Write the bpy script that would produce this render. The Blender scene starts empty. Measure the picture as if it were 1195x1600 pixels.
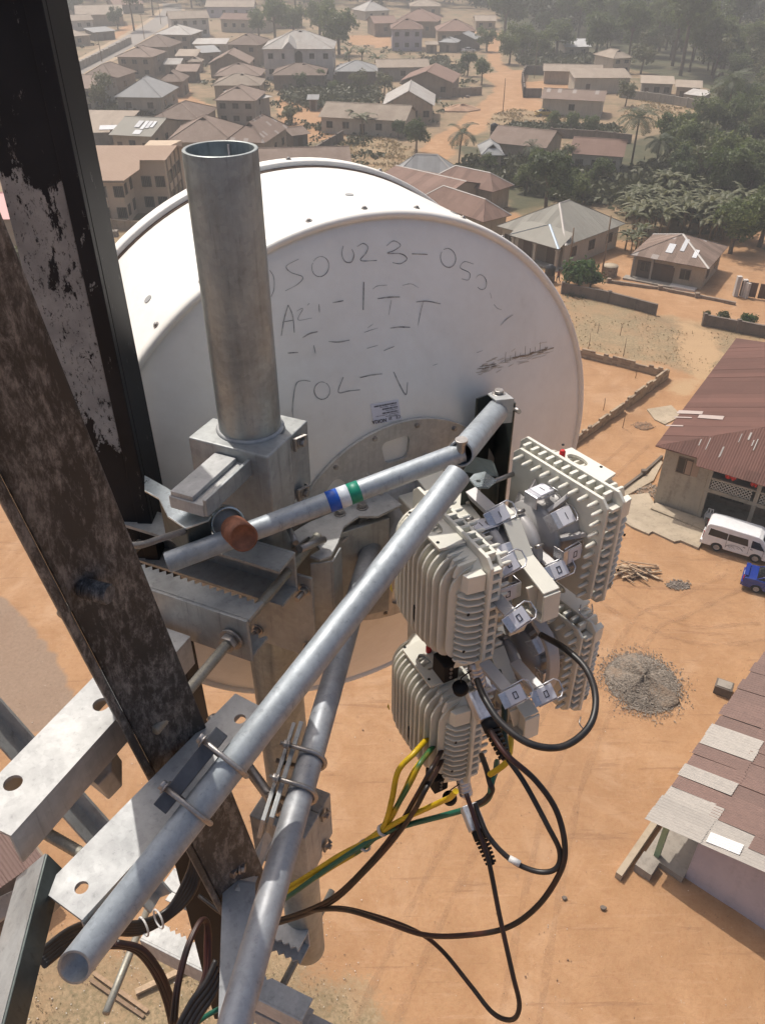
import bpy, bmesh, math, random
import numpy as np
from mathutils import Vector, Matrix
random.seed(7)
rng = np.random.default_rng(7)
R = math.radians
S = bpy.context.scene
COL = S.collection
# ------------------------------------------------------------------ camera, sky, sun, exposure
CAMZ = 36.0
PITCH = 36.0
cam_d = bpy.data.cameras.new('camera')
cam_d.sensor_fit = 'VERTICAL'
cam_d.sensor_height = 24.0
cam_d.lens = 24.0*1280/1600
cam_d.clip_start = 0.05
cam_d.clip_end = 6000
cam_o = bpy.data.objects.new('camera', cam_d)
COL.objects.link(cam_o)
cam_o.location = (0, 0, CAMZ)
cam_o.rotation_euler = (R(90-PITCH), 0, 0)
S.camera = cam_o
SUN_AZ, SUN_EL = -32.0, 60.0          # degrees from straight ahead (left negative), height
sd = Vector((math.sin(R(SUN_AZ))*math.cos(R(SUN_EL)), math.cos(R(SUN_AZ))*math.cos(R(SUN_EL)), math.sin(R(SUN_EL))))
W = bpy.data.worlds.new('World')
S.world = W
W.use_nodes = True
wn = W.node_tree.nodes
wl = W.node_tree.links
bg = wn.get('Background') or wn.new('ShaderNodeBackground')
sky = wn.new('ShaderNodeTexSky')
sky.sky_type = 'NISHITA'
sky.sun_disc = False
sky.sun_elevation = R(SUN_EL)
sky.sun_rotation = R(SUN_AZ)
sky.air_density = 0.8
sky.dust_density = 6.0
sky.ozone_density = 0.4
wl.new(sky.outputs[0], bg.inputs[0])
bg.inputs[1].default_value = 0.145
sun_d = bpy.data.lights.new('sun', 'SUN')
sun_d.energy = 3.7
sun_d.angle = R(0.6)
sun_d.color = (1.0, 0.955, 0.885)
sun_o = bpy.data.objects.new('sun', sun_d)
COL.objects.link(sun_o)
sun_o.location = (0, 0, 80)
sun_o.rotation_euler = sd.to_track_quat('Z', 'Y').to_euler()
S.view_settings.view_transform = 'Standard'
S.view_settings.look = 'None'
S.view_settings.exposure = -0.10
S.view_settings.gamma = 1.0
S.render.engine = 'CYCLES'
S.cycles.max_bounces = 6
S.cycles.diffuse_bounces = 3
S.cycles.glossy_bounces = 3
S.cycles.transparent_max_bounces = 8
S.cycles.use_denoising = True
# ------------------------------------------------------------------ photo pixel -> place helpers
_F = Vector((0, math.cos(R(PITCH)), -math.sin(R(PITCH))))
_U = Vector((0, math.sin(R(PITCH)), math.cos(R(PITCH))))
CAMP = Vector((0, 0, CAMZ))
def ray(px, py): return Vector(((px-597.5)/1280, 0, 0)) + _F - _U*((py-800)/1280)
def T(px, py, d): return CAMP + ray(px, py)*d
def G(px, py, z=0.0):
    r = ray(px, py)
    return CAMP + r*((z-CAMZ)/r.z)
def ZC(px, py, z): return G(px, py, CAMZ+z)      # on the level plane z metres from the camera
# ------------------------------------------------------------------ object helpers
ORG = {}
def link(o): COL.objects.link(o); return o
def tag(o, label=None, cat=None, group=None, kind=None):
    if label: o['label'] = label
    if cat: o['category'] = cat
    if group: o['group'] = group
    if kind: o['kind'] = kind
    return o
def thing(name, loc, label, cat, group=None, rz=0.0):
    o = bpy.data.objects.new(name, None)
    o.empty_display_size = 0.1
    link(o)
    o.location = loc
    o.rotation_euler = (0, 0, rz)
    ORG[o.name] = Vector(loc)
    return tag(o, label, cat, group)
def mesh_obj(name, me, mat=None, parent=None, loc=None):
    o = bpy.data.objects.new(name, me)
    link(o)
    if mat is not None:
        me.materials.clear()
        me.materials.append(mat)
    if parent: o.parent = parent
    if loc is not None: o.location = loc
    return o
class MB:
    """collects vertices and faces of one mesh"""
    def __init__(s): s.v = []; s.f = []; s.sm = []
    def add(s, vs, fs, smooth=False):
        n = len(s.v)
        s.v.extend([tuple(p) for p in vs])
        for q in fs:
            s.f.append(tuple(i+n for i in q)); s.sm.append(smooth)
        return s
    def box(s, c, size, mx=None):
        c = Vector(c); x, y, z = size[0]/2, size[1]/2, size[2]/2
        vs = [Vector((i*x, j*y, k*z)) for i in(-1, 1) for j in(-1, 1) for k in(-1, 1)]
        if mx is not None: vs = [mx @ p for p in vs]
        return s.add([c+p for p in vs], [(0,1,3,2),(4,6,7,5),(0,4,5,1),(2,3,7,6),(0,2,6,4),(1,5,7,3)])
    def span(s, x0, x1, y0, y1, z0, z1):
        return s.box(((x0+x1)/2, (y0+y1)/2, (z0+z1)/2), (x1-x0, y1-y0, z1-z0))
    def prism(s, poly, d, o=None, smooth=False):
        """poly: list of 3-D points (flat), extruded by the vector d"""
        d = Vector(d); n = len(poly); a = [Vector(p) for p in poly]
        fs = [tuple(reversed(range(n))), tuple(range(n, 2*n))] + [(i, (i+1) % n, n+(i+1) % n, n+i) for i in range(n)]
        return s.add(a+[p+d for p in a], fs, smooth)
    def profile(s, prof, p, q, up, flip=False):
        """2-D profile (list of x,y) swept straight from p to q; y along up"""
        p, q = Vector(p), Vector(q); w = (q-p).normalized(); up = Vector(up)
        x = w.cross(up).normalized(); y = x.cross(w).normalized()
        if flip: x = -x
        return s.prism([p+x*a+y*b for a, b in prof], q-p)
    def tube(s, pts, r, n=16, caps=True, r2=None, closed=False):
        pts = [Vector(p) for p in pts]; m = len(pts); rings = []
        t = (pts[1]-pts[0]).normalized()
        x = t.cross(Vector((0, 0, 1)) if abs(t.z) < .9 else Vector((1, 0, 0))).normalized()
        for i, p in enumerate(pts):
            a = pts[max(i-1, 0)]; b = pts[min(i+1, m-1)]
            t = (b-a).normalized(); x = (x-t*x.dot(t)).normalized(); y = t.cross(x)
            rr = r if r2 is None else r+(r2-r)*i/(m-1)
            if isinstance(r, (list, tuple)): rr = r[i]
            rings += [p+(x*math.cos(2*math.pi*k/n)+y*math.sin(2*math.pi*k/n))*rr for k in range(n)]
        fs = [(i*n+k, i*n+(k+1) % n, (i+1)*n+(k+1) % n, (i+1)*n+k) for i in range(m-1) for k in range(n)]
        s.add(rings, fs, True)
        if caps:
            b = len(s.v)-m*n
            s.f += [tuple(b+k for k in reversed(range(n))), tuple(b+(m-1)*n+k for k in range(n))]; s.sm += [False, False]
        return s
    def pipe(s, p, q, r, wall, n=40, cut=None):
        """hollow straight pipe with open ends"""
        p, q = Vector(p), Vector(q); t = (q-p).normalized()
        x = t.cross(Vector((0, 0, 1)) if abs(t.z) < .9 else Vector((1, 0, 0))).normalized(); y = t.cross(x)
        def ring(c, rr): return [c+(x*math.cos(2*math.pi*k/n)+y*math.sin(2*math.pi*k/n))*rr for k in range(n)]
        L = [ring(p, r), ring(q, r), ring(q, r-wall), ring(p, r-wall)]
        if cut is not None:
            cn = Vector(cut)
            for j_ in (0, 3): L[j_] = [v-t*((v-p).dot(cn)/t.dot(cn)) for v in L[j_]]
        vs = sum(L, []); 
        for j in range(4):
            fs = [(j*n+k, j*n+(k+1) % n, ((j+1) % 4)*n+(k+1) % n, ((j+1) % 4)*n+k) for k in range(n)]
            b = len(s.v) if j == 0 else b
            if j == 0: s.v.extend([tuple(v) for v in vs])
            for q_ in fs: s.f.append(tuple(i+b for i in q_)); s.sm.append(j in (0, 2))
        return s
    def lathe(s, prof, c, axis, n=64, x0=None, closed=False):
        """prof: (radius, distance along axis)"""
        c, ax = Vector(c), Vector(axis).normalized()
        x = (Vector(x0) if x0 else ax.cross(Vector((0, 0, 1)) if abs(ax.z) < .9 else Vector((1, 0, 0)))).normalized(); y = ax.cross(x)
        vs = []; m = len(prof)
        for r, d in prof:
            vs += [c+ax*d+(x*math.cos(2*math.pi*k/n)+y*math.sin(2*math.pi*k/n))*r for k in range(n)]
        fs = [(i*n+k, i*n+(k+1) % n, (i+1)*n+(k+1) % n, (i+1)*n+k) for i in range(m-1) for k in range(n)]
        return s.add(vs, fs, True)
    def cyl(s, p, q, r, n=16, r2=None): return s.tube([p, q], r, n, True, r2)
    def hexbolt(s, c, axis, r, h, washer=True):
        c, a = Vector(c), Vector(axis).normalized()
        if washer: s.cyl(c, c+a*h*.25, r*1.35, 16)
        s.cyl(c+a*h*.25, c+a*h, r, 6)
        return s
    def build(s, name, mat, parent=None, bevel=0.0, loc=None, smooth_angle=None):
        """vertices are world positions; they are stored relative to the parent's base"""
        o0 = ORG.get(parent.name, Vector()) if parent else (Vector(loc) if loc is not None else Vector())
        me = bpy.data.meshes.new(name)
        me.from_pydata([(p[0]-o0.x, p[1]-o0.y, p[2]-o0.z) for p in s.v], [], s.f)
        me.polygons.foreach_set('use_smooth', s.sm)
        bm = bmesh.new(); bm.from_mesh(me); bmesh.ops.recalc_face_normals(bm, faces=bm.faces); bm.to_mesh(me); bm.free()
        me.update()
        o = mesh_obj(name, me, mat, parent)
        if not parent and loc is not None: o.location = o0
        ORG[o.name] = o0
        if bevel:
            b = o.modifiers.new('bevel', 'BEVEL'); b.width = bevel; b.segments = 2; b.limit_method = 'ANGLE'; b.angle_limit = R(35)
        return o
    def local(s, name, mat, parent=None):
        """vertices already local"""
        me = s.mesh(name)
        return mesh_obj(name, me, mat, parent)
    def mesh(s, name):
        me = bpy.data.meshes.new(name)
        me.from_pydata(s.v, [], s.f)
        me.polygons.foreach_set('use_smooth', s.sm)
        bm = bmesh.new(); bm.from_mesh(me); bmesh.ops.recalc_face_normals(bm, faces=bm.faces); bm.to_mesh(me); bm.free()
        return me
def plate(outline, holes, thick, mx, s=None):
    """flat plate with holes: 2-D outline/holes (x,y lists), thickness centred, placed by the matrix mx; returns MB"""
    cu = bpy.data.curves.new('tmp', 'CURVE'); cu.dimensions = '2D'; cu.fill_mode = 'BOTH'; cu.extrude = thick/2
    for loop in [outline]+holes:
        sp = cu.splines.new('POLY'); sp.points.add(len(loop)-1); sp.use_cyclic_u = True
        for i, (x, y) in enumerate(loop): sp.points[i].co = (x, y, 0, 1)
    o = bpy.data.objects.new('tmp', cu); me = o.to_mesh()
    s = s or MB()
    s.add([mx @ v.co for v in me.vertices], [tuple(p.vertices) for p in me.polygons])
    o.to_mesh_clear(); bpy.data.objects.remove(o); bpy.data.curves.remove(cu)
    return s
def circ(x, y, r, n=20): return [(x+r*math.cos(2*math.pi*k/n), y+r*math.sin(2*math.pi*k/n)) for k in range(n)]
def frame(o, x, y, z): return Matrix(((x[0], y[0], z[0], o[0]), (x[1], y[1], z[1], o[1]), (x[2], y[2], z[2], o[2]), (0, 0, 0, 1)))
def smooth_path(pts, k=8):
    """Catmull-Rom through the points"""
    P = [Vector(p) for p in pts]; P = [P[0]*2-P[1]]+P+[P[-1]*2-P[-2]]; out = []
    for i in range(1, len(P)-2):
        a, b, c, d = P[i-1:i+3]
        for j in range(k):
            t = j/k
            out.append(0.5*((2*b)+(c-a)*t+(2*a-5*b+4*c-d)*t*t+(3*b-a-3*c+d)*t**3))
    return out+[P[-2]]
def copy_tree(o, parent=None):
    c = o.copy(); link(c); c.parent = parent
    for ch in o.children: copy_tree(ch, c)
    return c
# ------------------------------------------------------------------ materials
MATS = {}
class N:
    """small node-graph writer"""
    def __init__(s, name):
        s.m = bpy.data.materials.new(name); s.m.use_nodes = True; s.t = s.m.node_tree
        s.b = s.t.nodes['Principled BSDF']; s.out = s.t.nodes['Material Output']
        s.tc = None
    def n(s, typ, **kw):
        x = s.t.nodes.new(typ)
        for k, v in kw.items():
            if k.startswith('i_'): x.inputs[k[2:].replace('_', ' ')].default_value = v
            else: setattr(x, k, v)
        return x
    def l(s, a, b): s.t.links.new(a, b)
    def co(s, kind='Object'):
        if not s.tc: s.tc = s.n('ShaderNodeTexCoord')
        return s.tc.outputs[kind]
    def mapped(s, scale, kind='Object', rot=(0, 0, 0)):
        m = s.n('ShaderNodeMapping'); m.inputs['Scale'].default_value = scale; m.inputs['Rotation'].default_value = rot
        s.l(s.co(kind), m.inputs['Vector']); return m.outputs[0]
    def noise(s, scale, detail=4, rough=.6, vec=None, dist=0):
        x = s.n('ShaderNodeTexNoise'); x.inputs['Scale'].default_value = scale; x.inputs['Detail'].default_value = detail
        x.inputs['Roughness'].default_value = rough; x.inputs['Distortion'].default_value = dist
        s.l(vec or s.co(), x.inputs['Vector']); return x.outputs['Fac']
    def ramp(s, fac, stops, interp='LINEAR'):
        x = s.n('ShaderNodeValToRGB'); cr = x.color_ramp; cr.interpolation = interp
        while len(cr.elements) < len(stops): cr.elements.new(.5)
        for e, (p, c) in zip(cr.elements, stops):
            e.position = p; e.color = (c, c, c, 1) if isinstance(c, (int, float)) else (*c, 1)
        s.l(fac, x.inputs[0]); return x.outputs[0]
    def mix(s, fac, a, b, mode='MIX'):
        x = s.n('ShaderNodeMix', data_type='RGBA', blend_type=mode)
        for sock, v in ((x.inputs[0], fac), (x.inputs[6], a), (x.inputs[7], b)):
            if isinstance(v, bpy.types.NodeSocket): s.l(v, sock)
            elif isinstance(v, (int, float)): sock.default_value = v if sock.type == 'VALUE' else (v, v, v, 1)
            else: sock.default_value = (*v, 1)
        return x.outputs[2]
    def math(s, op, a, b=None, clamp=False):
        x = s.n('ShaderNodeMath', operation=op, use_clamp=clamp)
        for i, v in enumerate((a, b)):
            if v is None: continue
            if isinstance(v, bpy.types.NodeSocket): s.l(v, x.inputs[i])
            else: x.inputs[i].default_value = v
        return x.outputs[0]
    def attr(s, name):
        x = s.n('ShaderNodeAttribute', attribute_name=name); return x
    def rnd(s):
        return s.n('ShaderNodeObjectInfo').outputs['Random']
    def bump(s, h, strength=.3, dist=.01):
        x = s.n('ShaderNodeBump'); x.inputs['Strength'].default_value = strength; x.inputs['Distance'].default_value = dist
        s.l(h, x.inputs['Height']); s.l(x.outputs[0], s.b.inputs['Normal'])
    def set(s, col=None, rough=None, metal=None, **kw):
        for k, v in (('Base Color', col), ('Roughness', rough), ('Metallic', metal)):
            if v is None: continue
            if isinstance(v, bpy.types.NodeSocket): s.l(v, s.b.inputs[k])
            elif k == 'Base Color': s.b.inputs[k].default_value = (*v, 1)
            else: s.b.inputs[k].default_value = v
        return s.m
def galv(name, base, scale=1.0, rough=.42, stain=.35, metal=.75, warm=0.0):
    m = N(name)
    v = m.n('ShaderNodeTexVoronoi'); v.inputs['Scale'].default_value = 95*scale; m.l(m.co(), v.inputs['Vector'])
    sp = m.ramp(v.outputs['Color'], [(0, .90), (1, 1.08)])
    n1 = m.noise(7*scale, 6, .65, dist=.6)
    st = m.ramp(n1, [(.30, 1-stain*.6), (.55, 1.0), (.8, 1.05)])
    n2 = m.noise(1, 7, .75, vec=m.mapped((70*scale, 70*scale, 4*scale)))
    streak = m.ramp(n2, [(.34, .72), (.42, .96), (.62, 1.06)])
    c = m.mix(1.0, base, sp, 'MULTIPLY'); c = m.mix(1.0, c, st, 'MULTIPLY'); c = m.mix(1.0, c, streak, 'MULTIPLY')
    if warm: 
        n3 = m.noise(4*scale, 4, .6); c = m.mix(m.ramp(n3, [(.45, 0.0), (.75, warm)]), c, (.28, .22, .15))
    rr = m.ramp(m.noise(12*scale, 5, .6), [(.3, rough-.1), (.7, rough+.15)])
    m.bump(m.noise(90*scale, 4, .6), .12, .002)
    return m.set(c, rr, metal)
def plain(name, col, rough=.5, metal=0.0, var=.12, scale=20, bump=.0):
    m = N(name)
    k = m.ramp(m.noise(scale, 5, .6), [(.3, 1-var), (.7, 1+var)])
    if bump: m.bump(m.noise(scale*4, 4, .6), bump, .004)
    return m.set(m.mix(1.0, col, k, 'MULTIPLY'), rough, metal)
# ================================================================== ground, roads, hills
def in_poly(px, py, poly):
    ins = np.zeros(px.shape, bool); n = len(poly)
    for i in range(n):
        x0, y0 = poly[i]; x1, y1 = poly[(i+1) % n]
        cnd = ((y0 > py) != (y1 > py)) & (px < (x1-x0)*(py-y0)/(y1-y0+1e-12)+x0)
        ins ^= cnd
    return ins
def poly_dist(px, py, poly, closed=True):
    d = np.full(px.shape, 1e9); n = len(poly)
    for i in range(n if closed else n-1):
        x0, y0 = poly[i]; x1, y1 = poly[(i+1) % n]; dx, dy = x1-x0, y1-y0
        t = np.clip(((px-x0)*dx+(py-y0)*dy)/(dx*dx+dy*dy+1e-9), 0, 1)
        d = np.minimum(d, np.hypot(px-x0-t*dx, py-y0-t*dy))
    return d
def gpoly(pts): return [tuple(G(x, y).xy) for x, y in pts]
def terrain(x, y):
    """flat town, wooded hills rising behind and to the right"""
    x = np.asarray(x, float); y = np.asarray(y, float)
    a = np.clip((y-480)/320, 0, 1); a = a*a*(3-2*a)*34
    b = np.clip((y-300)/380, 0, 1)*np.clip((x-70)/120, 0, 1); b = b*b*(3-2*b)*30
    return np.maximum(a, b)+(a+b > 0)*np.minimum(a+b, 8)/8*(3*np.sin(x*.021+1)+2.5*np.sin(y*.027+x*.011))
def terr(x, y): return float(terrain(x, y))
# non-uniform grid: 1 m near the tower, coarser far off
gx = np.concatenate([np.linspace(-900, -160, 26)[:-1], np.linspace(-160, -60, 60)[:-1], np.linspace(-60, 75, 136)[:-1], np.linspace(75, 230, 90)[:-1], np.linspace(230, 1000, 28)])
gy = np.concatenate([np.linspace(-300, -12, 16)[:-1], np.linspace(-12, 130, 150)[:-1], np.linspace(130, 300, 120)[:-1], np.linspace(300, 560, 110)[:-1], np.linspace(560, 1800, 50)])
XX, YY = np.meshgrid(gx, gy); zg = terrain(XX, YY)
bumpy = .05*np.sin(XX*1.3+np.sin(YY*.7)*2)*np.cos(YY*1.1)*(YY < 150)
zg = zg+bumpy-.05
nX, nY = len(gx), len(gy)
vs = np.stack([XX.ravel(), YY.ravel(), zg.ravel()], 1)
idx = np.arange(nX*nY).reshape(nY, nX)
fs = np.stack([idx[:-1, :-1].ravel(), idx[:-1, 1:].ravel(), idx[1:, 1:].ravel(), idx[1:, :-1].ravel()], 1)
me = bpy.data.meshes.new('ground'); me.from_pydata(vs.tolist(), [], fs.tolist())
me.polygons.foreach_set('use_smooth', [True]*len(fs))
def mask(polys, soft, lines=()):
    m_ = np.zeros(XX.shape)
    for p in polys:
        P_ = gpoly(p); d = poly_dist(XX, YY, P_); ins = in_poly(XX, YY, P_)
        m_ = np.maximum(m_, np.clip(.5+np.where(ins, d, -d)/soft, 0, 1))
    for p, w in lines:
        P_ = gpoly(p); d = poly_dist(XX, YY, P_, False)
        m_ = np.maximum(m_, np.clip(.5+(w-d)/soft, 0, 1))
    return m_
near_soil = np.clip((97-YY+.28*XX)/9, 0, 1)
soil = np.maximum(near_soil, mask([
    [(238, 128), (290, 118), (300, 150), (335, 168), (330, 185), (290, 170), (255, 162)],
    [(430, 150), (470, 150), (500, 165), (560, 190), (540, 212), (470, 225), (440, 205)],
    [(350, 195), (420, 195), (440, 215), (360, 215)], [(800, 140), (845, 140), (842, 180), (790, 190), (770, 175)],
    [(820, 128), (895, 122), (895, 138), (820, 140)], [(740, 50), (790, 52), (785, 66), (742, 66)], [(585, 60), (610, 55), (612, 72), (585, 75)],
    [(770, 340), (800, 330), (830, 345), (800, 365)], [(820, 150), (850, 160), (840, 182), (800, 185)], [(545, 55), (600, 55), (600, 70), (545, 70)], [(870, 380), (1195, 360), (1195, 430), (870, 440)]], 5,
    [([(770, 62), (772, 95), (795, 118), (802, 130)], 2.2), ([(806, 112), (800, 135), (778, 158), (752, 180), (733, 200), (705, 214), (680, 240), (640, 262)], 3.6), ([(780, 118), (802, 132), (800, 140)], 5), ([(890, 440), (1000, 452), (1195, 490), (1300, 512)], 5.2), ([(180, 60), (205, 40)], 3)]))
grass = mask([
    [(878, 462), (960, 470), (1025, 492), (1075, 500), (1195, 520), (1195, 548), (1120, 600), (1045, 572), (900, 542)],
    [(770, 178), (800, 170), (880, 178), (900, 196), (840, 202), (760, 196)], [(1000, 152), (1090, 168), (1080, 196), (1010, 202), (960, 190)],
    [(530, 222), (600, 214), (665, 240), (640, 268), (560, 275)], [(0, 415), (60, 410), (75, 520), (0, 530)], [(150, 355), (215, 350), (190, 400), (150, 400)],
    [(660, 85), (700, 85), (735, 110), (680, 118)], [(430, 1480), (560, 1540), (640, 1640), (0, 1700), (0, 1480), (200, 1480)]], 6)
wood = np.maximum(mask([[(770, -20), (1300, -40), (1300, 340), (1150, 365), (960, 320), (900, 290), (930, 240), (1000, 215), (1100, 195), (1110, 140), (1000, 110), (880, 90), (790, 70)], [(700, 225), (880, 240), (960, 260), (960, 300), (800, 330), (780, 280)]], 9), np.clip((terrain(XX, YY)-3)/5, 0, 1))
sand = mask([[(1060, 505), (1110, 515), (1130, 560), (1090, 590), (1060, 560)]], 5, [([(1075, 500), (1080, 530), (1110, 575), (1060, 610)], .8), ([(1090, 505), (1100, 545), (1120, 600)], .6)])
paved = mask([[(-40, 900), (20, 945), (85, 1020), (130, 1120), (40, 1150), (-60, 1090)]], 1.2)
for nm, arr in (('soil', soil), ('grass', grass), ('wood', wood), ('sand', sand), ('paved', paved)):
    at_ = me.attributes.new(nm, 'FLOAT', 'POINT'); at_.data.foreach_set('value', arr.ravel().astype(np.float32))
m = N('laterite_ground')
n_big = m.noise(.06, 5, .6); n_mid = m.noise(.45, 6, .65, dist=.4); n_fine = m.noise(5, 7, .7); n_vf = m.noise(22, 5, .7)
soilc = m.mix(m.ramp(n_mid, [(.3, 0), (.7, 1)]), (.345, .186, .084), (.445, .258, .130))
soilc = m.mix(m.ramp(n_fine, [(.45, 0), (.75, .6)]), soilc, (.31, .142, .065))
soilc = m.mix(m.ramp(m.noise(.22, 6, .7, dist=1.0), [(.52, 0), (.66, .75)]), soilc, (.47, .29, .165))
soilc = m.mix(m.ramp(m.noise(.9, 7, .75), [(.62, 0), (.70, .55)]), soilc, (.22, .13, .078))
drag = m.noise(1, 6, .7, vec=m.mapped((.35, 3.2, 1), rot=(0, 0, .62)), dist=.8)
soilc = m.mix(m.ramp(drag, [(.56, 0), (.68, .35)]), soilc, (.50, .31, .185))
rut = m.noise(1, 5, .65, vec=m.mapped((.16, 1.9, 1), rot=(0, 0, -.45)), dist=.5)
soilc = m.mix(m.ramp(rut, [(.60, 0), (.66, .5), (.72, 0)]), soilc, (.23, .115, .058))
dry = m.mix(m.ramp(n_mid, [(.35, 0), (.65, 1)]), (.30, .215, .125), (.40, .29, .17))
tan = m.mix(m.ramp(n_mid, [(.3, 0), (.7, 1)]), (.20, .145, .085), (.33, .225, .13)); tan = m.mix(m.ramp(m.noise(.11, 5, .65), [(.48, 0), (.62, .8)]), tan, (.10, .095, .042))
gr = m.mix(m.ramp(n_fine, [(.38, 0), (.62, 1)]), (.19, .15, .08), dry)
gr = m.mix(m.ramp(m.noise(.3, 6, .7), [(.45, 0), (.62, .75)]), gr, (.34, .215, .115))
wd = m.mix(m.ramp(n_mid, [(.35, 0), (.65, 1)]), (.035, .045, .018), (.09, .085, .04))
def edge(name, w=.55): 
    a_ = m.attr(name).outputs['Fac']; k_ = m.math('ADD', a_, m.math('MULTIPLY', m.math('SUBTRACT', m.math('ADD', m.math('MULTIPLY', n_mid, .6), m.math('MULTIPLY', n_fine, .4)), .5), w*2.2)); return m.ramp(k_, [(.42, 0), (.58, 1)])
col = m.mix(edge('soil'), tan, soilc); col = m.mix(edge('grass'), col, gr); col = m.mix(edge('wood'), col, wd); col = m.mix(edge('sand'), col, (.43, .285, .155))
col = m.mix(edge('paved', .15), col, m.mix(m.ramp(n_fine, [(.3, 0), (.7, 1)]), (.24, .165, .11), (.31, .215, .15)))
speck = m.ramp(m.noise(9, 3, .5), [(.735, 0), (.76, 1)]); col = m.mix(m.math('MULTIPLY', speck, .7), col, (.55, .48, .40))
dspeck = m.ramp(m.noise(3.1, 5, .6), [(.70, 0), (.74, 1)]); col = m.mix(m.math('MULTIPLY', dspeck, .55), col, (.12, .07, .045))
grit = m.noise(38, 4, .7); col = m.mix(m.ramp(grit, [(.3, .35), (.5, 0)]), col, (.16, .085, .045)); col = m.mix(m.ramp(m.noise(.13, 4, .55, dist=1.2), [(.5, 0), (.7, .45)]), col, m.mix(.5, col, (.20, .11, .06)))
m.bump(m.math('ADD', n_fine, m.math('MULTIPLY', n_vf, .5)), .55, .06)
me.materials.append(m.set(col, .92))
gro = bpy.data.objects.new('ground', me); link(gro); tag(gro, 'orange laterite ground with dry grass patches below the tower', kind='structure')
# tarred road at upper left with verges
def strip(name, pts, w, z, mat, label, wob=.3):
    P_ = smooth_path([Vector((*G(x, y).xy, 0)) for x, y in pts], 8); mb = MB(); v_ = []
    for i, p in enumerate(P_):
        t = (P_[min(i+1, len(P_)-1)]-P_[max(i-1, 0)]).normalized(); s_ = Vector((t.y, -t.x, 0))
        a_ = w/2+random.uniform(-wob, wob); b_ = w/2+random.uniform(-wob, wob)
        v_ += [p+s_*a_+ZZ_*z, p-s_*b_+ZZ_*z]
    mb.add(v_, [(2*i, 2*i+1, 2*i+3, 2*i+2) for i in range(len(P_)-1)]); return tag(mb.build(name, mat), label, kind='structure')
ZZ_ = Vector((0, 0, 1))
M_verge = plain('road_verge_dust', (.40, .30, .20), .95, 0, .15, .6)
M_tar = plain('worn_tar', (.27, .24, .21), .9, 0, .12, .8)
road = [(60, 142), (112, 112), (160, 88), (205, 63), (245, 38), (268, 18), (268, 4), (262, -8)]
strip('road_verge', road, 13, .02, M_verge, 'dusty verge of the tarred road at upper left')
strip('road', road, 9, .05, M_tar, 'straight tarred road at upper left', .12)
# ------------------------------------------------------------------ vegetation prototypes
def leaf_mat(name, c0, c1, trans=.25):
    m = N(name); k = m.rnd(); n_ = m.noise(.35, 4, .6); n2 = m.noise(2.5, 3, .6)
    col = m.mix(m.math('ADD', m.math('MULTIPLY', n_, .7), m.math('MULTIPLY', k, .5), True), c0, c1)
    col = m.mix(m.ramp(n2, [(.35, 0), (.7, .6)]), col, tuple(x*.6 for x in c0))
    m.set(col, .55)
    if trans:
        tr = m.n('ShaderNodeBsdfTranslucent'); m.l(col, tr.inputs[0]); ad = m.n('ShaderNodeMixShader'); ad.inputs[0].default_value = trans
        m.l(m.b.outputs[0], ad.inputs[1]); m.l(tr.outputs[0], ad.inputs[2]); m.l(ad.outputs[0], m.out.inputs[0])
    return m.m
M_leaf = leaf_mat('broad_leaves', (.075, .118, .036), (.19, .215, .070), .5)
M_leaf_dark = leaf_mat('dark_leaves', (.050, .082, .028), (.115, .145, .050), .5)
M_leaf_pale = leaf_mat('pale_dry_leaves', (.12, .13, .06), (.20, .185, .085), .4)
M_banana = leaf_mat('banana_leaves', (.085, .105, .040), (.21, .195, .095), .4)
M_palm = leaf_mat('palm_leaves', (.055, .080, .034), (.12, .135, .065), .4)
M_shrub = leaf_mat('bright_shrub_leaves', (.045, .10, .028), (.10, .17, .045), .4)
M_bark = plain('bark', (.13, .095, .065), .9, 0, .3, 6, .4)
M_stem = plain('dry_banana_stem', (.20, .145, .085), .85, 0, .35, 8)
def quads_mesh(name, cen, ax, ay):
    n = len(cen); v = np.empty((n, 4, 3)); v[:, 0] = cen-ax-ay; v[:, 1] = cen+ax-ay*.4; v[:, 2] = cen+ax*.9+ay; v[:, 3] = cen-ax*.5+ay
    me = bpy.data.meshes.new(name); me.vertices.add(n*4); me.vertices.foreach_set('co', v.ravel())
    me.loops.add(n*4); me.loops.foreach_set('vertex_index', np.arange(n*4, dtype=np.int32)); me.polygons.add(n)
    me.polygons.foreach_set('loop_start', np.arange(0, n*4, 4, dtype=np.int32)); me.update(calc_edges=True); return me
def crown_points(n, lobes, g, size):
    """lobes: (x,y,z,r); returns centres and two axes of leaf quads"""
    L_ = np.array(lobes); w = L_[:, 3]**2; pick = g.choice(len(L_), n//14, p=w/w.sum())
    d = g.normal(size=(len(pick), 3)); d /= np.linalg.norm(d, axis=1)[:, None]; d[:, 2] = np.where(d[:, 2] < -.3, -d[:, 2]*.5, d[:, 2])
    cl = L_[pick, :3]+d*(L_[pick, 3]*g.uniform(.72, 1.08, len(pick)))[:, None]
    cen = np.repeat(cl, 14, 0)+g.normal(size=(len(cl)*14, 3))*size*1.15
    out = np.repeat(d, 14, 0)+g.normal(size=cen.shape)*.55; out /= np.linalg.norm(out, axis=1)[:, None]
    a = np.cross(out, g.normal(size=out.shape)); a /= np.linalg.norm(a, axis=1)[:, None]; b = np.cross(out, a)
    s_ = size*g.uniform(.55, 1.15, (len(cen), 1)); return cen, a*s_, b*s_*.62
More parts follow.
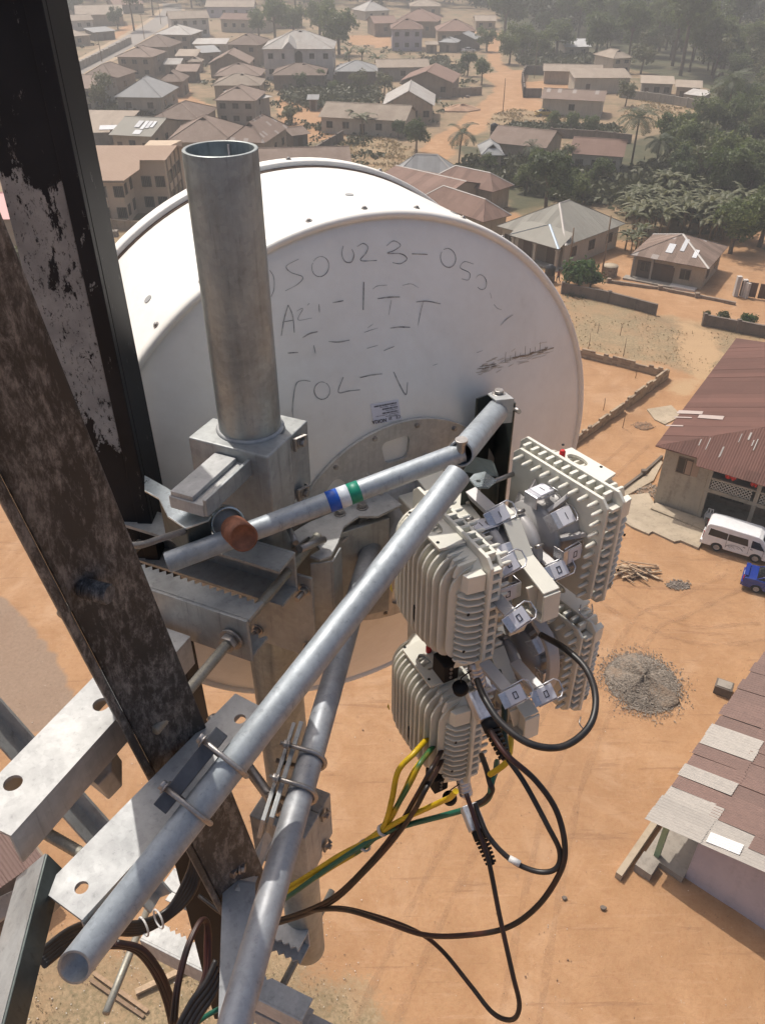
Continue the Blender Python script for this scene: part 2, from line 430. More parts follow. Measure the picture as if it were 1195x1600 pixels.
def make_tree(name, seed, h, r, n, size, mat, lobn=9, trunk=True):
    g = np.random.default_rng(seed); lobes = []
    for i in range(lobn):
        a = g.uniform(0, 2*math.pi); q = g.uniform(.15, .75)*r; lobes.append((q*math.cos(a), q*math.sin(a), h-r*.75+g.uniform(-.55, .5)*r, r*g.uniform(.34, .58)))
    me = quads_mesh(name+'_crown', *crown_points(n, lobes, g, size)); me.materials.append(mat)
    mb = MB(); top = h-r*.8
    mb.tube(smooth_path([(0, 0, -.4), (g.uniform(-.2, .2), g.uniform(-.2, .2), top*.5), (g.uniform(-.4, .4), g.uniform(-.4, .4), top)], 4), r*.075+.06, 9, True, r*.045+.03)
    for (x, y, z, q) in lobes[:6]: mb.tube(smooth_path([(0, 0, top*.72), (x*.45, y*.45, (z+top*.7)/2), (x*.9, y*.9, z)], 3), r*.035+.03, 6, True, .03)
    tm = mb.mesh(name+'_trunk'); tm.materials.append(M_bark); return me, tm
def make_palm(seed, h, nf, fl):
    g = np.random.default_rng(seed); mb = MB(); lean = g.uniform(-.6, .6, 2)
    base = [(lean[0]*t*t, lean[1]*t*t, h*t-.3) for t in np.linspace(0, 1, 6)]; mb.tube(base, .20, 10, True, .13); tm = mb.mesh('palm_trunk'); tm.materials.append(M_bark)
    C_, A_, B_ = [], [], []; top = np.array(base[-1])
    for k in range(nf):
        a = 2*math.pi*k/nf+g.uniform(-.2, .2); el = g.uniform(-.25, 1.15); dr = np.array([math.cos(a), math.sin(a), 0]); up = np.array([0, 0, 1.])
        p = top.copy(); ang = el; n = 15; st = fl/n
        for i in range(n):
            d = dr*math.cos(ang)+up*math.sin(ang); p = p+d*st; ang -= .085+.055*i/n*3*.5
            sd_ = np.cross(d, up); sd_ /= np.linalg.norm(sd_)+1e-9; ll = fl*.22*math.sin(math.pi*min(1, (i+2)/(n+1)))**.7
            for sg in (-1, 1):
                ld = sd_*sg*.85+d*.45-up*.28; ld /= np.linalg.norm(ld); nn = np.cross(ld, d); nn /= np.linalg.norm(nn)
                C_.append(p+ld*ll*.5); A_.append(ld*ll*.5); B_.append(np.cross(nn, ld)*.075)
            C_.append(p-d*st*.5); A_.append(d*st*.55); B_.append(sd_*.045)
    me = quads_mesh('palm_crown', np.array(C_), np.array(A_), np.array(B_)); me.materials.append(M_palm); return me, tm
def make_banana(seed, h, nl, mat):
    g = np.random.default_rng(seed); mb = MB(); mb.tube([(0, 0, -.2), (.05, 0, h*.3), (.05, .05, h*.55)], .16, 8, True, .10); tm = mb.mesh('banana_stem'); tm.materials.append(M_stem)
    mb = MB()
    for k in range(nl):
        a = 2*math.pi*k/nl+g.uniform(-.4, .4); el = g.uniform(.5, 1.35); dr = Vector((math.cos(a), math.sin(a), 0)); p = Vector((.05, .05, h*.5)); ang = el; ln = h*g.uniform(.45, .65); v_ = []; n = 7
        for i in range(n+1):
            d = dr*math.cos(ang)+Vector((0, 0, 1))*math.sin(ang); s_ = d.cross(Vector((0, 0, 1))); s_ = s_.normalized() if s_.length > 1e-3 else Vector((1, 0, 0))
            w = .30*math.sin(math.pi*min(1, (i+.35)/(n+.3)))+.02; nr = s_.cross(d); sag = -.10 if i % 2 else -.04
            v_ += [p-s_*w+nr*sag, p, p+s_*w+nr*sag]; p = p+d*ln/n; ang -= .20+.12*g.random()
        mb.add(v_, [q for i in range(n) for q in ((3*i, 3*i+1, 3*i+4, 3*i+3), (3*i+1, 3*i+2, 3*i+5, 3*i+4))])
    me = mb.mesh('banana_leaves'); me.materials.append(mat); return me, tm
PROTO = {
 'broad': [make_tree('b%d' % i, 20+i, 9.5, 4.6, 3600, .30, M_leaf) for i in range(3)],
 'dark': [make_tree('d%d' % i, 40+i, 8.5, 4.0, 3600, .28, M_leaf_dark) for i in range(2)],
 'pale': [make_tree('p%d' % i, 60+i, 8, 3.6, 1500, .34, M_leaf_pale) for i in range(2)],
 'shrub': [make_tree('s%d' % i, 80+i, 2.6, 1.5, 800, .20, M_leaf_pale, 6) for i in range(2)]+[make_tree('s3', 83, 2.4, 1.5, 1100, .19, M_shrub, 6)],
 'tall': [make_tree('t%d' % i, 90+i, 16, 5.2, 4400, .36, M_leaf, 14) for i in range(2)],
 'palm': [make_palm(5+i, 7.5+i, 22, 4.6) for i in range(2)],
 'banana': [make_banana(9+i, 5.0, 10, M_banana) for i in range(3)]}
PARTN = {'palm': ('trunk', 'fronds'), 'banana': ('stem', 'leaves')}
def plant(kind, name, x, y, label, cat, s=1.0, group=None, var=None, sz=None, z=None):
    me, tm = PROTO[kind][var if var is not None else random.randrange(len(PROTO[kind]))]
    o = thing(name, (x, y, terr(x, y) if z is None else z), label, cat, group, random.uniform(0, 6.28)); o.scale = (s, s, s*(sz or random.uniform(.9, 1.12)))
    a, b = PARTN.get(kind, ('trunk', 'crown'))
    for nm, d in ((a, tm), (b, me)):
        q = bpy.data.objects.new(nm, d); link(q); q.parent = o
    return o
def plant_px(kind, name, px, py, label, cat, s=1.0, group=None, var=None, sz=None):
    p = G(px, py); return plant(kind, name, p.x, p.y, label, cat, s, group, var, sz)
# ================================================================== houses
def wall_mat(name, c0, c1, stain=.5):
    m = N(name); n1 = m.noise(.5, 6, .65, dist=.5); n2 = m.noise(4, 6, .7); n3 = m.noise(1, 5, .7, vec=m.mapped((1.6, 1.6, .25)))
    c_ = m.mix(m.ramp(n1, [(.3, 0), (.7, 1)]), c0, c1); c_ = m.mix(m.ramp(m.math('ADD', m.math('MULTIPLY', n3, .6), m.math('MULTIPLY', n2, .4)), [(.5, 0), (.68, stain)]), c_, tuple(x*.42 for x in c0))
    m.bump(n2, .25, .03); return m.set(c_, .9)
W_tan = wall_mat('tan_plaster', (.33, .255, .18), (.43, .34, .245), .65); W_cream = wall_mat('cream_plaster', (.43, .365, .285), (.50, .435, .345)); W_grey = wall_mat('grey_render', (.27, .235, .195), (.35, .31, .26), .7)
W_mud = wall_mat('brown_mud_plaster', (.22, .165, .12), (.31, .24, .18), .75); W_white = wall_mat('white_plaster', (.50, .46, .42), (.60, .55, .50), .5); W_lilac = wall_mat('pale_lilac_plaster', (.40, .36, .40), (.48, .43, .46), .35)
W_dark = wall_mat('dark_stained_blocks', (.12, .095, .075), (.19, .15, .12), .7)
def roof_mat(name, c0, c1, rust, rustc=(.20, .105, .06), pale=.0, rough=.75, metal=.03):
    m = N(name); s = m.n('ShaderNodeSeparateXYZ'); m.l(m.co(), s.inputs[0]); nr = m.n('ShaderNodeSeparateXYZ'); m.l(m.co('Normal'), nr.inputs[0])
    use_y = m.math('GREATER_THAN', m.math('ABSOLUTE', nr.outputs['X']), m.math('ABSOLUTE', nr.outputs['Y']))
    mx = m.n('ShaderNodeMix', data_type='FLOAT'); m.l(use_y, mx.inputs[0]); m.l(s.outputs['X'], mx.inputs[2]); m.l(s.outputs['Y'], mx.inputs[3]); t = mx.outputs[0]
    cell = m.math('FLOOR', m.math('DIVIDE', t, .82)); zc = m.math('FLOOR', m.math('DIVIDE', s.outputs['Z'], .62))
    cv = m.n('ShaderNodeCombineXYZ'); m.l(cell, cv.inputs[0]); m.l(zc, cv.inputs[1]); m.l(use_y, cv.inputs[2])
    wn_ = m.n('ShaderNodeTexWhiteNoise'); m.l(cv.outputs[0], wn_.inputs['Vector']); r = wn_.outputs['Value']
    n1 = m.noise(.35, 6, .65); n2 = m.noise(2.2, 6, .7)
    c_ = m.mix(m.math('ADD', m.math('MULTIPLY', r, .6), m.math('MULTIPLY', n1, .4)), c0, c1)
    c_ = m.mix(m.ramp(m.math('ADD', m.math('MULTIPLY', n1, .55), m.math('MULTIPLY', n2, .45)), [(.44, 0), (.62, rust)]), c_, rustc)
    if pale: c_ = m.mix(m.ramp(r, [(1-pale, 0), (1-pale+.01, .8)], 'CONSTANT'), c_, (.46, .43, .40))
    w = m.math('SINE', m.math('MULTIPLY', t, 2*math.pi/.18)); m.bump(w, .5, .02)
    ob = m.mix(.35, c_, m.mix(m.rnd(), tuple(x*.65 for x in c0), tuple(min(1, x*1.3) for x in c1)))
    m.b.inputs['Specular IOR Level'].default_value = .25
    return m.set(ob, rough, metal)
R_brown = roof_mat('rusted_brown_sheet', (.175, .125, .098), (.27, .20, .16), .75, (.135, .085, .058)); R_red = roof_mat('red_brown_sheet', (.19, .115, .088), (.26, .165, .128), .65, (.14, .082, .058))
R_tan = roof_mat('weathered_tan_sheet', (.27, .215, .165), (.40, .33, .26), .7, (.19, .13, .09)); R_grey = roof_mat('grey_zinc_sheet', (.27, .27, .265), (.34, .34, .335), .22, (.22, .17, .13)); R_pale = roof_mat('pale_zinc_sheet', (.36, .34, .31), (.50, .475, .44), .6, (.24, .175, .13))
R_mix = roof_mat('patched_brown_sheet', (.185, .13, .10), (.27, .195, .155), .65, (.14, .09, .065), pale=.07); R_olive = roof_mat('olive_grey_sheet', (.245, .235, .20), (.30, .285, .245), .15); R_maroon = roof_mat('maroon_sheet', (.175, .082, .066), (.22, .105, .085), .2, (.14, .07, .05))
R_white = roof_mat('white_zinc_sheet', (.60, .60, .60), (.68, .68, .68), .15, (.4, .34, .28))
M_glassd = N('dark_window_glass').set((.018, .017, .016), .25); M_frame = plain('window_frame_brown', (.13, .095, .065), .7); M_door = plain('wooden_door', (.10, .06, .035), .7); M_board = plain('fascia_board', (.26, .20, .145), .8); M_ridge = plain('ridge_cap', (.36, .33, .30), .6, .2)
_win_cache = {}
def win_mesh(w, h):
    k = (round(w, 2), round(h, 2))
    if k not in _win_cache:
        mb = MB(); t = .07
        mb.span(-w/2-t, w/2+t, -.05, .06, -h/2-t, -h/2); mb.span(-w/2-t, w/2+t, -.05, .06, h/2, h/2+t); mb.span(-w/2-t, -w/2, -.05, .06, -h/2, h/2); mb.span(w/2, w/2+t, -.05, .06, -h/2, h/2); mb.span(-.03, .03, -.03, .05, -h/2, h/2)
        f = mb.mesh('window'); f.materials.append(M_frame); mb = MB(); mb.span(-w/2, w/2, -.02, .03, -h/2, h/2); p = mb.mesh('pane'); p.materials.append(M_glassd); _win_cache[k] = (f, p)
    return _win_cache[k]
def add_window(root, x, y, z, rz, w=1.1, h=1.1, name='window'):
    f, p = win_mesh(w, h); o = bpy.data.objects.new(name, f); link(o); o.parent = root; o.location = (x, y, z); o.rotation_euler = (0, 0, rz); q = bpy.data.objects.new('pane', p); link(q); q.parent = o; return o
def clip(poly, ax, v, keep_less):
    out = []
    for i in range(len(poly)):
        a, b = poly[i], poly[(i+1) % len(poly)]; da, db = a[ax]-v, b[ax]-v
        if not keep_less: da, db = -da, -db
        if da <= 0: out.append(a)
        if (da < 0) != (db < 0) and abs(da-db) > 1e-9: out.append(a.lerp(b, da/(da-db)))
    return out
def sheet_slope(root, roof, poly, ax, mat, step=.82, t=.025, jit=.012, mats=None):
    """cut a roof slope into sheets across axis ax (0 = x, 1 = y); each sheet an object under the roof"""
    lo = min(p[ax] for p in poly); hi = max(p[ax] for p in poly); n = max(1, int((hi-lo)/step))
    for i in range(n):
        a, b = lo+(hi-lo)*i/n, lo+(hi-lo)*(i+1)/n
        q = clip(clip(poly, ax, a+.004, False), ax, b-.004, True)
        if len(q) < 3: continue
        mb = MB(); dz = random.uniform(0, jit); mb.prism([p+Vector((0, 0, dz)) for p in q], (0, 0, t)); s_ = mb.local('roof_sheet', mats(i) if mats else mat, roof); s_.location = (0, 0, 0)
def house(FL, FR, depth, h, roof, rise, wm, rm, label, front='ww', side='', storeys=1, over=.5, sheets=False, name='house', ridge=None, door=True, back=None, cat='house', slab=True, left='', group=None):
    """FL, FR: photo positions of the two front eave corners; everything is then built at real size in place"""
    a, b = G(*FL, h), G(*FR, h); f = Vector((b.x-a.x, b.y-a.y, 0)); W_ = f.length; f.normalize(); rz = math.atan2(f.y, f.x)
    if back is not None:
        bk = G(*back, h); depth = abs((bk-b).dot(Vector((-f.y, f.x, 0))))
    if back is None and a.y > 105 and not sheets: depth *= 1.28; rise *= 1.18
    o = thing(name, (a.x, a.y, 0), label, cat, group, rz)
    x0, x1, y0, y1 = over, W_-over, over, depth-over
    mb = MB(); mb.span(x0, x1, y0, y1, -.4, h-.02); mb.local('wall', wm, o)
    # roof
    zr = h+rise; th = .05; polys = []
    if roof == 'hip':
        if W_ >= depth: k = depth/2; r0, r1 = Vector((k, depth/2, zr)), Vector((W_-k, depth/2, zr))
        else: k = W_/2; r0, r1 = Vector((W_/2, k, zr)), Vector((W_/2, depth-k, zr))
        c00, c10, c11, c01 = Vector((0, 0, h)), Vector((W_, 0, h)), Vector((W_, depth, h)), Vector((0, depth, h))
        if W_ >= depth: polys = [([c00, c10, r1, r0], 0), ([c11, c01, r0, r1], 0), ([c10, c11, r1], 1), ([c01, c00, r0], 1)]
        else: polys = [([c00, c10, r0], 0), ([c11, c01, r1], 0), ([c10, c11, r1, r0], 1), ([c01, c00, r0, r1], 1)]
        ridge_lines = [(r0, r1), (c00, r0), (c10, r0 if W_ < depth else r1), (c11, r1), (c01, r1 if W_ < depth else r0)]
    elif roof == 'gable':       # ridge along the front
        r0, r1 = Vector((0, depth/2, zr)), Vector((W_, depth/2, zr)); c00, c10, c11, c01 = Vector((0, 0, h)), Vector((W_, 0, h)), Vector((W_, depth, h)), Vector((0, depth, h))
        polys = [([c00, c10, r1, r0], 0), ([c11, c01, r0, r1], 0)]; ridge_lines = [(r0, r1)]
        for x in (x0, x1-.1):
            mb = MB(); mb.prism([(x, y0, h-.03), (x, y1, h-.03), (x, depth/2, zr-.12)], (.1, 0, 0)); mb.local('gable_wall', wm, o)
    elif roof == 'gfront':      # gable end faces the viewer
        r0, r1 = Vector((W_/2, 0, zr)), Vector((W_/2, depth, zr)); c00, c10, c11, c01 = Vector((0, 0, h)), Vector((W_, 0, h)), Vector((W_, depth, h)), Vector((0, depth, h))
        polys = [([c10, c11, r1, r0], 1), ([c01, c00, r0, r1], 1)]; ridge_lines = [(r0, r1)]
        mb = MB(); mb.prism([(x0, y0, h-.03), (x1, y0, h-.03), (W_/2, y0, zr-.12)], (0, .1, 0)); mb.local('gable_wall', wm, o)
    else:                       # shed: rises to the back
        c00, c10, c11, c01 = Vector((0, 0, h)), Vector((W_, 0, h)), Vector((W_, depth, zr)), Vector((0, depth, zr)); polys = [([c00, c10, c11, c01], 0)]; ridge_lines = []
        for x in (x0, x1-.1):
            mb = MB(); mb.prism([(x, y0, h-.03), (x, y1, h-.03), (x, y1, zr-.12)], (.1, 0, 0)); mb.local('side_wall', wm, o)
    mb = MB()
    for p, ax in polys: mb.prism(p, (0, 0, th))
    ro = mb.local('roof', rm, o)
    if sheets:
        for p, ax in polys: sheet_slope(o, ro, [q+Vector((0, 0, th+.006)) for q in p], ax, rm)
    if ridge_lines:
        mb = MB()
        for p, q in ridge_lines: 
            if (q-p).length > .2: mb.prism([p+Vector((0, 0, th+.02)) + v_ for v_ in (Vector((-.12, -.12, 0)), Vector((.12, .12, 0)), Vector((0, 0, .09)))], q-p)
        mb.local('ridge_cap', rm if not sheets else M_ridge, ro)
    if roof == 'hip' and random.random() < .6 and not sheets:
        gx_ = W_/2+random.uniform(-.1, .1)*W_ if W_ >= depth else W_/2
        gy_ = (depth/2 if W_ >= depth else W_/2)-.75; gz = zr-.62*rise/(min(W_, depth)/2)-.15
        mb = MB(); mb.prism([(gx_-.95, gy_, gz), (gx_+.95, gy_, gz), (gx_, gy_, zr+.16)], (0, 1.0, .02)); gr_ = mb.local('gablet', rm, ro)
        mb = MB(); mb.prism([(gx_-.62, gy_-.02, gz+.09), (gx_+.62, gy_-.02, gz+.09), (gx_, gy_-.02, zr+.0)], (0, .015, 0)); mb.local('gablet_vent', M_glassd, ro)
    sh = h/storeys
    for s_ in range(storeys):
        zc = s_*sh+sh*.55
        for pat, ln, put in ((front, x1-x0, lambda t: (x0+t*(x1-x0), y0-.005, 0)), (side, y1-y0, lambda t: (x1+.005, y0+t*(y1-y0), math.pi/2)), (left, y1-y0, lambda t: (x0-.005, y0+t*(y1-y0), -math.pi/2))):
            for i, ch in enumerate(pat):
                X, Y, rr = put((i+.5)/len(pat))
                if ch == 'w': add_window(o, X, Y, zc, rr, min(1.2, ln/len(pat)*.5), min(1.15, sh*.4))
                elif ch == 'd' and s_ == 0:
                    mb = MB(); mb.box((0, 0, 0), (1.0, .08, 2.05)); d_ = mb.local('door', M_door, o); d_.location = (X, Y, 1.0); d_.rotation_euler = (0, 0, rr)
    if slab and storeys > 1:
        mb = MB(); mb.span(x0-.06, x1+.06, y0-.06, y1+.06, sh-.09, sh+.09); mb.local('floor_band', wm, o)
    return o
def cA(x, y): return (80+x/3.983, y/3.983)
H = house
# ---- upper left, beyond and beside the tarred road
H((70, 60), (143, 55), 9, 3, 'hip', 1.6, W_tan, R_tan, 'tan hip roofed house left of the road behind a long wall')
H((86, 34), (147, 31), 8, 3.4, 'gable', 1.3, W_white, R_tan, 'white walled house with dark windows left of the road', 'wwww')
H((118, 24), (194, 22), 16, 4, 'gable', 2.2, W_tan, R_tan, 'broad low hall roof left of the road, largest there')
H((146, 51), (182, 48), 6, 2.6, 'shed', .7, W_dark, R_grey, 'dark patched shack beside the road with a pale roof edge', 'd')
H((92, 14), (142, 12), 10, 3.2, 'hip', 1.8, W_tan, R_tan, 'hazy tan house near the top left beside the black leg')
H((178, 8), (226, 6), 12, 3.5, 'gable', 1.8, W_mud, R_red, 'hazy reddish roof at the very top left of the road')
H((265, 30), (328, 28), 9, 6, 'gable', 1.6, W_white, R_tan, 'two storey white house with tall dark windows right of the road', 'wwww', 'w', 2)
H((240, 54), (298, 55), 10, 5.2, 'hip', 2.0, W_mud, R_pale, 'house with the palest hip roof beside the tarred road', 'www', 'ww', 2)
H((210, 73), (264, 74), 10, 4.2, 'hip', 2.2, W_mud, R_brown, 'brown hip roofed house just below the palest roof', 'ww', 'w')
H((180, 89), (237, 90), 10, 5.0, 'hip', 1.6, W_mud, R_brown, 'brown roofed two storey house with rubble on the road side', 'www', 'w', 2)
H((124, 122), (178, 124), 10, 4.0, 'hip', 2.2, W_mud, R_brown, 'brown hip roofed house nearest the tarred road bend', 'ww', 'w')
H((100, 138), (145, 139), 12, 5.0, 'gable', 1.4, W_grey, R_brown, 'two storey house with white side windows next to the black leg', 'ww', 'wwww', 2)
H((178, 152), (253, 153), 11, 3.6, 'hip', 2.6, W_grey, R_grey, 'blue grey hip roofed house behind pale shrubs', 'ww', 'ww')
H((246, 128), (286, 128), 7, 3.4, 'hip', 1.6, W_mud, R_brown, 'small brown hip roofed house behind the blue grey roof', 'w', 'd')
H((273, 88), (308, 88), 6, 3, 'shed', .8, W_mud, R_tan, 'low tan roofed shed between the alley houses', 'd')
H((300, 69), (354, 69), 6, 3, 'shed', .7, W_cream, R_pale, 'long pale low roof behind the alley houses', 'ww')
H((315, 83), (346, 81), 5, 3, 'shed', 1.0, W_mud, R_grey, 'small grey roof with one bright sheet in the alley', 'd')
H((254, 101), (282, 101), 4, 2.5, 'shed', .8, W_mud, R_pale, 'little lean to with pale sheets in the alley', 'd')
H((292, 97), (315, 97), 4, 2.6, 'hip', .9, W_mud, R_tan, 'little square hip roofed hut in the alley', 'd')
H((272, 112), (308, 112), 5, 2.6, 'shed', .8, W_dark, R_brown, 'dark open fronted shack beside the dirt alley', 'd')
H((325, 100), (390, 100), 9, 3.4, 'gfront', 2.2, W_mud, R_brown, 'brown house whose gable faces the tower, beside the big pale house', 'w')
H((353, 70), (406, 71), 10, 5.4, 'hip', 2.0, W_mud, R_brown, 'two storey brown house left of the big pale house', 'ww', 'w', 2)
big = H((408, 77), (522, 77), 13, 7.4, 'hip', 3.0, W_white, R_pale, 'big pale two storey house with arched entrance and pale roof', 'ww.ww', 'ww', 2)
H((342, 30), (415, 32), 8, 4.2, 'gable', 1.4, W_cream, R_red, 'pinkish roofed bungalow with arched windows beyond the big pale house', 'wwwww')
H((320, 11), (397, 11), 9, 4, 'gable', 1.8, W_lilac, R_tan, 'long low house with violet wall near the top edge', 'wwww')
H((412, 27), (474, 26), 9, 4, 'hip', 1.8, W_tan, R_tan, 'hazy tan hip roofed house behind the big pale house', 'w')
H((424, 118), (509, 118), 9, 3.3, 'hip', 1.7, W_mud, R_brown, 'brown hip roofed house in front of the big pale house', 'w')
H((437, 123), (509, 121), 3, 2.5, 'shed', .5, W_dark, R_pale, 'narrow pale lean to along the brown hip roofed house', '')
H((333, 119), (408, 119), 9, 3.4, 'hip', 1.9, W_mud, R_brown, 'brown hip roof above the tan one in the alley cluster', 'ww')
H((331, 134), (408, 134), 8, 3.2, 'hip', 1.6, W_tan, R_tan, 'tan hip roof in the middle of the alley cluster', 'ww')
H((333, 157), (400, 158), 9, 4.8, 'hip', 1.7, W_grey, R_brown, 'two storey grey walled house with brown roof at the alley end', 'www', 'w', 2)
H((403, 156), (426, 151), 8, 4.2, 'shed', .6, W_grey, R_pale, 'narrow annex with pale roof beside the grey walled house', '', 'd')
H((479, 156), (498, 156), 3, 2.3, 'shed', .4, W_grey, R_grey, 'tiny square kiosk standing alone on the bare lot', 'd')
H((497, 183), (634, 190), 9, 3.0, 'gable', 1.6, W_cream, R_tan, 'long tan roofed bungalow behind small palms', 'wwdww')
H((234, 186), (312, 188), 10, 3.4, 'hip', 1.8, W_tan, R_brown, 'brown hip roofed house above the one with white stripes', 'ww', 'wd')
H((170, 211), (237, 214), 12, 3.2, 'gable', 1.5, W_tan, R_olive, 'olive roofed house with white roof sheets left of the mast pipe', 'dwd', 'wwd')
H((110, 196), (196, 197), 8, 3, 'shed', .8, W_tan, R_tan, 'long tan shed roof beside the black leg', '')
H((110, 209), (172, 207), 5, 2.8, 'shed', .8, W_dark, R_tan, 'dark shed with one dazzling white sheet beside the black leg', 'd')
H((258, 223), (366, 223), 11, 3.6, 'hip', 2.6, W_tan, R_brown, 'brown hip roof showing behind the top of the mast pipe', 'ww')
H((352, 221), (414, 224), 11, 4.4, 'hip', 2.2, W_tan, R_mix, 'tan walled house with patched hip roof right of the mast pipe', 'w', 'www', 1)
H((456, 213), (486, 209), 5, 2.5, 'gable', .7, W_dark, R_brown, 'small dark hut on the bare yard right of the mast pipe', 'd')
H((395, 262), (550, 258), 9, 3, 'gable', 1.4, W_mud, R_brown, 'long low brown roof just above the dish rim', '')
# ---- top centre and the far street
H((610, 46), (662, 46), 10, 6.2, 'hip', 2.2, W_lilac, R_red, 'violet grey two storey house with red roof beside the dirt lane', 'www', 'ww', 2)
H((618, 33), (685, 34), 13, 5, 'hip', 3, W_mud, R_red, 'wide red hip roof behind the violet two storey house')
H((682, 49), (744, 49), 11, 4.2, 'hip', 2.6, W_tan, R_red, 'pinkish hip roofed house with tan walls beside the lane', 'www')
H((684, 66), (714, 67), 6, 2.8, 'hip', 1.0, W_mud, R_grey, 'low grey roofed hut in front of the pinkish hip roof', 'd')
H((700, 60), (743, 62), 6, 3.2, 'gfront', 1.4, W_dark, R_grey, 'dark open shed with shallow gable beside the lane', '')
H((664, 70), (685, 70), 4, 2.4, 'shed', .4, W_mud, R_tan, 'little tan hut between the violet house and the lane', 'd')
H((584, 37), (622, 36), 10, 4.2, 'gable', 1.6, W_mud, R_red, 'dark walled house at the left of the violet two storey house', 'w')
H((570, 18), (610, 16), 10, 3.4, 'hip', 2.8, W_cream, R_pale, 'pale peaked roof near the top centre')
H((742, 33), (776, 33), 9, 3, 'gable', 1.2, W_tan, R_tan, 'small pale roof against the wood above the lane')
H((798, 60), (844, 61), 9, 3, 'hip', 1.6, W_mud, R_brown, 'brown roofed house sunk in the trees right of the lane', 'w')
H((882, 74), (924, 73), 8, 3, 'gable', 1.4, W_cream, R_white, 'bright white roof among the trees at top right')
H((958, 92), (990, 90), 8, 4, 'hip', 1.4, W_cream, R_tan, 'cream two storey house half hidden by trees at top right', 'ww', 'w', 2)
H((640, 10), (690, 10), 12, 4, 'hip', 2, W_tan, R_tan, 'hazy roof at the very top centre')
H((497, 33), (532, 33), 8, 3, 'gable', 1.4, W_cream, R_pale, 'white gabled bungalow among trees beyond the big pale house')
H((588, 106), (672, 105), 7, 3.2, 'gable', 1.2, W_grey, R_tan, 'long narrow tan roof left of the dark shade tree', 'dwd')
H((523, 112), (590, 112), 8, 3.2, 'hip', 1.6, W_dark, R_grey, 'dark walled house with grey gable right of the big pale house', 'd')
H((624, 127), (708, 130), 11, 3.4, 'gfront', 2.0, W_mud, R_red, 'red brown gabled house beside the small shade tree', 'w.w')
H((597, 165), (679, 166), 11, 3.6, 'gfront', 2.4, W_tan, R_pale, 'tan house whose pale streaked gable roof faces the tower', 'w.ww')
# ---- right hand compound and the plot behind
H((848, 111), (942, 113), 6, 3, 'gable', 1.0, W_tan, R_tan, 'far pale roof inside the walled compound', '')
H((896, 122), (988, 122), 7, 3.4, 'shed', .8, W_cream, R_tan, 'cream walled house with one dark door in the compound', '.d...w')
H((844, 154), (944, 159), 7, 3.4, 'gable', 1.2, W_cream, R_mix, 'cream walled house with streaked roof beside the yellow car', '..w..')
H((1000, 130), (1054, 132), 6, 3, 'shed', .6, W_grey, R_tan, 'left block of the row house on the bare slope', 'dww')
H((1054, 136), (1097, 138), 5, 2.9, 'shed', .6, W_tan, R_tan, 'middle block of the row house on the bare slope', 'dw')
H((1067, 147), (1100, 151), 4, 2.2, 'shed', .5, W_cream, R_pale, 'small pale roofed hut at the end of the row house', '')
H((759, 222), (853, 232), 9, 3, 'gable', 1.5, W_tan, R_brown, 'long brown roofed house behind the water tank', '')
H((888, 240), (974, 246), 8, 3.2, 'gable', 1.4, W_cream, R_red, 'red roofed house with three square windows behind the palm', 'www', 'w')
H((752, 243), (788, 243), 6, 3, 'hip', 1.2, W_tan, R_grey, 'small grey hip roofed hut under the water tank', '')
H((616, 276), (713, 278), 0, 3.2, 'hip', 2.6, W_grey, R_grey, 'grey pyramid roofed house behind the palm tree', '', '', 1, .5, True, back=(748, 263))
H((688, 313), (764, 289), 14, 3.0, 'gfront', 1.5, W_tan, R_red, 'brown gabled house with small windows facing the dish edge', 'wwd', '', 1, .5, True)
H((770, 301), (803, 290), 12, 3.0, 'hip', 1.8, W_tan, R_red, 'red brown hip roofed house behind the gabled one', '', '', 1, .5, True)
H((755, 348), (799, 337), 14, 2.8, 'hip', 2.0, W_tan, R_red, 'red brown hip roofed house touching the dish outline', '', '', 1, .5, True)
gh = H((776, 354), (884, 385), 0, 3.0, 'hip', 3.0, W_cream, R_olive, 'cream bungalow with olive grey hip roof and arched porch', '', 'www', 1, .55, True, back=(963, 347))
bh = H((984, 399), (1107, 421), 0, 2.7, 'hip', 2.0, W_tan, R_mix, 'tan bungalow with patched brown hip roof beside the dirt street', '', 'ww', 1, .5, True, back=(1160, 390))
H((-70, 345), (22, 343), 12, 6.0, 'gable', 1.6, W_tan, plain('pink_sheet', (.50, .20, .19), .5), 'building with pink roof at the far left edge', 'ww')
# porch of the cream bungalow: gablet hip, pillars, flat dark panel that paints the porch shade
def local_parts(o): return o
M_bluecap = plain('blue_flashing', (.30, .36, .42), .5, .2)
W_ = (G(884, 385, 3.0)-G(776, 354, 3.0)).length
mb = MB(); mb.span(W_*.30, W_*.93, .50, .5495, 0.0, 2.5); mb.local('porch_shade_panel', plain('porch_shadow_wall', (.20, .155, .11), .9), gh)
for t in (.30, .62, .93):
    mb = MB(); x = W_*t; mb.span(x-.17, x+.17, -.75, -.41, -.3, 2.55); mb.span(x-.24, x+.24, -.82, -.34, 2.35, 2.5); mb.local('porch_pillar', W_cream, gh)
mb = MB(); a_, b_ = W_*.26, W_*.97; ap = Vector(((a_+b_)/2, 2.1, 4.25)); c0_, c1_ = Vector((a_, -1.0, 2.72)), Vector((b_, -1.0, 2.72))
for poly in ([c0_, c1_, ap], [c1_, Vector((b_, 1.9, 4.02)), ap], [Vector((a_, 1.9, 4.02)), c0_, ap]): mb.prism(poly, (0, 0, .06))
pr = mb.local('porch_roof', R_olive, gh)
for p, q in ((c0_, ap), (c1_, ap)):
    mb = MB(); mb.prism([p+Vector((0, 0, .07))+v_ for v_ in (Vector((-.15, -.1, 0)), Vector((.15, .1, 0)), Vector((0, 0, .08)))], q-p); mb.local('flashing', M_bluecap, pr)
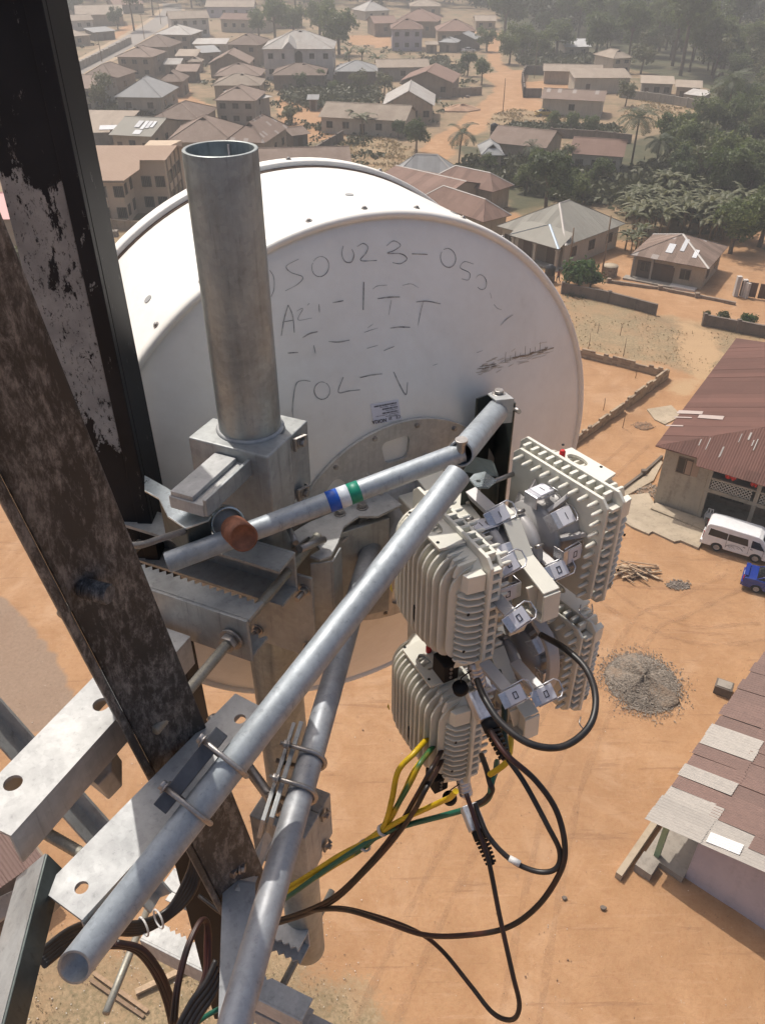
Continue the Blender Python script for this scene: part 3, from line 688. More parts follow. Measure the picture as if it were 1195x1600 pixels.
for x in (W_*.44, W_*.78):
    mb = MB(); mb.box((x, .47, 1.1), (1.3, .05, 2.0)); mb.local('door', M_door, gh)
add_window(gh, W_*.15, .52, 1.6, 0, 1.2, 1.1)
mb = MB(); mb.span(W_*.25, W_*.98, -1.0, .45, -.3, .12); mb.local('porch_floor', W_grey, gh)
# verandah of the brown bungalow
W_ = (G(1107, 421, 2.7)-G(984, 399, 2.7)).length
mb = MB(); mb.span(W_*.10, W_*.56, .44, .495, .1, 2.2); mb.local('verandah_shade_panel', plain('verandah_shade', (.12, .085, .06), .9), bh)  # flat panel on the wall; the verandah's shade is put into its dark colour
mb = MB(); mb.box((W_*.50, .40, 1.05), (1.5, .06, 1.9)); mb.local('door', M_hole if 'M_hole' in globals() else M_door, bh)
for t in (.06, .30):
    mb = MB(); x = W_*t; mb.span(x-.12, x+.12, -.02, .22, -.3, 2.6); mb.local('post', W_grey, bh)
mb = MB(); mb.span(-.2, W_*.62, -.9, .42, -.3, .16); mb.local('verandah_floor', W_grey, bh)
mb = MB(); mb.span(W_*.58, W_*.9, -.7, .40, -.3, .2); mb.local('door_step', W_white, bh)
add_window(bh, W_*.2, .42, 1.5, 0, 1.0, 1.0); add_window(bh, W_*.72, .44, 1.45, 0, 1.1, 1.1)
mb = MB(); zr = 2.0
dpt = abs((G(1160, 390, 2.7)-G(1107, 421, 2.7)).dot(Vector((-(G(1107, 421, 2.7)-G(984, 399, 2.7)).normalized().y, (G(1107, 421, 2.7)-G(984, 399, 2.7)).normalized().x, 0))))
# bright replaced sheets on three roofs
def patch(o, pts, z0, mat=None):
    mb = MB(); mb.prism([Vector(p) for p in pts], (0, 0, .03)); return mb.local('bright_sheet', mat or R_white, o)
k_ = 2.0/(min(W_, dpt)/2)
for (x, y, w, l) in ((W_*.40, 1.3, .8, 1.5), (W_*.56, 1.9, .5, 2.0), (W_*.74, 1.2, .5, 1.3)): patch(bh, [(x, y, 2.7+k_*y+.12), (x+w, y, 2.7+k_*y+.12), (x+w, y+l, 2.7+k_*(y+l)+.12), (x, y+l, 2.7+k_*(y+l)+.12)], 0)
# white stripes on the olive roofed house left of the mast
oh = [o for o in bpy.data.objects if o.get('label', '').startswith('olive roofed house')][0]
Wo = (G(237, 214, 3.2)-G(170, 211, 3.2)).length
for i, (x, y, w, l) in enumerate(((.44, 3.2, 1.0, 2.6), (.60, 2.6, .7, 3.2), (.70, 3.0, .7, 2.8), (.80, 3.4, .6, 2.4), (.52, .6, 1.5, 1.6))):
    X = Wo*x; s_ = 1.5/6; patch(oh, [(X, y, 3.2+s_*y+.09), (X+w, y, 3.2+s_*y+.09), (X+w, y+l, 3.2+s_*(y+l)+.09), (X, y+l, 3.2+s_*(y+l)+.09)], 0)
ds = [o for o in bpy.data.objects if o.get('label', '').startswith('dark shed with one dazzling')][0]
patch(ds, [(5.2, 1.2, 3.1), (8.4, 1.2, 3.1), (8.4, 3.4, 3.45), (5.2, 3.4, 3.45)], 0)
# entrance gable and arch of the big pale house
Wb = (G(522, 77, 7.4)-G(408, 77, 7.4)).length
mb = MB(); mb.span(Wb*.32, Wb*.45, -.6, .45, -.3, 7.6); mb.local('entrance_bay', W_white, big)
mb = MB(); mb.prism([(Wb*.29, -.9, 7.5), (Wb*.48, -.9, 7.5), (Wb*.385, -.9, 9.3)], (0, 5, 1.2)); mb.local('entrance_gable', R_pale, big)
arch = [(Wb*.46, 3.9)]+[(Wb*.51+Wb*.05*math.cos(R(a_)), 6.0+1.0*math.sin(R(a_))) for a_ in range(180, -1, -20)]+[(Wb*.56, 3.9)]
mb = MB(); mb.prism([(x, .44, z) for x, z in arch], (0, .05, 0)); mb.local('arched_opening', M_glassd, big)
# ================================================================== larger buildings nearer the tower
# ---- tan two storey building left of the mast pipe: stepped front under one roof plane
hE = 6.1
a_, b_ = G(100, 283, hE), G(194, 283, hE); fx_ = (b_-a_); fx_.z = 0; fx_.normalize(); rzT = math.atan2(fx_.y, fx_.x)
sch = thing('office_building', (a_.x, a_.y, 0), 'tan two storey building with barred windows and stepped front below the mast top', 'building', None, rzT)
def loc(o, p): 
    d = Vector(p)-Vector(o.location); r = -o.rotation_euler.z; return Vector((d.x*math.cos(r)-d.y*math.sin(r), d.x*math.sin(r)+d.y*math.cos(r), d.z))
L1 = loc(sch, b_).x; pk = loc(sch, G(219, 253, hE+1.25)); pm = loc(sch, G(259, 253, hE+1.25)); pr_ = loc(sch, G(274, 228, hE+2.5))
y2 = pk.y; xm = pm.x; xr = pm.x+1.0; yr = pr_.y; slope = 2.5/yr
W_school = wall_mat('ochre_plaster', (.52, .40, .285), (.58, .455, .33), .25)
R_school = roof_mat('light_tan_sheet', (.40, .275, .195), (.44, .31, .225), .3, (.30, .19, .125), rough=.7)
zf = lambda y: hE+slope*y
mb = MB(); mb.span(-6, L1-.6, .6, yr*2-.6, -.4, hE-.05); mb.local('wall', W_school, sch)
mb = MB(); mb.span(L1-.599, xm-.4, y2+.6, yr*2-.6, -.4, zf(y2)-.05); mb.local('wall', W_school, sch)
mb = MB(); mb.prism([Vector((-6.5, 0, hE)), Vector((L1, 0, hE)), Vector((L1+1.6, y2*.55, zf(y2*.55))), Vector((pk.x, y2, zf(y2))), Vector((xm, y2, zf(y2))), Vector((xr, yr, zf(yr))), Vector((-6.5, yr, zf(yr)))], (0, 0, .08)); rs = mb.local('roof', R_school, sch)
mb = MB(); mb.prism([Vector((-6.5, yr, zf(yr))), Vector((xr, yr, zf(yr))), Vector((xr, yr*2, hE)), Vector((-6.5, yr*2, hE))], (0, 0, .08)); mb.local('rear_roof', R_school, rs)
mb = MB(); mb.prism([(-6.5, -.03, hE-.22), (L1+.02, -.03, hE-.22), (L1+.02, -.03, hE+.08), (-6.5, -.03, hE+.08)], (0, .03, 0)); mb.local('fascia', M_board, rs)
mb = MB(); mb.prism([(xm-.4, y2+.6, zf(y2)-.06), (xm-.4, yr*2-.6, zf(y2)-.06), (xm-.4, yr, zf(yr)-.1)], (-.1, 0, 0)); mb.local('gable_wall', W_school, sch)
def bars(o, x, y, z, rz, w, h):
    wo = add_window(o, x, y, z, rz, w, h)
    mb = MB()
    for k in range(5): mb.span(-w/2+w*(k+.5)/5-.02, -w/2+w*(k+.5)/5+.02, -.10, -.06, -h/2, h/2)
    q = mb.local('window_bars', M_frame, wo); return wo
for z in (1.6, 4.5):
    for x in (L1*.25, L1*.58, L1*.86): bars(sch, x, .59, z, 0, 1.3, 1.4)
    for y in (y2*.3, y2*.8): bars(sch, L1-.59, .6+y, z, math.pi/2, 1.1, 1.4)
    for x in (.3, .72): bars(sch, L1+(xm-L1)*x, y2+.59, z, 0, 1.3, 1.4)
for i in range(4):
    mb = MB(); yy = y2+1.6+i*(yr*2-y2-3)/4; mb.span(xm-.41, xm-.25, yy, yy+.4, 0, zf(y2)-.1); mb.local('pilaster', W_mud, sch)
    if i < 3:
        for z in (1.7, 4.6): add_window(sch, xm-.39, yy+1.9, z, math.pi/2, 1.6, 1.6)
# compound wall and flagpole in front
def wall_line(name, pts, h, t, mat, label, seg=3.0, cope=True, gap=0):
    """garden wall along ground positions, built in bays with piers"""
    P_ = [G(x, y) for x, y in pts]; o = thing(name, (P_[0].x, P_[0].y, 0), label, 'wall')
    for a, b in zip(P_[:-1], P_[1:]):
        L_ = (b-a).length; n = max(1, int(L_/seg)); d = (b-a)/L_; s_ = Vector((-d.y, d.x, 0))
        for i in range(n):
            p, q = a+d*L_*i/n, a+d*L_*(i+1)/n; hh = h*random.uniform(.96, 1.04)
            mb = MB(); mb.prism([p-s_*t/2-Z3*.3, q-s_*t/2-Z3*.3, q+s_*t/2-Z3*.3, p+s_*t/2-Z3*.3], Z3*(hh+.3)); mb.build('bay', mat, o)
            if cope:
                mb = MB(); mb.prism([p-s_*(t/2+.05)+d*.012+Z3*(hh+.002), q-s_*(t/2+.05)-d*.012+Z3*(hh+.002), q+s_*(t/2+.05)-d*.012+Z3*(hh+.002), p+s_*(t/2+.05)+d*.012+Z3*(hh+.002)], Z3*.06); mb.build('coping', mat, o)
            mb = MB(); mb.box(p+Z3*(hh/2+.05), (t*1.7, t*1.7, hh+.3)); mb.build('pier', mat, o)
    return o
Z3 = Vector((0, 0, 1))
wall_line('compound_wall', [(120, 358), (168, 356), (240, 362), (330, 372)], 1.2, .2, W_tan, 'low tan wall at the foot of the tan two storey building')
fp = thing('flagpole', G(180, 368), 'thin flagpole on a concrete foot by the low tan wall', 'flagpole')
mb = MB(); p = G(180, 368); mb.cyl(p, p+Z3*6.5, .05, 8); mb.build('pole', M_board, fp)
mb = MB(); mb.box(p+Z3*.3, (.9, .9, .8)); mb.build('foot', W_grey, fp)
# ---- big maroon roofed building at right
Q = G(1020, 786); fX = Vector((.834, -.552, 0)); bY = Vector((.552, .834, 0)); rzB = math.atan2(fX.y, fX.x)
bb = thing('apartment_house', (Q.x, Q.y, 0), 'two storey grey house with maroon roof and lattice balcony behind the van', 'house', None, rzB)
W_bb = wall_mat('stained_grey_render', (.33, .285, .215), (.42, .365, .28), .75)
LX, LY, EV = 17.0, 21.0, 5.15
mb = MB(); mb.span(0, 3.25, 0, LY, -.4, EV); mb.local('end_block', W_bb, bb)
mb = MB(); mb.span(3.2505, LX, 2.6, LY, -.4, EV); mb.local('rear_wall', W_mud, bb)
mb = MB(); mb.span(3.2505, LX, -.12, 2.599, 2.45, 2.75); mb.local('balcony_slab', W_bb, bb)
mb = MB(); mb.span(3.2505, LX, -.6, 2.599, -.3, .14); mb.local('verandah_floor', W_bb, bb)
mb = MB(); mb.span(3.2505, LX, -.12, .05, 3.58, 3.70); mb.local('balcony_rail', W_bb, bb)
for x in (3.42, 6.75, 10.1, 13.4):
    mb = MB(); mb.span(x-.14, x+.14, -.145, .155, .142, 2.448); mb.local('column', W_bb, bb)
    mb = MB(); mb.span(x-.14, x+.14, -.145, .155, 2.752, EV-.1); mb.local('column', W_bb, bb)
W_lat = plain('lattice_blocks', (.50, .46, .38), .85)
mb = MB()                       # pierced blocks: diamond lattice bars
for x_ in np.arange(3.6, 9.6, .28):
    if abs(x_+.14-6.75) < .3: continue
    for z_ in np.arange(2.76, 3.55, .27):
        for sg in (1, -1):
            cxx, czz = x_+.14, z_+.135; mb.box((cxx, -.03, czz), (.36, .09, .055), Matrix.Rotation(R(44)*sg, 3, 'Y'))
o = mb.local('balcony_lattice', W_lat, bb); o['kind'] = 'stuff'
bars_w = add_window(bb, 1.55, -.005, 3.9, 0, .95, 1.2); mb = MB(); mb.span(1.15, 1.95, 0, 0, 0, 0)
for x, z, w, h in ((5.0, 1.3, 1.6, 1.3), (8.6, 1.3, 1.6, 1.3), (5.0, 3.9, 1.0, 2.0), (8.6, 3.9, 1.6, 1.2)): add_window(bb, x, 2.59, z, 0, w, h)
mb = MB(); mb.box((2.1, -.03, 3.85), (.9, .04, 1.15)); mb.local('shutter', plain('worn_shutter', (.34, .24, .17), .8), bb)
RB_ = roof_mat('maroon_long_sheet', (.125, .062, .048), (.16, .078, .06), .4, (.10, .052, .038))
ov = .65; RZ = EV+4.1; rx = (LY+2*ov)/2; k = rx
c00, c10, c11, c01 = Vector((-ov, -ov, EV)), Vector((LX+ov, -ov, EV)), Vector((LX+ov, LY+ov, EV)), Vector((-ov, LY+ov, EV))
RZ = EV+2.75; hip = Vector((8.5, 4.35, RZ)); hip2 = Vector((8.5, LY-4.35, RZ))
front = [c00, c10, hip]; leftp = [c01, c00, hip, hip2]; backp = [c11, c01, hip2]; rightp = [c10, c11, hip2, hip]
mb = MB()
for p in (front, leftp, backp, rightp): mb.prism([q+Vector((0, 0, -.03)) for q in p], (0, 0, .03))
ro = mb.local('roof', RB_, bb)
def pick_pale(i): return R_white if random.random() < .0 else RB_
sheet_slope(bb, ro, front, 0, RB_, .85, .03, .03); sheet_slope(bb, ro, leftp, 1, RB_, .85, .03, .03)
# lower skirt over the balcony
nfr = (hip-c00); sl = (RZ-EV)/(4.35+ov)
sk = [Vector((2.5, -1.2, EV-sl*.55-.01)), Vector((LX+ov, -1.2, EV-sl*.55-.01)), Vector((LX+ov, -.5, EV+sl*.15+.045)), Vector((2.3, -.5, EV+sl*.15+.045))]
sheet_slope(bb, ro, sk, 0, RB_, .85, .03, .04)
mb = MB(); mb.prism([(-.05, -.02, EV-.03), (3.3, -.02, EV-.03), (3.3, .6, EV+.1), (-.05, .6, EV+.1)], (0, 0, .04)); mb.local('soffit', M_board, ro)
# pale replaced sheets and streaks on the left slope
slx = (RZ-EV)/(hip.x+ov)
def on_left_slope(px, py):
    r = ray(px, py); lo, hi = 20.0, 120.0
    def f(t):
        q = loc(bb, CAMP+r*t); return q.z-(EV+slx*(q.x+ov)+.075)
    for _ in range(60):
        m_ = (lo+hi)/2
        if f(m_) > 0: lo = m_
        else: hi = m_
    return loc(bb, CAMP+r*lo)
for i, quad in enumerate((((1060, 641), (1098, 643), (1096, 647.5), (1056, 646)), ((1092, 648), (1131, 650.5), (1128, 656), (1089, 653)), ((1053, 651), (1080, 652), (1080, 653.6), (1052, 652.6)), ((1040, 664), (1067, 664.6), (1066, 666.4), (1039, 665.6)))):
    mb = MB(); mb.prism([on_left_slope(*p) for p in quad], (0, 0, .02)); mb.local('pale_sheet', plain('faded_pink_sheet_%d' % i, (.42, .34, .30), .6), ro)
for i in range(26):       # pale scuffed ribs on the front slope
    x = random.uniform(.6, 9.5); y = random.uniform(-.4, 2.5); l_ = random.uniform(.4, 1.8); w_ = random.choice((.05, .07, .12))
    if y+l_ > .50*x-.35: l_ = .50*x-.35-y
    if l_ < .25: continue
    z0 = EV+sl*(y+ov)+.085; mb = MB(); mb.prism([(x, y, z0), (x+w_, y, z0), (x+w_, y+l_, z0+sl*l_), (x, y+l_, z0+sl*l_)], (0, 0, .015)); mb.local('scuffed_rib', M_ridge, ro)
# washing on the balcony and the chair below
M_redc = plain('red_cloth', (.62, .035, .02), .85)
for i, (x, lab) in enumerate(((4.75, 'wide red cloth hanging on the balcony, nearer the end wall'), (6.35, 'narrow red cloth hanging beside the balcony column'))):
    p = bb.matrix_basis @ Vector((x, -.02, 4.55)); mb = MB(); w = .48 if i == 0 else .32; v_ = []
    for k_ in range(7):
        t = k_/6-.5; fold = .05*math.sin(k_*2.3); v_ += [p+fX*(t*w*2)+bY*fold, p+fX*(t*w*1.4)+bY*(fold*1.8)-Z3*(.62+.06*math.sin(k_*1.7))]
    mb.add(v_, [(2*k_, 2*k_+2, 2*k_+3, 2*k_+1) for k_ in range(6)]); o = mb.build('hanging_cloth', M_redc, None, 0, p); tag(o, lab, 'cloth', 'washing on the balcony')
    sm = o.modifiers.new('s', 'SOLIDIFY'); sm.thickness = .01
ch = thing('plastic_chair', bb.matrix_basis @ Vector((4.1, -.25, .14)), 'white plastic chair on the verandah behind the van', 'chair')
M_plas = plain('white_plastic', (.62, .60, .56), .5); b0 = ORG[ch.name]
mb = MB(); mb.prism([b0+fX*x+bY*y+Z3*.44 for x, y in ((-.25, -.24), (.25, -.24), (.22, .22), (-.22, .22))], Z3*.03); mb.build('seat', M_plas, ch)
mx_ = frame(b0+bY*.24+Z3*.72, fX, Z3, fX.cross(Z3)); plate([(-.24, -.24), (.24, -.24), (.2, .24), (-.2, .24)], [[(-.16, -.15), (-.05, -.15), (-.05, .16), (-.14, .16)], [(.05, -.15), (.16, -.15), (.14, .16), (.05, .16)]], .03, mx_).build('backrest', M_plas, ch)
for sx, sy in ((-.22, -.2), (.22, -.2), (-.2, .2), (.2, .2)): mb = MB(); p = b0+fX*sx+bY*sy; mb.cyl(p, p+Z3*.44, .028, 6); mb.build('leg', M_plas, ch)
for sx in (-.25, .25): mb = MB(); mb.tube([b0+fX*sx-bY*.2+Z3*.45, b0+fX*sx-bY*.2+Z3*.66, b0+fX*sx+bY*.22+Z3*.68], .025, 6); mb.build('armrest', M_plas, ch)
# concrete apron in front of the end wall, step, drain channel
M_conc = wall_mat('weathered_concrete', (.34, .275, .195), (.47, .385, .28), .6)
def slab(name, pts, z, th, label):
    P_ = [G(x, y) for x, y in pts]; mb = MB(); mb.prism([Vector((p.x, p.y, z-th)) for p in P_], Z3*th); return tag(mb.build(name, M_conc), label, kind='structure')
slab('pavement', [(955, 778), (1012, 772), (1022, 790), (1100, 822), (1098, 846), (1090, 858), (1062, 846), (1052, 848), (1018, 832), (1012, 836), (985, 824), (958, 806)], .12, .35, 'cracked concrete apron beside the grey house')
slab('pavement_step', [(1015, 798), (1023, 789), (1100, 816), (1099, 832)], .24, .3, 'raised concrete step along the grey house')
slab('drain_slab', [(962, 772), (1012, 742), (1030, 718), (1034, 724), (1020, 752), (972, 779)], .10, .3, 'long concrete slab beside the drain')
wall_line('drain_kerb', [(962, 774), (1004, 742), (1033, 716)], .28, .2, W_dark, 'dark kerb of the drain beside the grey house', 2.5, False)
slab('cement_patch', [(1010, 640), (1048, 634), (1064, 650), (1038, 664), (1022, 656)], .07, .2, 'pale cement patch by the roof edge')
# ---- bottom right building: tin sheets one by one
Qr = G(1015, 1281, 3.0); uX = Vector((.75, -.66, 0)).normalized(); uY = Vector((.66, .75, 0)).normalized(); rzR = math.atan2(uX.y, uX.x); uY = Vector((-uX.y, uX.x, 0))
br_ = thing('tin_roof_house', (Qr.x, Qr.y, 0), 'lilac walled house with patched brown and grey tin roof at lower right', 'house', None, rzR)
SR = .26; RX = 5.2
mb = MB(); mb.span(2.1, 9.5, .55, 16.5, -.4, 2.9); mb.local('wall', W_lilac, br_)
mb = MB(); mb.prism([(2.1, .55, 2.9), (9.5, .55, 2.9), (RX, .55, 2.95+SR*RX)], (0, .12, 0)); mb.local('gable_wall', W_lilac, br_)
mb = MB(); mb.prism([(1.0, .42, 2.72), (RX, .42, 2.78+SR*RX), (RX, .42, 2.92+SR*RX), (1.0, .42, 2.90)], (0, .05, 0)); mb.local('gable_board', M_board, br_)
mb = MB(); mb.prism([(0, 0, 2.93), (RX, 0, 2.93+SR*RX), (RX, 17, 2.93+SR*RX), (0, 17, 2.93)], (0, 0, .02)); mb.prism([(RX, 0, 2.93+SR*RX), (11, 0, 2.7), (11, 17, 2.7), (RX, 17, 2.93+SR*RX)], (0, 0, .02)); rr_ = mb.local('roof', M_board, br_)
def tin(name, c0, c1, rust):
    m = N(name); n1 = m.noise(2.5, 6, .7); n2 = m.noise(1, 6, .7, vec=m.mapped((.8, 9, 1))); n3 = m.noise(14, 4, .7)
    c_ = m.mix(m.ramp(n1, [(.3, 0), (.7, 1)]), c0, c1); c_ = m.mix(m.ramp(m.math('ADD', m.math('MULTIPLY', n2, .6), m.math('MULTIPLY', n3, .4)), [(.5, 0), (.64, rust)]), c_, tuple(x*.55 for x in c0)); ob = m.mix(m.math('MULTIPLY', m.rnd(), .45), c_, tuple(x*.7 for x in c0)); return m.set(ob, .6, .1)
TIN = {'b': tin('brown_tin', (.15, .085, .066), (.20, .115, .09), .7), 'g': tin('grey_tin', (.33, .30, .265), (.42, .38, .335), .6), 'w': tin('new_tin', (.62, .60, .58), (.70, .68, .66), .1)}
SL, SWD = 2.55, .80
def corr_sheet(n=5, amp=.030):
    mb = MB(); v_ = []; m_ = n*4
    for i in range(m_+1):
        y = SWD*1.06*i/m_; z = amp*math.sin(2*math.pi*n*i/m_); v_ += [(0, y, z), (SL, y, z)]
    mb.add(v_, [(2*i, 2*i+1, 2*i+3, 2*i+2) for i in range(m_)], True); return mb
sheet_me = {k: None for k in TIN}
for k in TIN:
    me_ = corr_sheet().mesh('roof_sheet'); me_.materials.append(TIN[k]); sheet_me[k] = me_
ang = -math.atan(SR); n_j = int(16.8/SWD)
GREY = {(0, 0), (0, 1), (0, 2), (1, 0), (1, 1), (2, 0), (4, 0), (7, 0), (8, 0)}
for j in range(n_j):
    for i in range(3):
        k = 'g' if (j, i) in GREY else ('w' if (j, i) == (0, 9) else 'b')
        o = bpy.data.objects.new('roof_sheet', sheet_me[k]); link(o); o.parent = rr_
        cs = math.cos(ang); x = -.12+i*(SL-.42)*cs+random.uniform(-.10, .06); o.location = (x, j*SWD-.08+random.uniform(-.04, .04), 2.985+SR*max(0, x)+.022*i+random.uniform(0, .02))
        o.rotation_euler = (random.uniform(-.006, .006), ang+random.uniform(-.012, .012), random.uniform(-.012, .012))
o = bpy.data.objects.new('roof_sheet', sheet_me['w']); link(o); o.parent = rr_; o.location = (2.4, .1, 3.08+SR*2.4); o.rotation_euler = (0, ang, .05); o.scale = (.55, .7, 1)
for j in range(n_j):
    o = bpy.data.objects.new('roof_sheet', sheet_me['b']); link(o); o.parent = rr_; o.location = (RX-.05, j*SWD, 3.02+SR*RX); o.rotation_euler = (0, .27, 0); o.scale = (2.3, 1, 1)
M_grnp = plain('pale_green_paint', (.25, .34, .20), .7)
mb = MB(); mb.span(.55, .80, .35, .60, -.3, 2.95); mb.local('verandah_post', M_grnp, br_)
for y in (4.3, 8.4, 12.6): mb = MB(); mb.span(.55, .80, y, y+.25, -.3, 2.95); mb.local('verandah_post', M_grnp, br_)
mb = MB(); mb.span(.2, 2.09, .2, 16, -.3, .32); mb.local('verandah_floor', W_grey, br_)
mb = MB(); mb.span(-.35, -.05, -1.6, 9.5, -.3, .38); mb.local('kerb', M_conc, br_)
mb = MB(); mb.span(.15, .95, -.75, .15, -.3, .5); mb.local('step_block', W_grey, br_)
mb = MB(); mb.span(-.3, .0, 9.6, 16.5, -.3, .30); mb.local('kerb', M_conc, br_)
cbk = thing('concrete_block', G(1128, 1080), 'dark square concrete block beside the lower right roof edge', 'block'); p = ORG[cbk.name]
mb = MB(); mb.box(p+Z3*.25, (.95, .75, .62), Matrix.Rotation(-.5, 3, 'Z')); mb.build('block', W_dark, cbk, .02); mb = MB(); mb.box(p+Z3*.585, (.78, .58, .05), Matrix.Rotation(-.5, 3, 'Z')); mb.build('lid', W_grey, cbk, .01)
# ---- bottom left building: brown roof corner under the tower
lb = thing('tin_roof_house', G(64, 1375, 2.6), 'brown corrugated roof corner below the tower at the left edge', 'house', None, 0); lb.location.z = 0
o0 = G(66, 1338, 2.6); o1 = G(-10, 1392, 2.6); ex_ = (o1-o0).normalized(); ey_ = Vector((ex_.y, -ex_.x, 0)); 
if ey_.y < 0: ey_ = -ey_
lb.location = (o0.x, o0.y, 0); lb.rotation_euler = (0, 0, math.atan2(ex_.y, ex_.x))
sgn = 1 if Vector((-ex_.y, ex_.x, 0)).dot(ey_) > 0 else -1
mb = MB(); mb.box((3, sgn*3, 1.05), (5.2, 5.2, 2.9)); mb.local('wall', W_dark, lb)
mb = MB(); mb.prism([(-.1, -.02*sgn, 2.55), (6.5, -.02*sgn, 2.55), (6.5, 6*sgn, 3.3), (-.1, 6*sgn, 3.3)], (0, 0, .03)); r2 = mb.local('roof', M_board, lb)
for i in range(8):
    o = bpy.data.objects.new('roof_sheet', sheet_me['b']); link(o); o.parent = r2; o.rotation_euler = (0, -.124, math.pi/2*sgn); o.location = (i*SWD+(SWD if sgn > 0 else 0), -.1*sgn, 2.62); o.scale = (2.3, 1, 1)
# ================================================================== unfinished block wall, plot walls
M_blk = wall_mat('sandcrete_block', (.33, .25, .17), (.42, .325, .225), .3); M_blk2 = wall_mat('sandcrete_block_dark', (.24, .18, .125), (.31, .235, .165), .4)
bmb = MB(); bmb.box((0, 0, 0), (.44, .2, .215)); blk_me = bmb.mesh('block'); blk_me.materials.append(M_blk); blk_me2 = blk_me.copy(); blk_me2.materials.clear(); blk_me2.materials.append(M_blk2)
def block_wall(pts, courses, label, ragged=True):
    P_ = [G(x, y) for x, y in pts]; o = thing('block_wall', (P_[0].x, P_[0].y, 0), label, 'wall')
    mort = MB()
    for a, b in zip(P_[:-1], P_[1:]):
        L_ = (b-a).length; d = (b-a)/L_; n = int(L_/.455); ang_ = math.atan2(d.y, d.x); s_ = Vector((-d.y, d.x, 0))
        mort.prism([a-s_*.085-Z3*.3, b-s_*.085-Z3*.3, b+s_*.085-Z3*.3, a+s_*.085-Z3*.3], Z3*(.3+courses*.228-.03))
        for cidx in range(courses+1):
            for i in range(n):
                if cidx == courses and (not ragged or random.random() < .35): continue
                p = a+d*(.23+.455*i+(.11 if cidx % 2 else 0))+Z3*(.10+.228*cidx); q = bpy.data.objects.new('block', random.choice((blk_me, blk_me, blk_me2))); link(q); q.parent = o
                q.location = p-ORG[o.name]+s_*random.uniform(-.012, .012); q.rotation_euler = (0, 0, ang_+random.uniform(-.02, .02)+(random.uniform(-.15, .15) if cidx == courses else 0))
    mort.build('mortar', M_blk2, o); return o
block_wall([(1042, 590), (903, 556)], 3, 'far side of the unfinished block wall round the red plot')
block_wall([(1042, 590), (975, 640)], 4, 'near corner run of the unfinished block wall round the red plot')
block_wall([(973, 642), (880, 706)], 3, 'lower run of the unfinished block wall going behind the dish')
wall_line('garden_wall', [(878, 458), (950, 472), (1024, 492)], 1.15, .22, W_dark, 'dark stained garden wall left of the field gap')
wall_line('garden_wall', [(1098, 508), (1150, 518), (1230, 534)], 1.15, .22, W_dark, 'dark stained garden wall right of the field gap')
wall_line('street_kerb', [(950, 441), (1030, 452), (1148, 476)], .3, .3, W_mud, 'low kerb along the dirt street in front of the tan bungalow', 4, False)
wall_line('roadside_wall', [(100, 122), (160, 92), (206, 68)], 2.0, .3, W_grey, 'long grey wall on the left side of the tarred road')
wall_line('compound_wall', [(818, 152), (815, 128), (820, 116), (896, 118)], 2.2, .25, W_dark, 'dark back wall of the walled compound')
wall_line('compound_wall', [(818, 152), (845, 152)], 2.0, .25, W_dark, 'short dark front wall of the walled compound')
wall_line('plot_wall', [(968, 152), (1050, 163), (1094, 172)], 1.8, .25, W_grey, 'grey wall below the row house on the slope')
wall_line('yard_wall', [(482, 250), (536, 218)], 1.6, .22, W_dark, 'dark yard wall beside the bare mound above the dish')
wall_line('yard_wall', [(630, 154), (700, 152), (752, 148)], 1.8, .25, W_mud, 'brown yard wall behind the pale gabled house')
wall_line('yard_wall', [(860, 214), (930, 218), (985, 224)], 1.6, .25, W_dark, 'dark wall with weeds behind the red roofed house')
wall_line('yard_wall', [(522, 128), (600, 132)], 1.6, .25, W_dark, 'dark wall right of the big pale house')
# gate at the right edge
gt = thing('metal_gate', G(1190, 468), 'dark metal gate between pale pillars at the right edge', 'gate'); p = ORG[gt.name]; gd = (G(1215, 474)-G(1163, 466)).normalized()
for t in (-3.0, 1.4):
    mb = MB(); q = p+gd*t; mb.box(q+Z3*1.0, (.5, .5, 2.6)); mb.build('pillar', W_white, gt)
for t0 in (-2.65, -.62):
    mb = MB(); q = p+gd*(t0+.95)+Z3*.95; mb.box(q, (1.8, .07, 1.7), Matrix.Rotation(math.atan2(gd.y, gd.x), 3, 'Z')); mb.build('gate_leaf', plain('gate_brown', (.10, .055, .04), .6), gt)
    for k in range(5): mb = MB(); mb.box(q+gd*(-.8+k*.4), (.06, .12, 1.76), Matrix.Rotation(math.atan2(gd.y, gd.x), 3, 'Z')); mb.build('gate_bar', M_frame, gt)
wall_line('gate_wall', [(1158, 462), (1166, 466)], 1.8, .3, W_white, 'short pale wall beside the dark metal gate', 3, False)
# ================================================================== vehicles
def arch_profile(L_, zb, pts, wheels, r):
    """side outline (x,z) with wheel arches cut into the sill"""
    out = [(0, zb)]
    for wx in wheels:
        out.append((wx-r, zb))
        for a_ in range(160, 19, -20): out.append((wx+r*math.cos(R(a_)), zb+r*math.sin(R(a_))*.95))
        out.append((wx+r, zb))
    out.append((L_, zb)); return out+pts
def loft(mb, prof, w, taper):
    """side outline extruded across the width; taper(z) narrows it upward"""
    n = len(prof); v_ = [(x, -taper(z)*w/2, z) for x, z in prof]+[(x, taper(z)*w/2, z) for x, z in prof]
    mb.add(v_, [tuple(range(n)), tuple(range(n, 2*n))]+[(i, (i+1) % n, n+(i+1) % n, n+i) for i in range(n)])
def wheel(parent, x, y, r, w=.2):
    t = bpy.data.objects.new('wheel', WH[0]); link(t); t.parent = parent; t.location = (x, y, r); t.scale = (r, w/.2 if y > 0 else -w/.2, r)
    q = bpy.data.objects.new('rim', WH[1]); link(q); q.parent = t
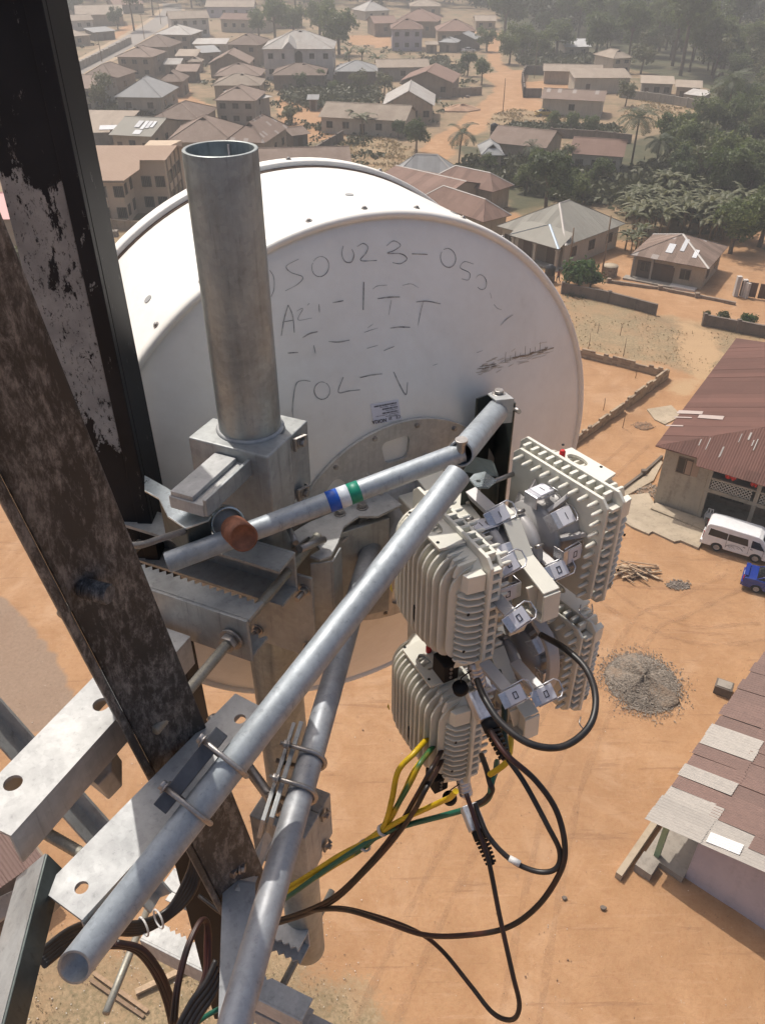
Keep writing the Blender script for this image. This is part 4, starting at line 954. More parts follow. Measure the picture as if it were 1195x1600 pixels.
mb = MB(); mb.lathe([(.62, .1), (.95, .1), (1, .07), (1, -.07), (.95, -.1), (.62, -.1)], (0, 0, 0), (0, 1, 0), 24); t_ = mb.mesh('tyre'); t_.materials.append(plain('tyre_rubber', (.018, .018, .019), .8))
mb = MB(); mb.lathe([(0, .085), (.14, .09), (.16, .06), (.55, .06), (.62, .1), (.64, .09), (.6, 0), (0, 0)], (0, 0, 0), (0, 1, 0), 24)
for k in range(6):
    a_ = k*math.pi/3; mb.box((.36*math.cos(a_), .075, .36*math.sin(a_)), (.46, .03, .11), Matrix.Rotation(-a_, 3, 'Y'))
r_ = mb.mesh('rim'); r_.materials.append(plain('alloy_rim', (.42, .42, .43), .3, .7)); WH = (t_, r_)
def paint(name, col, rough=.28):
    m = N(name); m.b.inputs['Coat Weight'].default_value = .5; k = m.ramp(m.noise(3, 4), [(.3, .93), (.7, 1.05)]); return m.set(m.mix(1.0, col, k, 'MULTIPLY'), rough)
M_glass = N('car_glass').set((.012, .014, .016), .08); M_trim = plain('black_trim', (.02, .02, .022), .5); M_lampr = plain('tail_lamp_red', (.30, .01, .012), .2); M_lampw = plain('head_lamp', (.6, .6, .58), .15)
def side_panel(parent, name, pts, y, mat, th=.012):
    mb = MB(); mb.prism([(x, y if y < 0 else y, z) for x, z in pts], (0, -th if y < 0 else th, 0)); return mb.local(name, mat, parent)
def van(pos, rz, label):
    o = thing('passenger_van', pos, label, 'van', None, rz); P = paint('van_white', (.78, .78, .77)); L_, w = 4.84, 1.75
    tap = lambda z: 1.0 if z < 1.05 else 1.0-.13*(z-1.05)/1.0
    prof = arch_profile(L_, .32, [(L_+.02, .62), (L_-.08, 1.0), (L_-.55, 1.28), (L_-1.15, 1.92), (L_-1.4, 2.03), (1.0, 2.08), (.25, 2.03), (.08, 1.85), (.0, 1.2)], (1.05, 3.62), .40)
    mb = MB(); loft(mb, prof, w, tap); b = mb.local('body', P, o); bv = b.modifiers.new('b', 'BEVEL'); bv.width = .06; bv.segments = 3; bv.angle_limit = R(25)
    for sg in (-1, 1):
        y = sg*(w/2+.004); yt = sg*(w/2*tap(1.5)+.012)
        for pts, nm in (([(.30, 1.18), (1.55, 1.16), (1.55, 1.66), (.36, 1.72)], 'side_window'), ([(1.60, 1.16), (2.95, 1.14), (2.85, 1.66), (1.60, 1.66)], 'side_window'), ([(3.15, 1.12), (4.02, 1.10), (3.62, 1.62), (3.12, 1.66)], 'door_window')):
            mb = MB(); n = len(pts); f_ = lambda z: sg*(w/2*tap(z)+.006); mb.add([(x, f_(z), z) for x, z in pts]+[(x, f_(z)-sg*.03, z) for x, z in pts], [tuple(range(n)), tuple(range(n, 2*n))]+[(i, (i+1) % n, n+(i+1) % n, n+i) for i in range(n)]); mb.local(nm, M_glass, o)
        for x in (1.575, 3.05, 4.0): mb = MB(); mb.box((x, y, .82), (.018, .006, .70)); mb.local('door_gap', M_trim, o)
        mb = MB(); mb.box((3.22, y+sg*.012, .98), (.16, .03, .035)); mb.local('door_handle', M_trim, o); mb = MB(); mb.box((2.75, y+sg*.012, .98), (.16, .03, .035)); mb.local('door_handle', M_trim, o)
        mb = MB(); mb.box((2.3, y+sg*.004, .50), (1.5, .02, .07)); mb.local('side_trim', P, o)
        mb = MB(); mb.box((4.18, sg*(w/2+.13), 1.18), (.10, .2, .26)); mb.local('wing_mirror', M_trim, o)
        wheel(o, 1.05, sg*(w/2-.10), .335); wheel(o, 3.62, sg*(w/2-.10), .335)
        mb = MB(); mb.box((-.01, sg*(w/2-.12), 1.05), (.06, .16, .55)); mb.local('tail_lamp', M_lampr, o)
        mb = MB(); mb.prism([(L_-.02, sg*(w/2-.06), .78), (L_-.02, sg*(w/2-.42), .78), (L_-.12, sg*(w/2-.42), 1.0), (L_-.12, sg*(w/2-.06), 1.0)], (.04, 0, 0)); mb.local('head_lamp', M_lampw, o)
    mb = MB(); mb.prism([(L_-.52, -.74, 1.30), (L_-.52, .74, 1.30), (L_-1.10, .66, 1.88), (L_-1.10, -.66, 1.88)], (.025, 0, .02)); mb.local('windscreen', M_glass, o)
    mb = MB(); mb.prism([(.01, -.70, 1.2), (.01, .70, 1.2), (.09, .62, 1.8), (.09, -.62, 1.8)], (-.02, 0, 0)); mb.local('rear_window', M_glass, o)
    mb = MB(); mb.box((-.04, 0, .48), (.16, 1.7, .26)); mb.local('rear_bumper', P, o); mb = MB(); mb.box((L_+.02, 0, .48), (.16, 1.7, .3)); mb.local('front_bumper', P, o)
    mb = MB(); mb.box((L_-.01, 0, .86), (.08, .8, .16)); mb.local('grille', M_trim, o)
    # faded grey emblem on the side: arched lettering band
    mb = MB()
    for sg in (-1,):
        for k in range(26):
            a_ = R(170-k*6.2); rr = .46; x = 2.15+rr*1.25*math.cos(a_); z = .56+rr*.75*math.sin(a_); mb.box((x, sg*(w/2+.008), z), (.045, .004, .06), Matrix.Rotation(-(a_-math.pi/2)*.6, 3, 'Y'))
        for k in range(22): mb.box((1.72+random.uniform(0, .85), sg*(w/2+.008), .60+random.uniform(0, .20)), (.07, .004, .03))
    mb.local('side_emblem', plain('faded_grey_print', (.33, .34, .34), .5), o)
    return o
wr, wf = G(1117, 860), G(1177, 878); hd = (wf-wr); hd.z = 0; hd.normalize(); rzv = math.atan2(hd.y, hd.x); sdv = Vector((-hd.y, hd.x, 0))
van(wr-hd*1.05+sdv*.78, rzv, 'white passenger van with dark windows parked by the grey house')
def sedan(pos, rz, label, col, nm, group=None):
    o = thing('parked_car', pos, label, 'car', group, rz); P = paint(nm, col, .22); L_, w = 4.5, 1.70
    tap = lambda z: 1.0 if z < .80 else 1.0-.34*(z-.80)/.62
    prof = arch_profile(L_, .26, [(L_, .55), (L_-.10, .72), (L_-1.15, .90), (L_-1.95, 1.36), (1.55, 1.42), (.75, 1.02), (.08, .96), (.0, .70)], (.92, 3.60), .36)
    low = arch_profile(L_, .26, [(L_, .55), (L_-.10, .72), (L_-1.15, .90), (.75, 1.0), (.08, .96), (.0, .70)], (.92, 3.60), .36)
    mb = MB(); loft(mb, low, w, lambda z: 1.0 if z < .62 else 1-.05*(z-.62)/.4); b = mb.local('body', P, o); bv = b.modifiers.new('b', 'BEVEL'); bv.width = .05; bv.segments = 3; bv.angle_limit = R(28)
    mb = MB(); loft(mb, [(.72, .97), (3.38, .885), (2.52, 1.37), (1.55, 1.41)], w*.97, tap); mb.local('cabin', M_glass, o)
    mb = MB(); loft(mb, [(1.50, 1.39), (2.56, 1.365), (2.50, 1.41), (1.60, 1.44)], w*1.0, tap); g_ = mb.local('roof_panel', P, o)
    for sg in (-1, 1):
        for (x0, z0), (x1, z1) in (((3.38, .89), (2.53, 1.38)), ((.74, .98), (1.54, 1.41)), ((2.1, .95), (2.05, 1.40))):
            mb = MB(); mb.tube([(x0, sg*w*.485*tap(z0), z0), (x1, sg*w*.49*tap(z1), z1)], .035, 6); mb.local('pillar', P, o)
        mb = MB(); mb.box((2.12, sg*(w/2*.985+.002), .66), (.014, .01, .5)); mb.local('door_gap', M_trim, o); mb = MB(); mb.box((1.35, sg*(w/2*.98+.006), .84), (.16, .03, .03)); mb.local('door_handle', P, o)
        wheel(o, .92, sg*(w/2-.09), .30, .19); wheel(o, 3.60, sg*(w/2-.09), .30, .19)
        mb = MB(); mb.box((.0, sg*(w/2-.22), .80), (.05, .36, .15)); mb.local('tail_lamp', M_lampr, o); mb = MB(); mb.box((L_-.04, sg*(w/2-.22), .64), (.08, .36, .13)); mb.local('head_lamp', M_lampw, o)
        mb = MB(); mb.box((3.1, sg*(w/2+.08), .98), (.1, .18, .12)); mb.local('wing_mirror', P, o)
    mb = MB(); mb.box((.10, 0, 1.10), (.26, 1.36, .03)); mb.box((.12, -.5, 1.03), (.08, .05, .14)); mb.box((.12, .5, 1.03), (.08, .05, .14)); mb.local('spoiler', P, o)
    mb = MB(); mb.box((-.03, 0, .45), (.14, 1.62, .26)); mb.local('rear_bumper', P, o); mb = MB(); mb.box((-.02, 0, .72), (.03, .5, .12)); mb.local('number_plate', M_lampw, o)
    mb = MB(); mb.box((L_-.02, 0, .42), (.14, 1.62, .24)); mb.local('front_bumper', P, o); return o
cw = G(1178, 925); sedan(cw-hd*.92+sdv*.76, rzv+.03, 'blue saloon car with rear spoiler cut by the right edge', (.012, .035, .22), 'car_blue')
p = G(836, 181); sedan(p, .15, 'pale yellow car parked beside the streaked roof house', (.50, .36, .10), 'car_yellow')
p = G(722, 82); sedan(p, .3, 'white car half hidden by the dark shed near the lane', (.6, .6, .6), 'car_white')
# ================================================================== heaps, litter, small things on the ground
def heap(px, py, rx, ry, h, mat, name, label, cat, n=0, stone=None, seed=1, size=.07, spread=1.12):
    p = G(px, py); o = thing(name, (p.x, p.y, 0), label, cat); g = np.random.default_rng(seed); mb = MB(); nr, na = 12, 36; v_ = [(0, 0, h)]
    hf = lambda r, a: h*max(0, 1-r**1.6)*(1+.25*math.sin(3*a+seed)+.12*math.sin(7*a))-.05
    for i in range(1, nr+1):
        for k in range(na):
            a = 2*math.pi*k/na; r = i/nr; q = (1+.10*math.sin(2*a+seed)+.07*math.sin(5*a+2*seed)+.04*math.sin(11*a+seed)+.03*math.sin(17*a))*(.9 if i == nr else 1); v_.append((rx*r*q*math.cos(a), ry*r*q*math.sin(a), hf(r, a)+g.normal()*h*.03))
    f_ = [(0, 1+k, 1+(k+1) % na) for k in range(na)]+[(1+i*na+k, 1+(i+1)*na+k, 1+(i+1)*na+(k+1) % na, 1+i*na+(k+1) % na) for i in range(nr-1) for k in range(na)]
    mb.add(v_, f_, True); mb.local('mound', mat, o)
    if n:
        mb = MB()
        for k in range(n):
            a = g.uniform(0, 2*math.pi); r = math.sqrt(g.uniform(0, 1))*1.02 if g.random() < .7 else abs(g.normal(.95, .17)); x, y = rx*r*math.cos(a), ry*r*math.sin(a); z = max(.0, hf(min(r, 1), a)) if r < 1 else 0; s_ = size*g.uniform(.4, 1.3)
            mb.box((x, y, z+.02), (s_, s_*g.uniform(.6, 1), s_*g.uniform(.5, .9)), Matrix.Rotation(g.uniform(0, 3), 3, 'Z') @ Matrix.Rotation(g.uniform(-.5, .5), 3, 'X'))
        q = mb.local('stones', stone, o); q['kind'] = 'stuff'
    return o
m = N('grey_chippings'); vv = m.n('ShaderNodeTexVoronoi'); vv.inputs['Scale'].default_value = 11; m.l(m.co(), vv.inputs['Vector']); k = m.ramp(vv.outputs['Color'], [(.1, 0), (.9, 1)])
k2 = m.ramp(m.noise(.7, 4), [(.42, 0), (.62, 1)]); M_grav = m.set(m.mix(m.math('MULTIPLY', k2, .7), m.mix(k, (.13, .10, .075), (.30, .25, .195)), (.20, .135, .085)), .9); m.bump(vv.outputs['Distance'], .8, .05)
m = N('chipping_stones'); M_chip = m.set(m.mix(m.ramp(m.noise(6, 3), [(.3, 0), (.7, 1)]), (.13, .105, .08), (.34, .29, .235)), .9)
heap(1003, 1066, 2.05, 2.25, .58, M_grav, 'gravel_heap', 'round spread heap of grey chippings on the orange yard', 'gravel heap', 9000, M_chip, 3, .048)
heap(1005, 665, 1.0, .7, .14, plain('brown_earth', (.22, .13, .075), .95, 0, .3, 2), 'earth_heap', 'low brown earth heap below the unfinished wall corner', 'earth heap', 60, M_chip, 5, .06)
heap(718, 172, 4.5, 3, 1.1, plain('laterite_heap', (.40, .25, .16), .95), 'earth_heap', 'pinkish earth heap beside the dirt road at the upper centre', 'earth heap', 0, None, 7)
heap(1060, 914, .8, .5, .12, plain('ash_debris', (.14, .11, .09), .95), 'debris_heap', 'small dark heap of debris right of the timber pile', 'debris', 120, M_chip, 9, .07)
heap(1012, 766, 1.2, .8, .18, plain('rubble_earth', (.26, .17, .11), .95), 'rubble_heap', 'rubble along the drain slab beside the grey house', 'rubble', 160, M_chip, 11, .10)
M_wood = [plain('pale_timber_%d' % i, c_, .85, 0, .25, 6) for i, c_ in enumerate(((.42, .30, .19), (.33, .22, .135), (.48, .36, .24), (.22, .145, .09)))]
def planks(px, py, n, rx, ry, label, seed, L_=(.7, 1.8), w=.10):
    p = G(px, py); o = thing('timber_pile', (p.x, p.y, 0), label, 'timber'); g = random.Random(seed)
    for k in range(n):
        l_ = g.uniform(*L_); mb = MB(); mb.box((0, 0, 0), (l_, w*g.uniform(.6, 1.4), .045)); q = mb.local('plank', g.choice(M_wood), o); q.location = (g.uniform(-rx, rx), g.uniform(-ry, ry), .06+.018*k*g.random()); q.rotation_euler = (g.uniform(-.1, .1), g.uniform(-.12, .12), g.uniform(-1.1, .6))
    return o
planks(990, 896, 46, 1.15, .55, 'pile of broken pale timber on the orange yard right of the radios', 4)
def single(name, cat, label, a, b, w, h, mat, z=.05):
    p, q = G(*a), G(*b); mb = MB(); d = (q-p).normalized(); s_ = Vector((-d.y, d.x, 0)); mb.prism([p-s_*w/2+Z3*z, p+s_*w/2+Z3*z, p+s_*w/2+Z3*(z+h), p-s_*w/2+Z3*(z+h)], q-p); return tag(mb.build(name, mat, None, .005, p), label, cat)
single('timber_plank', 'timber', 'single plank on the ground at bottom left, long and thin', (148, 1522), (232, 1582), .16, .08, M_wood[1]); single('timber_plank', 'timber', 'second plank beside the long thin one at bottom left', (142, 1532), (226, 1590), .14, .06, M_wood[3])
single('timber_beam', 'timber', 'short pale beam on the ground under the cable bundle', (213, 1553), (302, 1510), .24, .16, M_wood[0])
# tyre tracks worn into the yard
m = N('tyre_track_dust'); nz = m.math('ADD', m.math('MULTIPLY', m.noise(1.3, 6, .7), .6), m.math('MULTIPLY', m.noise(9, 5, .7), .4)); m.set(m.mix(m.noise(3, 4), (.27, .135, .066), (.52, .325, .19)), .95)
tp = m.n('ShaderNodeBsdfTransparent'); ms = m.n('ShaderNodeMixShader'); m.l(m.ramp(nz, [(.38, 0), (.66, .34)]), ms.inputs[0]); m.l(tp.outputs[0], ms.inputs[1]); m.l(m.b.outputs[0], ms.inputs[2]); m.l(ms.outputs[0], m.out.inputs[0])
for i, pts in enumerate(([(1150, 905), (1060, 950), (1000, 985), (900, 1180), (850, 1380), (800, 1660)], [(960, 760), (930, 830), (890, 980), (760, 1240), (640, 1480), (560, 1660)], [(1195, 985), (1080, 990), (960, 940), (905, 860), (930, 760), (1000, 690)])):
    P_ = smooth_path([Vector((*G(x, y).xy, .012+.004*i)) for x, y in pts], 10)
    for sg in (-1, 1):
        mb = MB(); v_ = []
        for k, p in enumerate(P_):
            t = (P_[min(k+1, len(P_)-1)]-P_[max(k-1, 0)]).normalized(); s_ = Vector((t.y, -t.x, 0)); c_ = p+s_*sg*.75; w_ = .16+.05*math.sin(k*1.3+i); v_ += [c_-s_*w_, c_+s_*w_]
        mb.add(v_, [(2*k, 2*k+1, 2*k+3, 2*k+2) for k in range(len(P_)-1)]); tag(mb.build('tyre_track', m.m), 'faint tyre track worn into the orange yard', kind='structure')
# stray stones and bright litter, uncountable
g = np.random.default_rng(11); mb = MB(); mb2 = MB()
for k in range(2600):
    px, py = g.uniform(0, 1195), g.uniform(620, 1640); p = G(px, py); s_ = g.uniform(.012, .042)*(2.0 if g.random() < .05 else 1)
    if math.sin(p.x*.9+1)+math.sin(p.y*.7+p.x*.4)+g.normal()*.8 < .9: continue
    (mb if g.random() < .72 else mb2).box((p.x, p.y, s_*.25), (s_, s_*g.uniform(.5, 1), s_*.6), Matrix.Rotation(g.uniform(0, 3), 3, 'Z'))
for k in range(700):
    p = G(g.uniform(0, 560), g.uniform(1440, 1640)); s_ = g.uniform(.012, .05); (mb if g.random() < .5 else mb2).box((p.x, p.y, s_*.25), (s_, s_*g.uniform(.5, 1), s_*.6), Matrix.Rotation(g.uniform(0, 3), 3, 'Z'))
tag(mb.build('stray_stones', plain('stone_brown', (.20, .125, .08), .95, 0, .4, 3)), 'scattered brown stones on the orange yard', 'stones', kind='stuff'); tag(mb2.build('litter', plain('litter_pale', (.55, .50, .44), .8, 0, .3, 3)), 'scattered pale litter on the orange yard', 'litter', kind='stuff')
for px, py, lab in ((881, 1404, 'dark clod on the orange yard below the cable loop'), (942, 1419, 'small dark clod right of the larger one on the orange yard')):
    p = G(px, py); mb = MB(); g2 = random.Random(px); pts = [(.13*math.cos(a)*(1+g2.uniform(-.3, .3)), .10*math.sin(a)*(1+g2.uniform(-.3, .3)), 0) for a in np.linspace(0, 6, 8)]; mb.prism([Vector(q)+p for q in pts], (0, 0, .08)); tag(mb.build('clod', W_dark, None, .02, p), lab, 'clod')
# dry grass tufts on the field and verge: uncountable
fpoly = gpoly([(878, 462), (960, 470), (1025, 492), (1075, 500), (1195, 520), (1195, 548), (1120, 600), (1045, 572), (900, 542)]); fp2 = gpoly([(430, 1500), (560, 1560), (600, 1640), (0, 1660), (0, 1500), (200, 1490)]); fp3 = gpoly([(770, 178), (800, 170), (880, 178), (900, 196), (840, 202), (760, 196)]); fp4 = gpoly([(530, 222), (600, 214), (665, 240), (640, 268), (560, 275)]); fp5 = gpoly([(1000, 152), (1090, 168), (1080, 196), (1010, 202), (960, 190)])
cen, axs, ays = [], [], []
for poly, n_, sz_ in ((fpoly, 800, .12), (fp2, 1200, .05), (fp3, 900, .35), (fp4, 1200, .32), (fp5, 900, .4)):
    P_ = np.array(poly); lo, hi = P_.min(0), P_.max(0); X = g.uniform(lo[0], hi[0], n_*3); Y = g.uniform(lo[1], hi[1], n_*3); ins = in_poly(X, Y, poly) & (np.sin(X*.7)+np.sin(Y*.9+X*.3)+g.normal(size=n_*3)*.5 > -.2); X, Y = X[ins][:n_], Y[ins][:n_]
    for x, y in zip(X, Y):
        a = g.uniform(0, 3.14); s_ = sz_*g.uniform(.4, 1.2); cen.append((x, y, s_*.35)); axs.append((math.cos(a)*s_*.6, math.sin(a)*s_*.6, 0)); ays.append((g.normal()*s_*.3, g.normal()*s_*.3, s_*.45))
me = quads_mesh('dry_grass', np.array(cen), np.array(axs), np.array(ays)); o = mesh_obj('dry_grass', me, leaf_mat('dry_grass_blades', (.27, .20, .105), (.40, .30, .17), .45)); tag(o, 'dry grass tufts on the open field and verges', 'grass', kind='stuff')
# yard clutter between the far houses: uncountable pots, blocks and scraps
m = N('yard_scraps'); M_scrap = m.set(m.ramp(m.noise(.9, 2, .5), [(.3, (.10, .075, .055)), (.42, (.30, .24, .18)), (.5, (.16, .17, .18)), (.56, (.42, .38, .33)), (.62, (.20, .10, .07)), (.7, (.07, .09, .05))], 'CONSTANT'), .85)
mb = MB(); lanes = [gpoly(q_) for q_ in ([(770, 62), (772, 95), (795, 118), (802, 130)], [(806, 112), (800, 135), (778, 158), (752, 180), (733, 200), (705, 214), (680, 240), (640, 262)], [(780, 118), (830, 150), (830, 180)], road, [(250, 128), (290, 150), (330, 175)])]
def on_lane(p, w=7): return any(poly_dist(np.array([p.x]), np.array([p.y]), q_, False)[0] < w for q_ in lanes)
for k in range(1100):
    px, py = g.uniform(100, 860), g.uniform(30, 262); p = G(px, py); s_ = g.uniform(.2, .6)
    if on_lane(p): continue
    if math.sin(p.x*.31)+math.sin(p.y*.23+1)+g.normal()*.7 < .3: continue
    mb.box((p.x, p.y, s_*.3), (s_*g.uniform(.5, 1.6), s_, s_*g.uniform(.4, 1.1)), Matrix.Rotation(g.uniform(0, 3), 3, 'Z'))
tag(mb.build('yard_clutter', M_scrap), 'small scraps and clutter in the yards between the far houses', 'clutter', kind='stuff')
# poles, tank, well, person, stakes
def pole(px, py, h, r, label, mat=None, arm=False):
    p = G(px, py); o = thing('utility_pole', p, label, 'pole'); mb = MB(); mb.tube([p-Z3*.3, p+Z3*h*.5+Vector((.03, 0, 0)), p+Z3*h], r, 8, True, r*.7); mb.build('post', mat or M_wood[3], o)
    if arm: mb = MB(); mb.box(p+Z3*(h-.35), (1.5, .1, .1)); mb.build('cross_arm', M_wood[3], o)
    return o
pole(887, 424, 5.4, .11, 'leaning dark wooden pole in front of the cream bungalow'); pole(939, 432, 7.4, .11, 'tall dark pole beside the round block well')
pole(160, 97, 8, .12, 'road pole nearest the black leg', None, True); pole(226, 61, 8, .12, 'road pole in front of the palest roof', None, True); pole(252, 38, 8, .12, 'farthest road pole up the tarred road', None, True)
pole(785, 176, 7, .10, 'pole standing on the dirt road junction'); pole(261, 222, 5.5, .09, 'short dark post beside the olive roofed house'); pole(649, 285, 6.5, .06, 'thin pole above the dish rim'); pole(648, 215, 7.5, .07, 'thin pale pole by the dark round trees'); pole(834, 122, 9, .08, 'thin pole at the walled compound corner')
wl_ = thing('well', G(951, 430), 'round block well beside the tall dark pole', 'well'); p = ORG[wl_.name]
for cidx in range(5):
    for k in range(12):
        a = 2*math.pi*(k+.5*(cidx % 2))/12; mb = MB(); mb.box((0, 0, 0), (.42, .2, .215)); q = bpy.data.objects.new('block', random.choice((blk_me, blk_me2))); link(q); q.parent = wl_; q.location = (.82*math.cos(a), .82*math.sin(a), .11+.225*cidx); q.rotation_euler = (0, 0, a+math.pi/2)
mb = MB(); mb.lathe([(0, 1.16), (.95, 1.16), (.95, 1.24), (0, 1.25)], p, Z3, 24); mb.build('well_cover', M_conc, wl_)
def tank(px, py, r, h, label, z=0, stand=0):
    p = G(px, py, z); o = thing('water_tank', p, label, 'water tank'); mb = MB(); mb.lathe([(0, 0), (r, 0), (r*1.02, h*.1), (r*.97, h*.2), (r*1.02, h*.3), (r*.97, h*.45), (r*1.02, h*.6), (r, h*.8), (r*.45, h*.94), (r*.42, h), (0, h)], p+Z3*stand, Z3, 20); mb.build('tank', plain('tank_black', (.015, .015, .017), .45), o)
    if stand: mb = MB(); mb.box(p+Z3*(stand/2-.05), (r*1.8, r*1.8, stand)); mb.build('stand', W_dark, o)
tank(857, 440, .62, 1.2, 'black plastic water tank beside the dish edge', 0, .9); tank(769, 236, .7, 1.3, 'black water tank on a stand behind the brown roofs', 0, 3.6)
# walking person
def person(px, py, label, ang=0.0):
    p = G(px, py); o = thing('person', p, label, 'person', None, ang)
    J = {'pel': (0, 0, .92), 'sp': (.02, 0, 1.15), 'ch': (.04, 0, 1.36), 'nk': (.05, 0, 1.48), 'hd': (.07, 0, 1.60), 'tp': (.07, 0, 1.70), 'ls': (.03, .19, 1.40), 'le': (-.06, .24, 1.14), 'lh': (.02, .24, .90), 'rs': (.05, -.19, 1.40), 're': (.12, -.25, 1.15), 'rh': (.30, -.22, 1.02), 'lp': (0, .10, .90), 'lk': (.18, .10, .50), 'lf': (.10, .10, .08), 'lt': (.28, .11, .04), 'rp': (0, -.10, .90), 'rk': (.02, -.10, .48), 'rf': (-.28, -.10, .14), 'rt': (-.16, -.10, .03)}
    E_ = [('pel', 'sp'), ('sp', 'ch'), ('ch', 'nk'), ('nk', 'hd'), ('hd', 'tp'), ('ch', 'ls'), ('ls', 'le'), ('le', 'lh'), ('ch', 'rs'), ('rs', 're'), ('re', 'rh'), ('pel', 'lp'), ('lp', 'lk'), ('lk', 'lf'), ('lf', 'lt'), ('pel', 'rp'), ('rp', 'rk'), ('rk', 'rf'), ('rf', 'rt')]
    rad = {'pel': .15, 'sp': .14, 'ch': .16, 'nk': .06, 'hd': .10, 'tp': .075, 'ls': .07, 'rs': .07, 'le': .05, 're': .05, 'lh': .04, 'rh': .04, 'lp': .10, 'rp': .10, 'lk': .065, 'rk': .065, 'lf': .045, 'rf': .045, 'lt': .035, 'rt': .035}
    ks = list(J); me = bpy.data.meshes.new('body'); me.from_pydata([J[k] for k in ks], [(ks.index(a), ks.index(b)) for a, b in E_], []); b = mesh_obj('body', me, None, o)
    sk_ = b.modifiers.new('skin', 'SKIN'); 
    if not me.skin_vertices: 
        bm = bmesh.new(); bm.from_mesh(me); bm.verts.layers.skin.verify(); bm.to_mesh(me); bm.free()
    for i, k in enumerate(ks): me.skin_vertices[0].data[i].radius = (rad[k], rad[k]); me.skin_vertices[0].data[i].use_root = k == 'pel'
    b.modifiers.new('sub', 'SUBSURF').levels = 2; b.modifiers['sub'].render_levels = 2
    m = N('person_skin_and_clothes'); s = m.n('ShaderNodeSeparateXYZ'); m.l(m.co(), s.inputs[0]); z = m.math('DIVIDE', s.outputs['Z'], 1.75); c_ = m.ramp(z, [(0, (.05, .03, .02)), (.05, (.03, .04, .07)), (.53, (.30, .12, .10)), (.83, (.05, .03, .022)), (.95, (.01, .01, .01))], 'CONSTANT'); me.materials.append(m.set(c_, .8))
    return o
person(871, 442, 'person in reddish top and dark trousers walking past the water tank', 2.2)
for px, py, h in ((918, 548, 2.0), (973, 556, 1.9), (992, 590, .9), (972, 668, 1.6), (942, 640, 1.2), (933, 520, 1.1), (968, 524, 1.2)):
    p = G(px, py); o = thing('wooden_stake', p, 'thin wooden stake standing near the red plot', 'stake', 'stakes round the red plot'); mb = MB(); mb.tube([p-Z3*.2, p+Z3*h*.6+Vector((.04, .02, 0)), p+Z3*h], .035, 6, True, .02); mb.build('stick', M_wood[3], o)
    mb = MB(); 
    for k in range(3): a_ = p+Z3*h*(.5+.15*k); mb.tube([a_, a_+Vector((random.uniform(-.2, .2), random.uniform(-.2, .2), .15))], .015, 5, True, .006); mb.build('twig', M_wood[3], o); mb = MB()
# ================================================================== plants
gb = 'banana plants of the grove'; g = random.Random(5)
def rnd_poly(poly, n, rg):
    xs = [p[0] for p in poly]; ys = [p[1] for p in poly]; out = []
    while len(out) < n:
        x, y = rg.uniform(min(xs), max(xs)), rg.uniform(min(ys), max(ys))
        if in_poly(np.array([x]), np.array([y]), poly)[0]: out.append((x, y))
    return out
for px, py in rnd_poly([(975, 345), (1000, 315), (1060, 305), (1150, 330), (1165, 375), (1120, 378), (1020, 372), (985, 378)], 75, g):
    plant_px('banana', 'banana_plant', px, py, 'banana plant with ragged leaves in the dense grove behind the bungalows', 'banana plant', g.uniform(.8, 1.25), gb)
for px, py in ((984, 398), (976, 390), (992, 392), (1000, 384)): plant_px('banana', 'banana_plant', px, py, 'dry banana clump beside the corner of the cream bungalow', 'banana plant', g.uniform(.6, .9), 'banana clump by the bungalow')
for i, (px, py, s_, lab) in enumerate(((546, 108, 1.5, 'left banana plant behind the dark wall at the upper centre'), (566, 108, 1.5, 'middle banana plant behind the dark wall at the upper centre'), (590, 112, 1.4, 'right banana plant behind the dark wall at the upper centre'), (556, 205, 1.1, 'left of the three small banana plants before the long bungalow'), (566, 212, 1.3, 'middle of the three small banana plants before the long bungalow'), (577, 206, 1.1, 'right of the three small banana plants before the long bungalow'))): plant_px('banana', 'banana_plant', px, py, lab, 'banana plant', s_)
for px, py, s_, lab, v in ((716, 262, .78, 'palm with drooping fronds left of the grey pyramid roof', 0), (985, 262, 1.0, 'tall palm in front of the red roofed house', 1), (1022, 268, .72, 'shorter palm right of the tall one', 0), (826, 268, .5, 'small palm behind the brown roofed house', 0), (1130, 200, 1.15, 'palm with a pale bare trunk in the wood at right', 1)): plant_px('palm', 'palm_tree', px, py, lab, 'palm tree', s_, None, v)
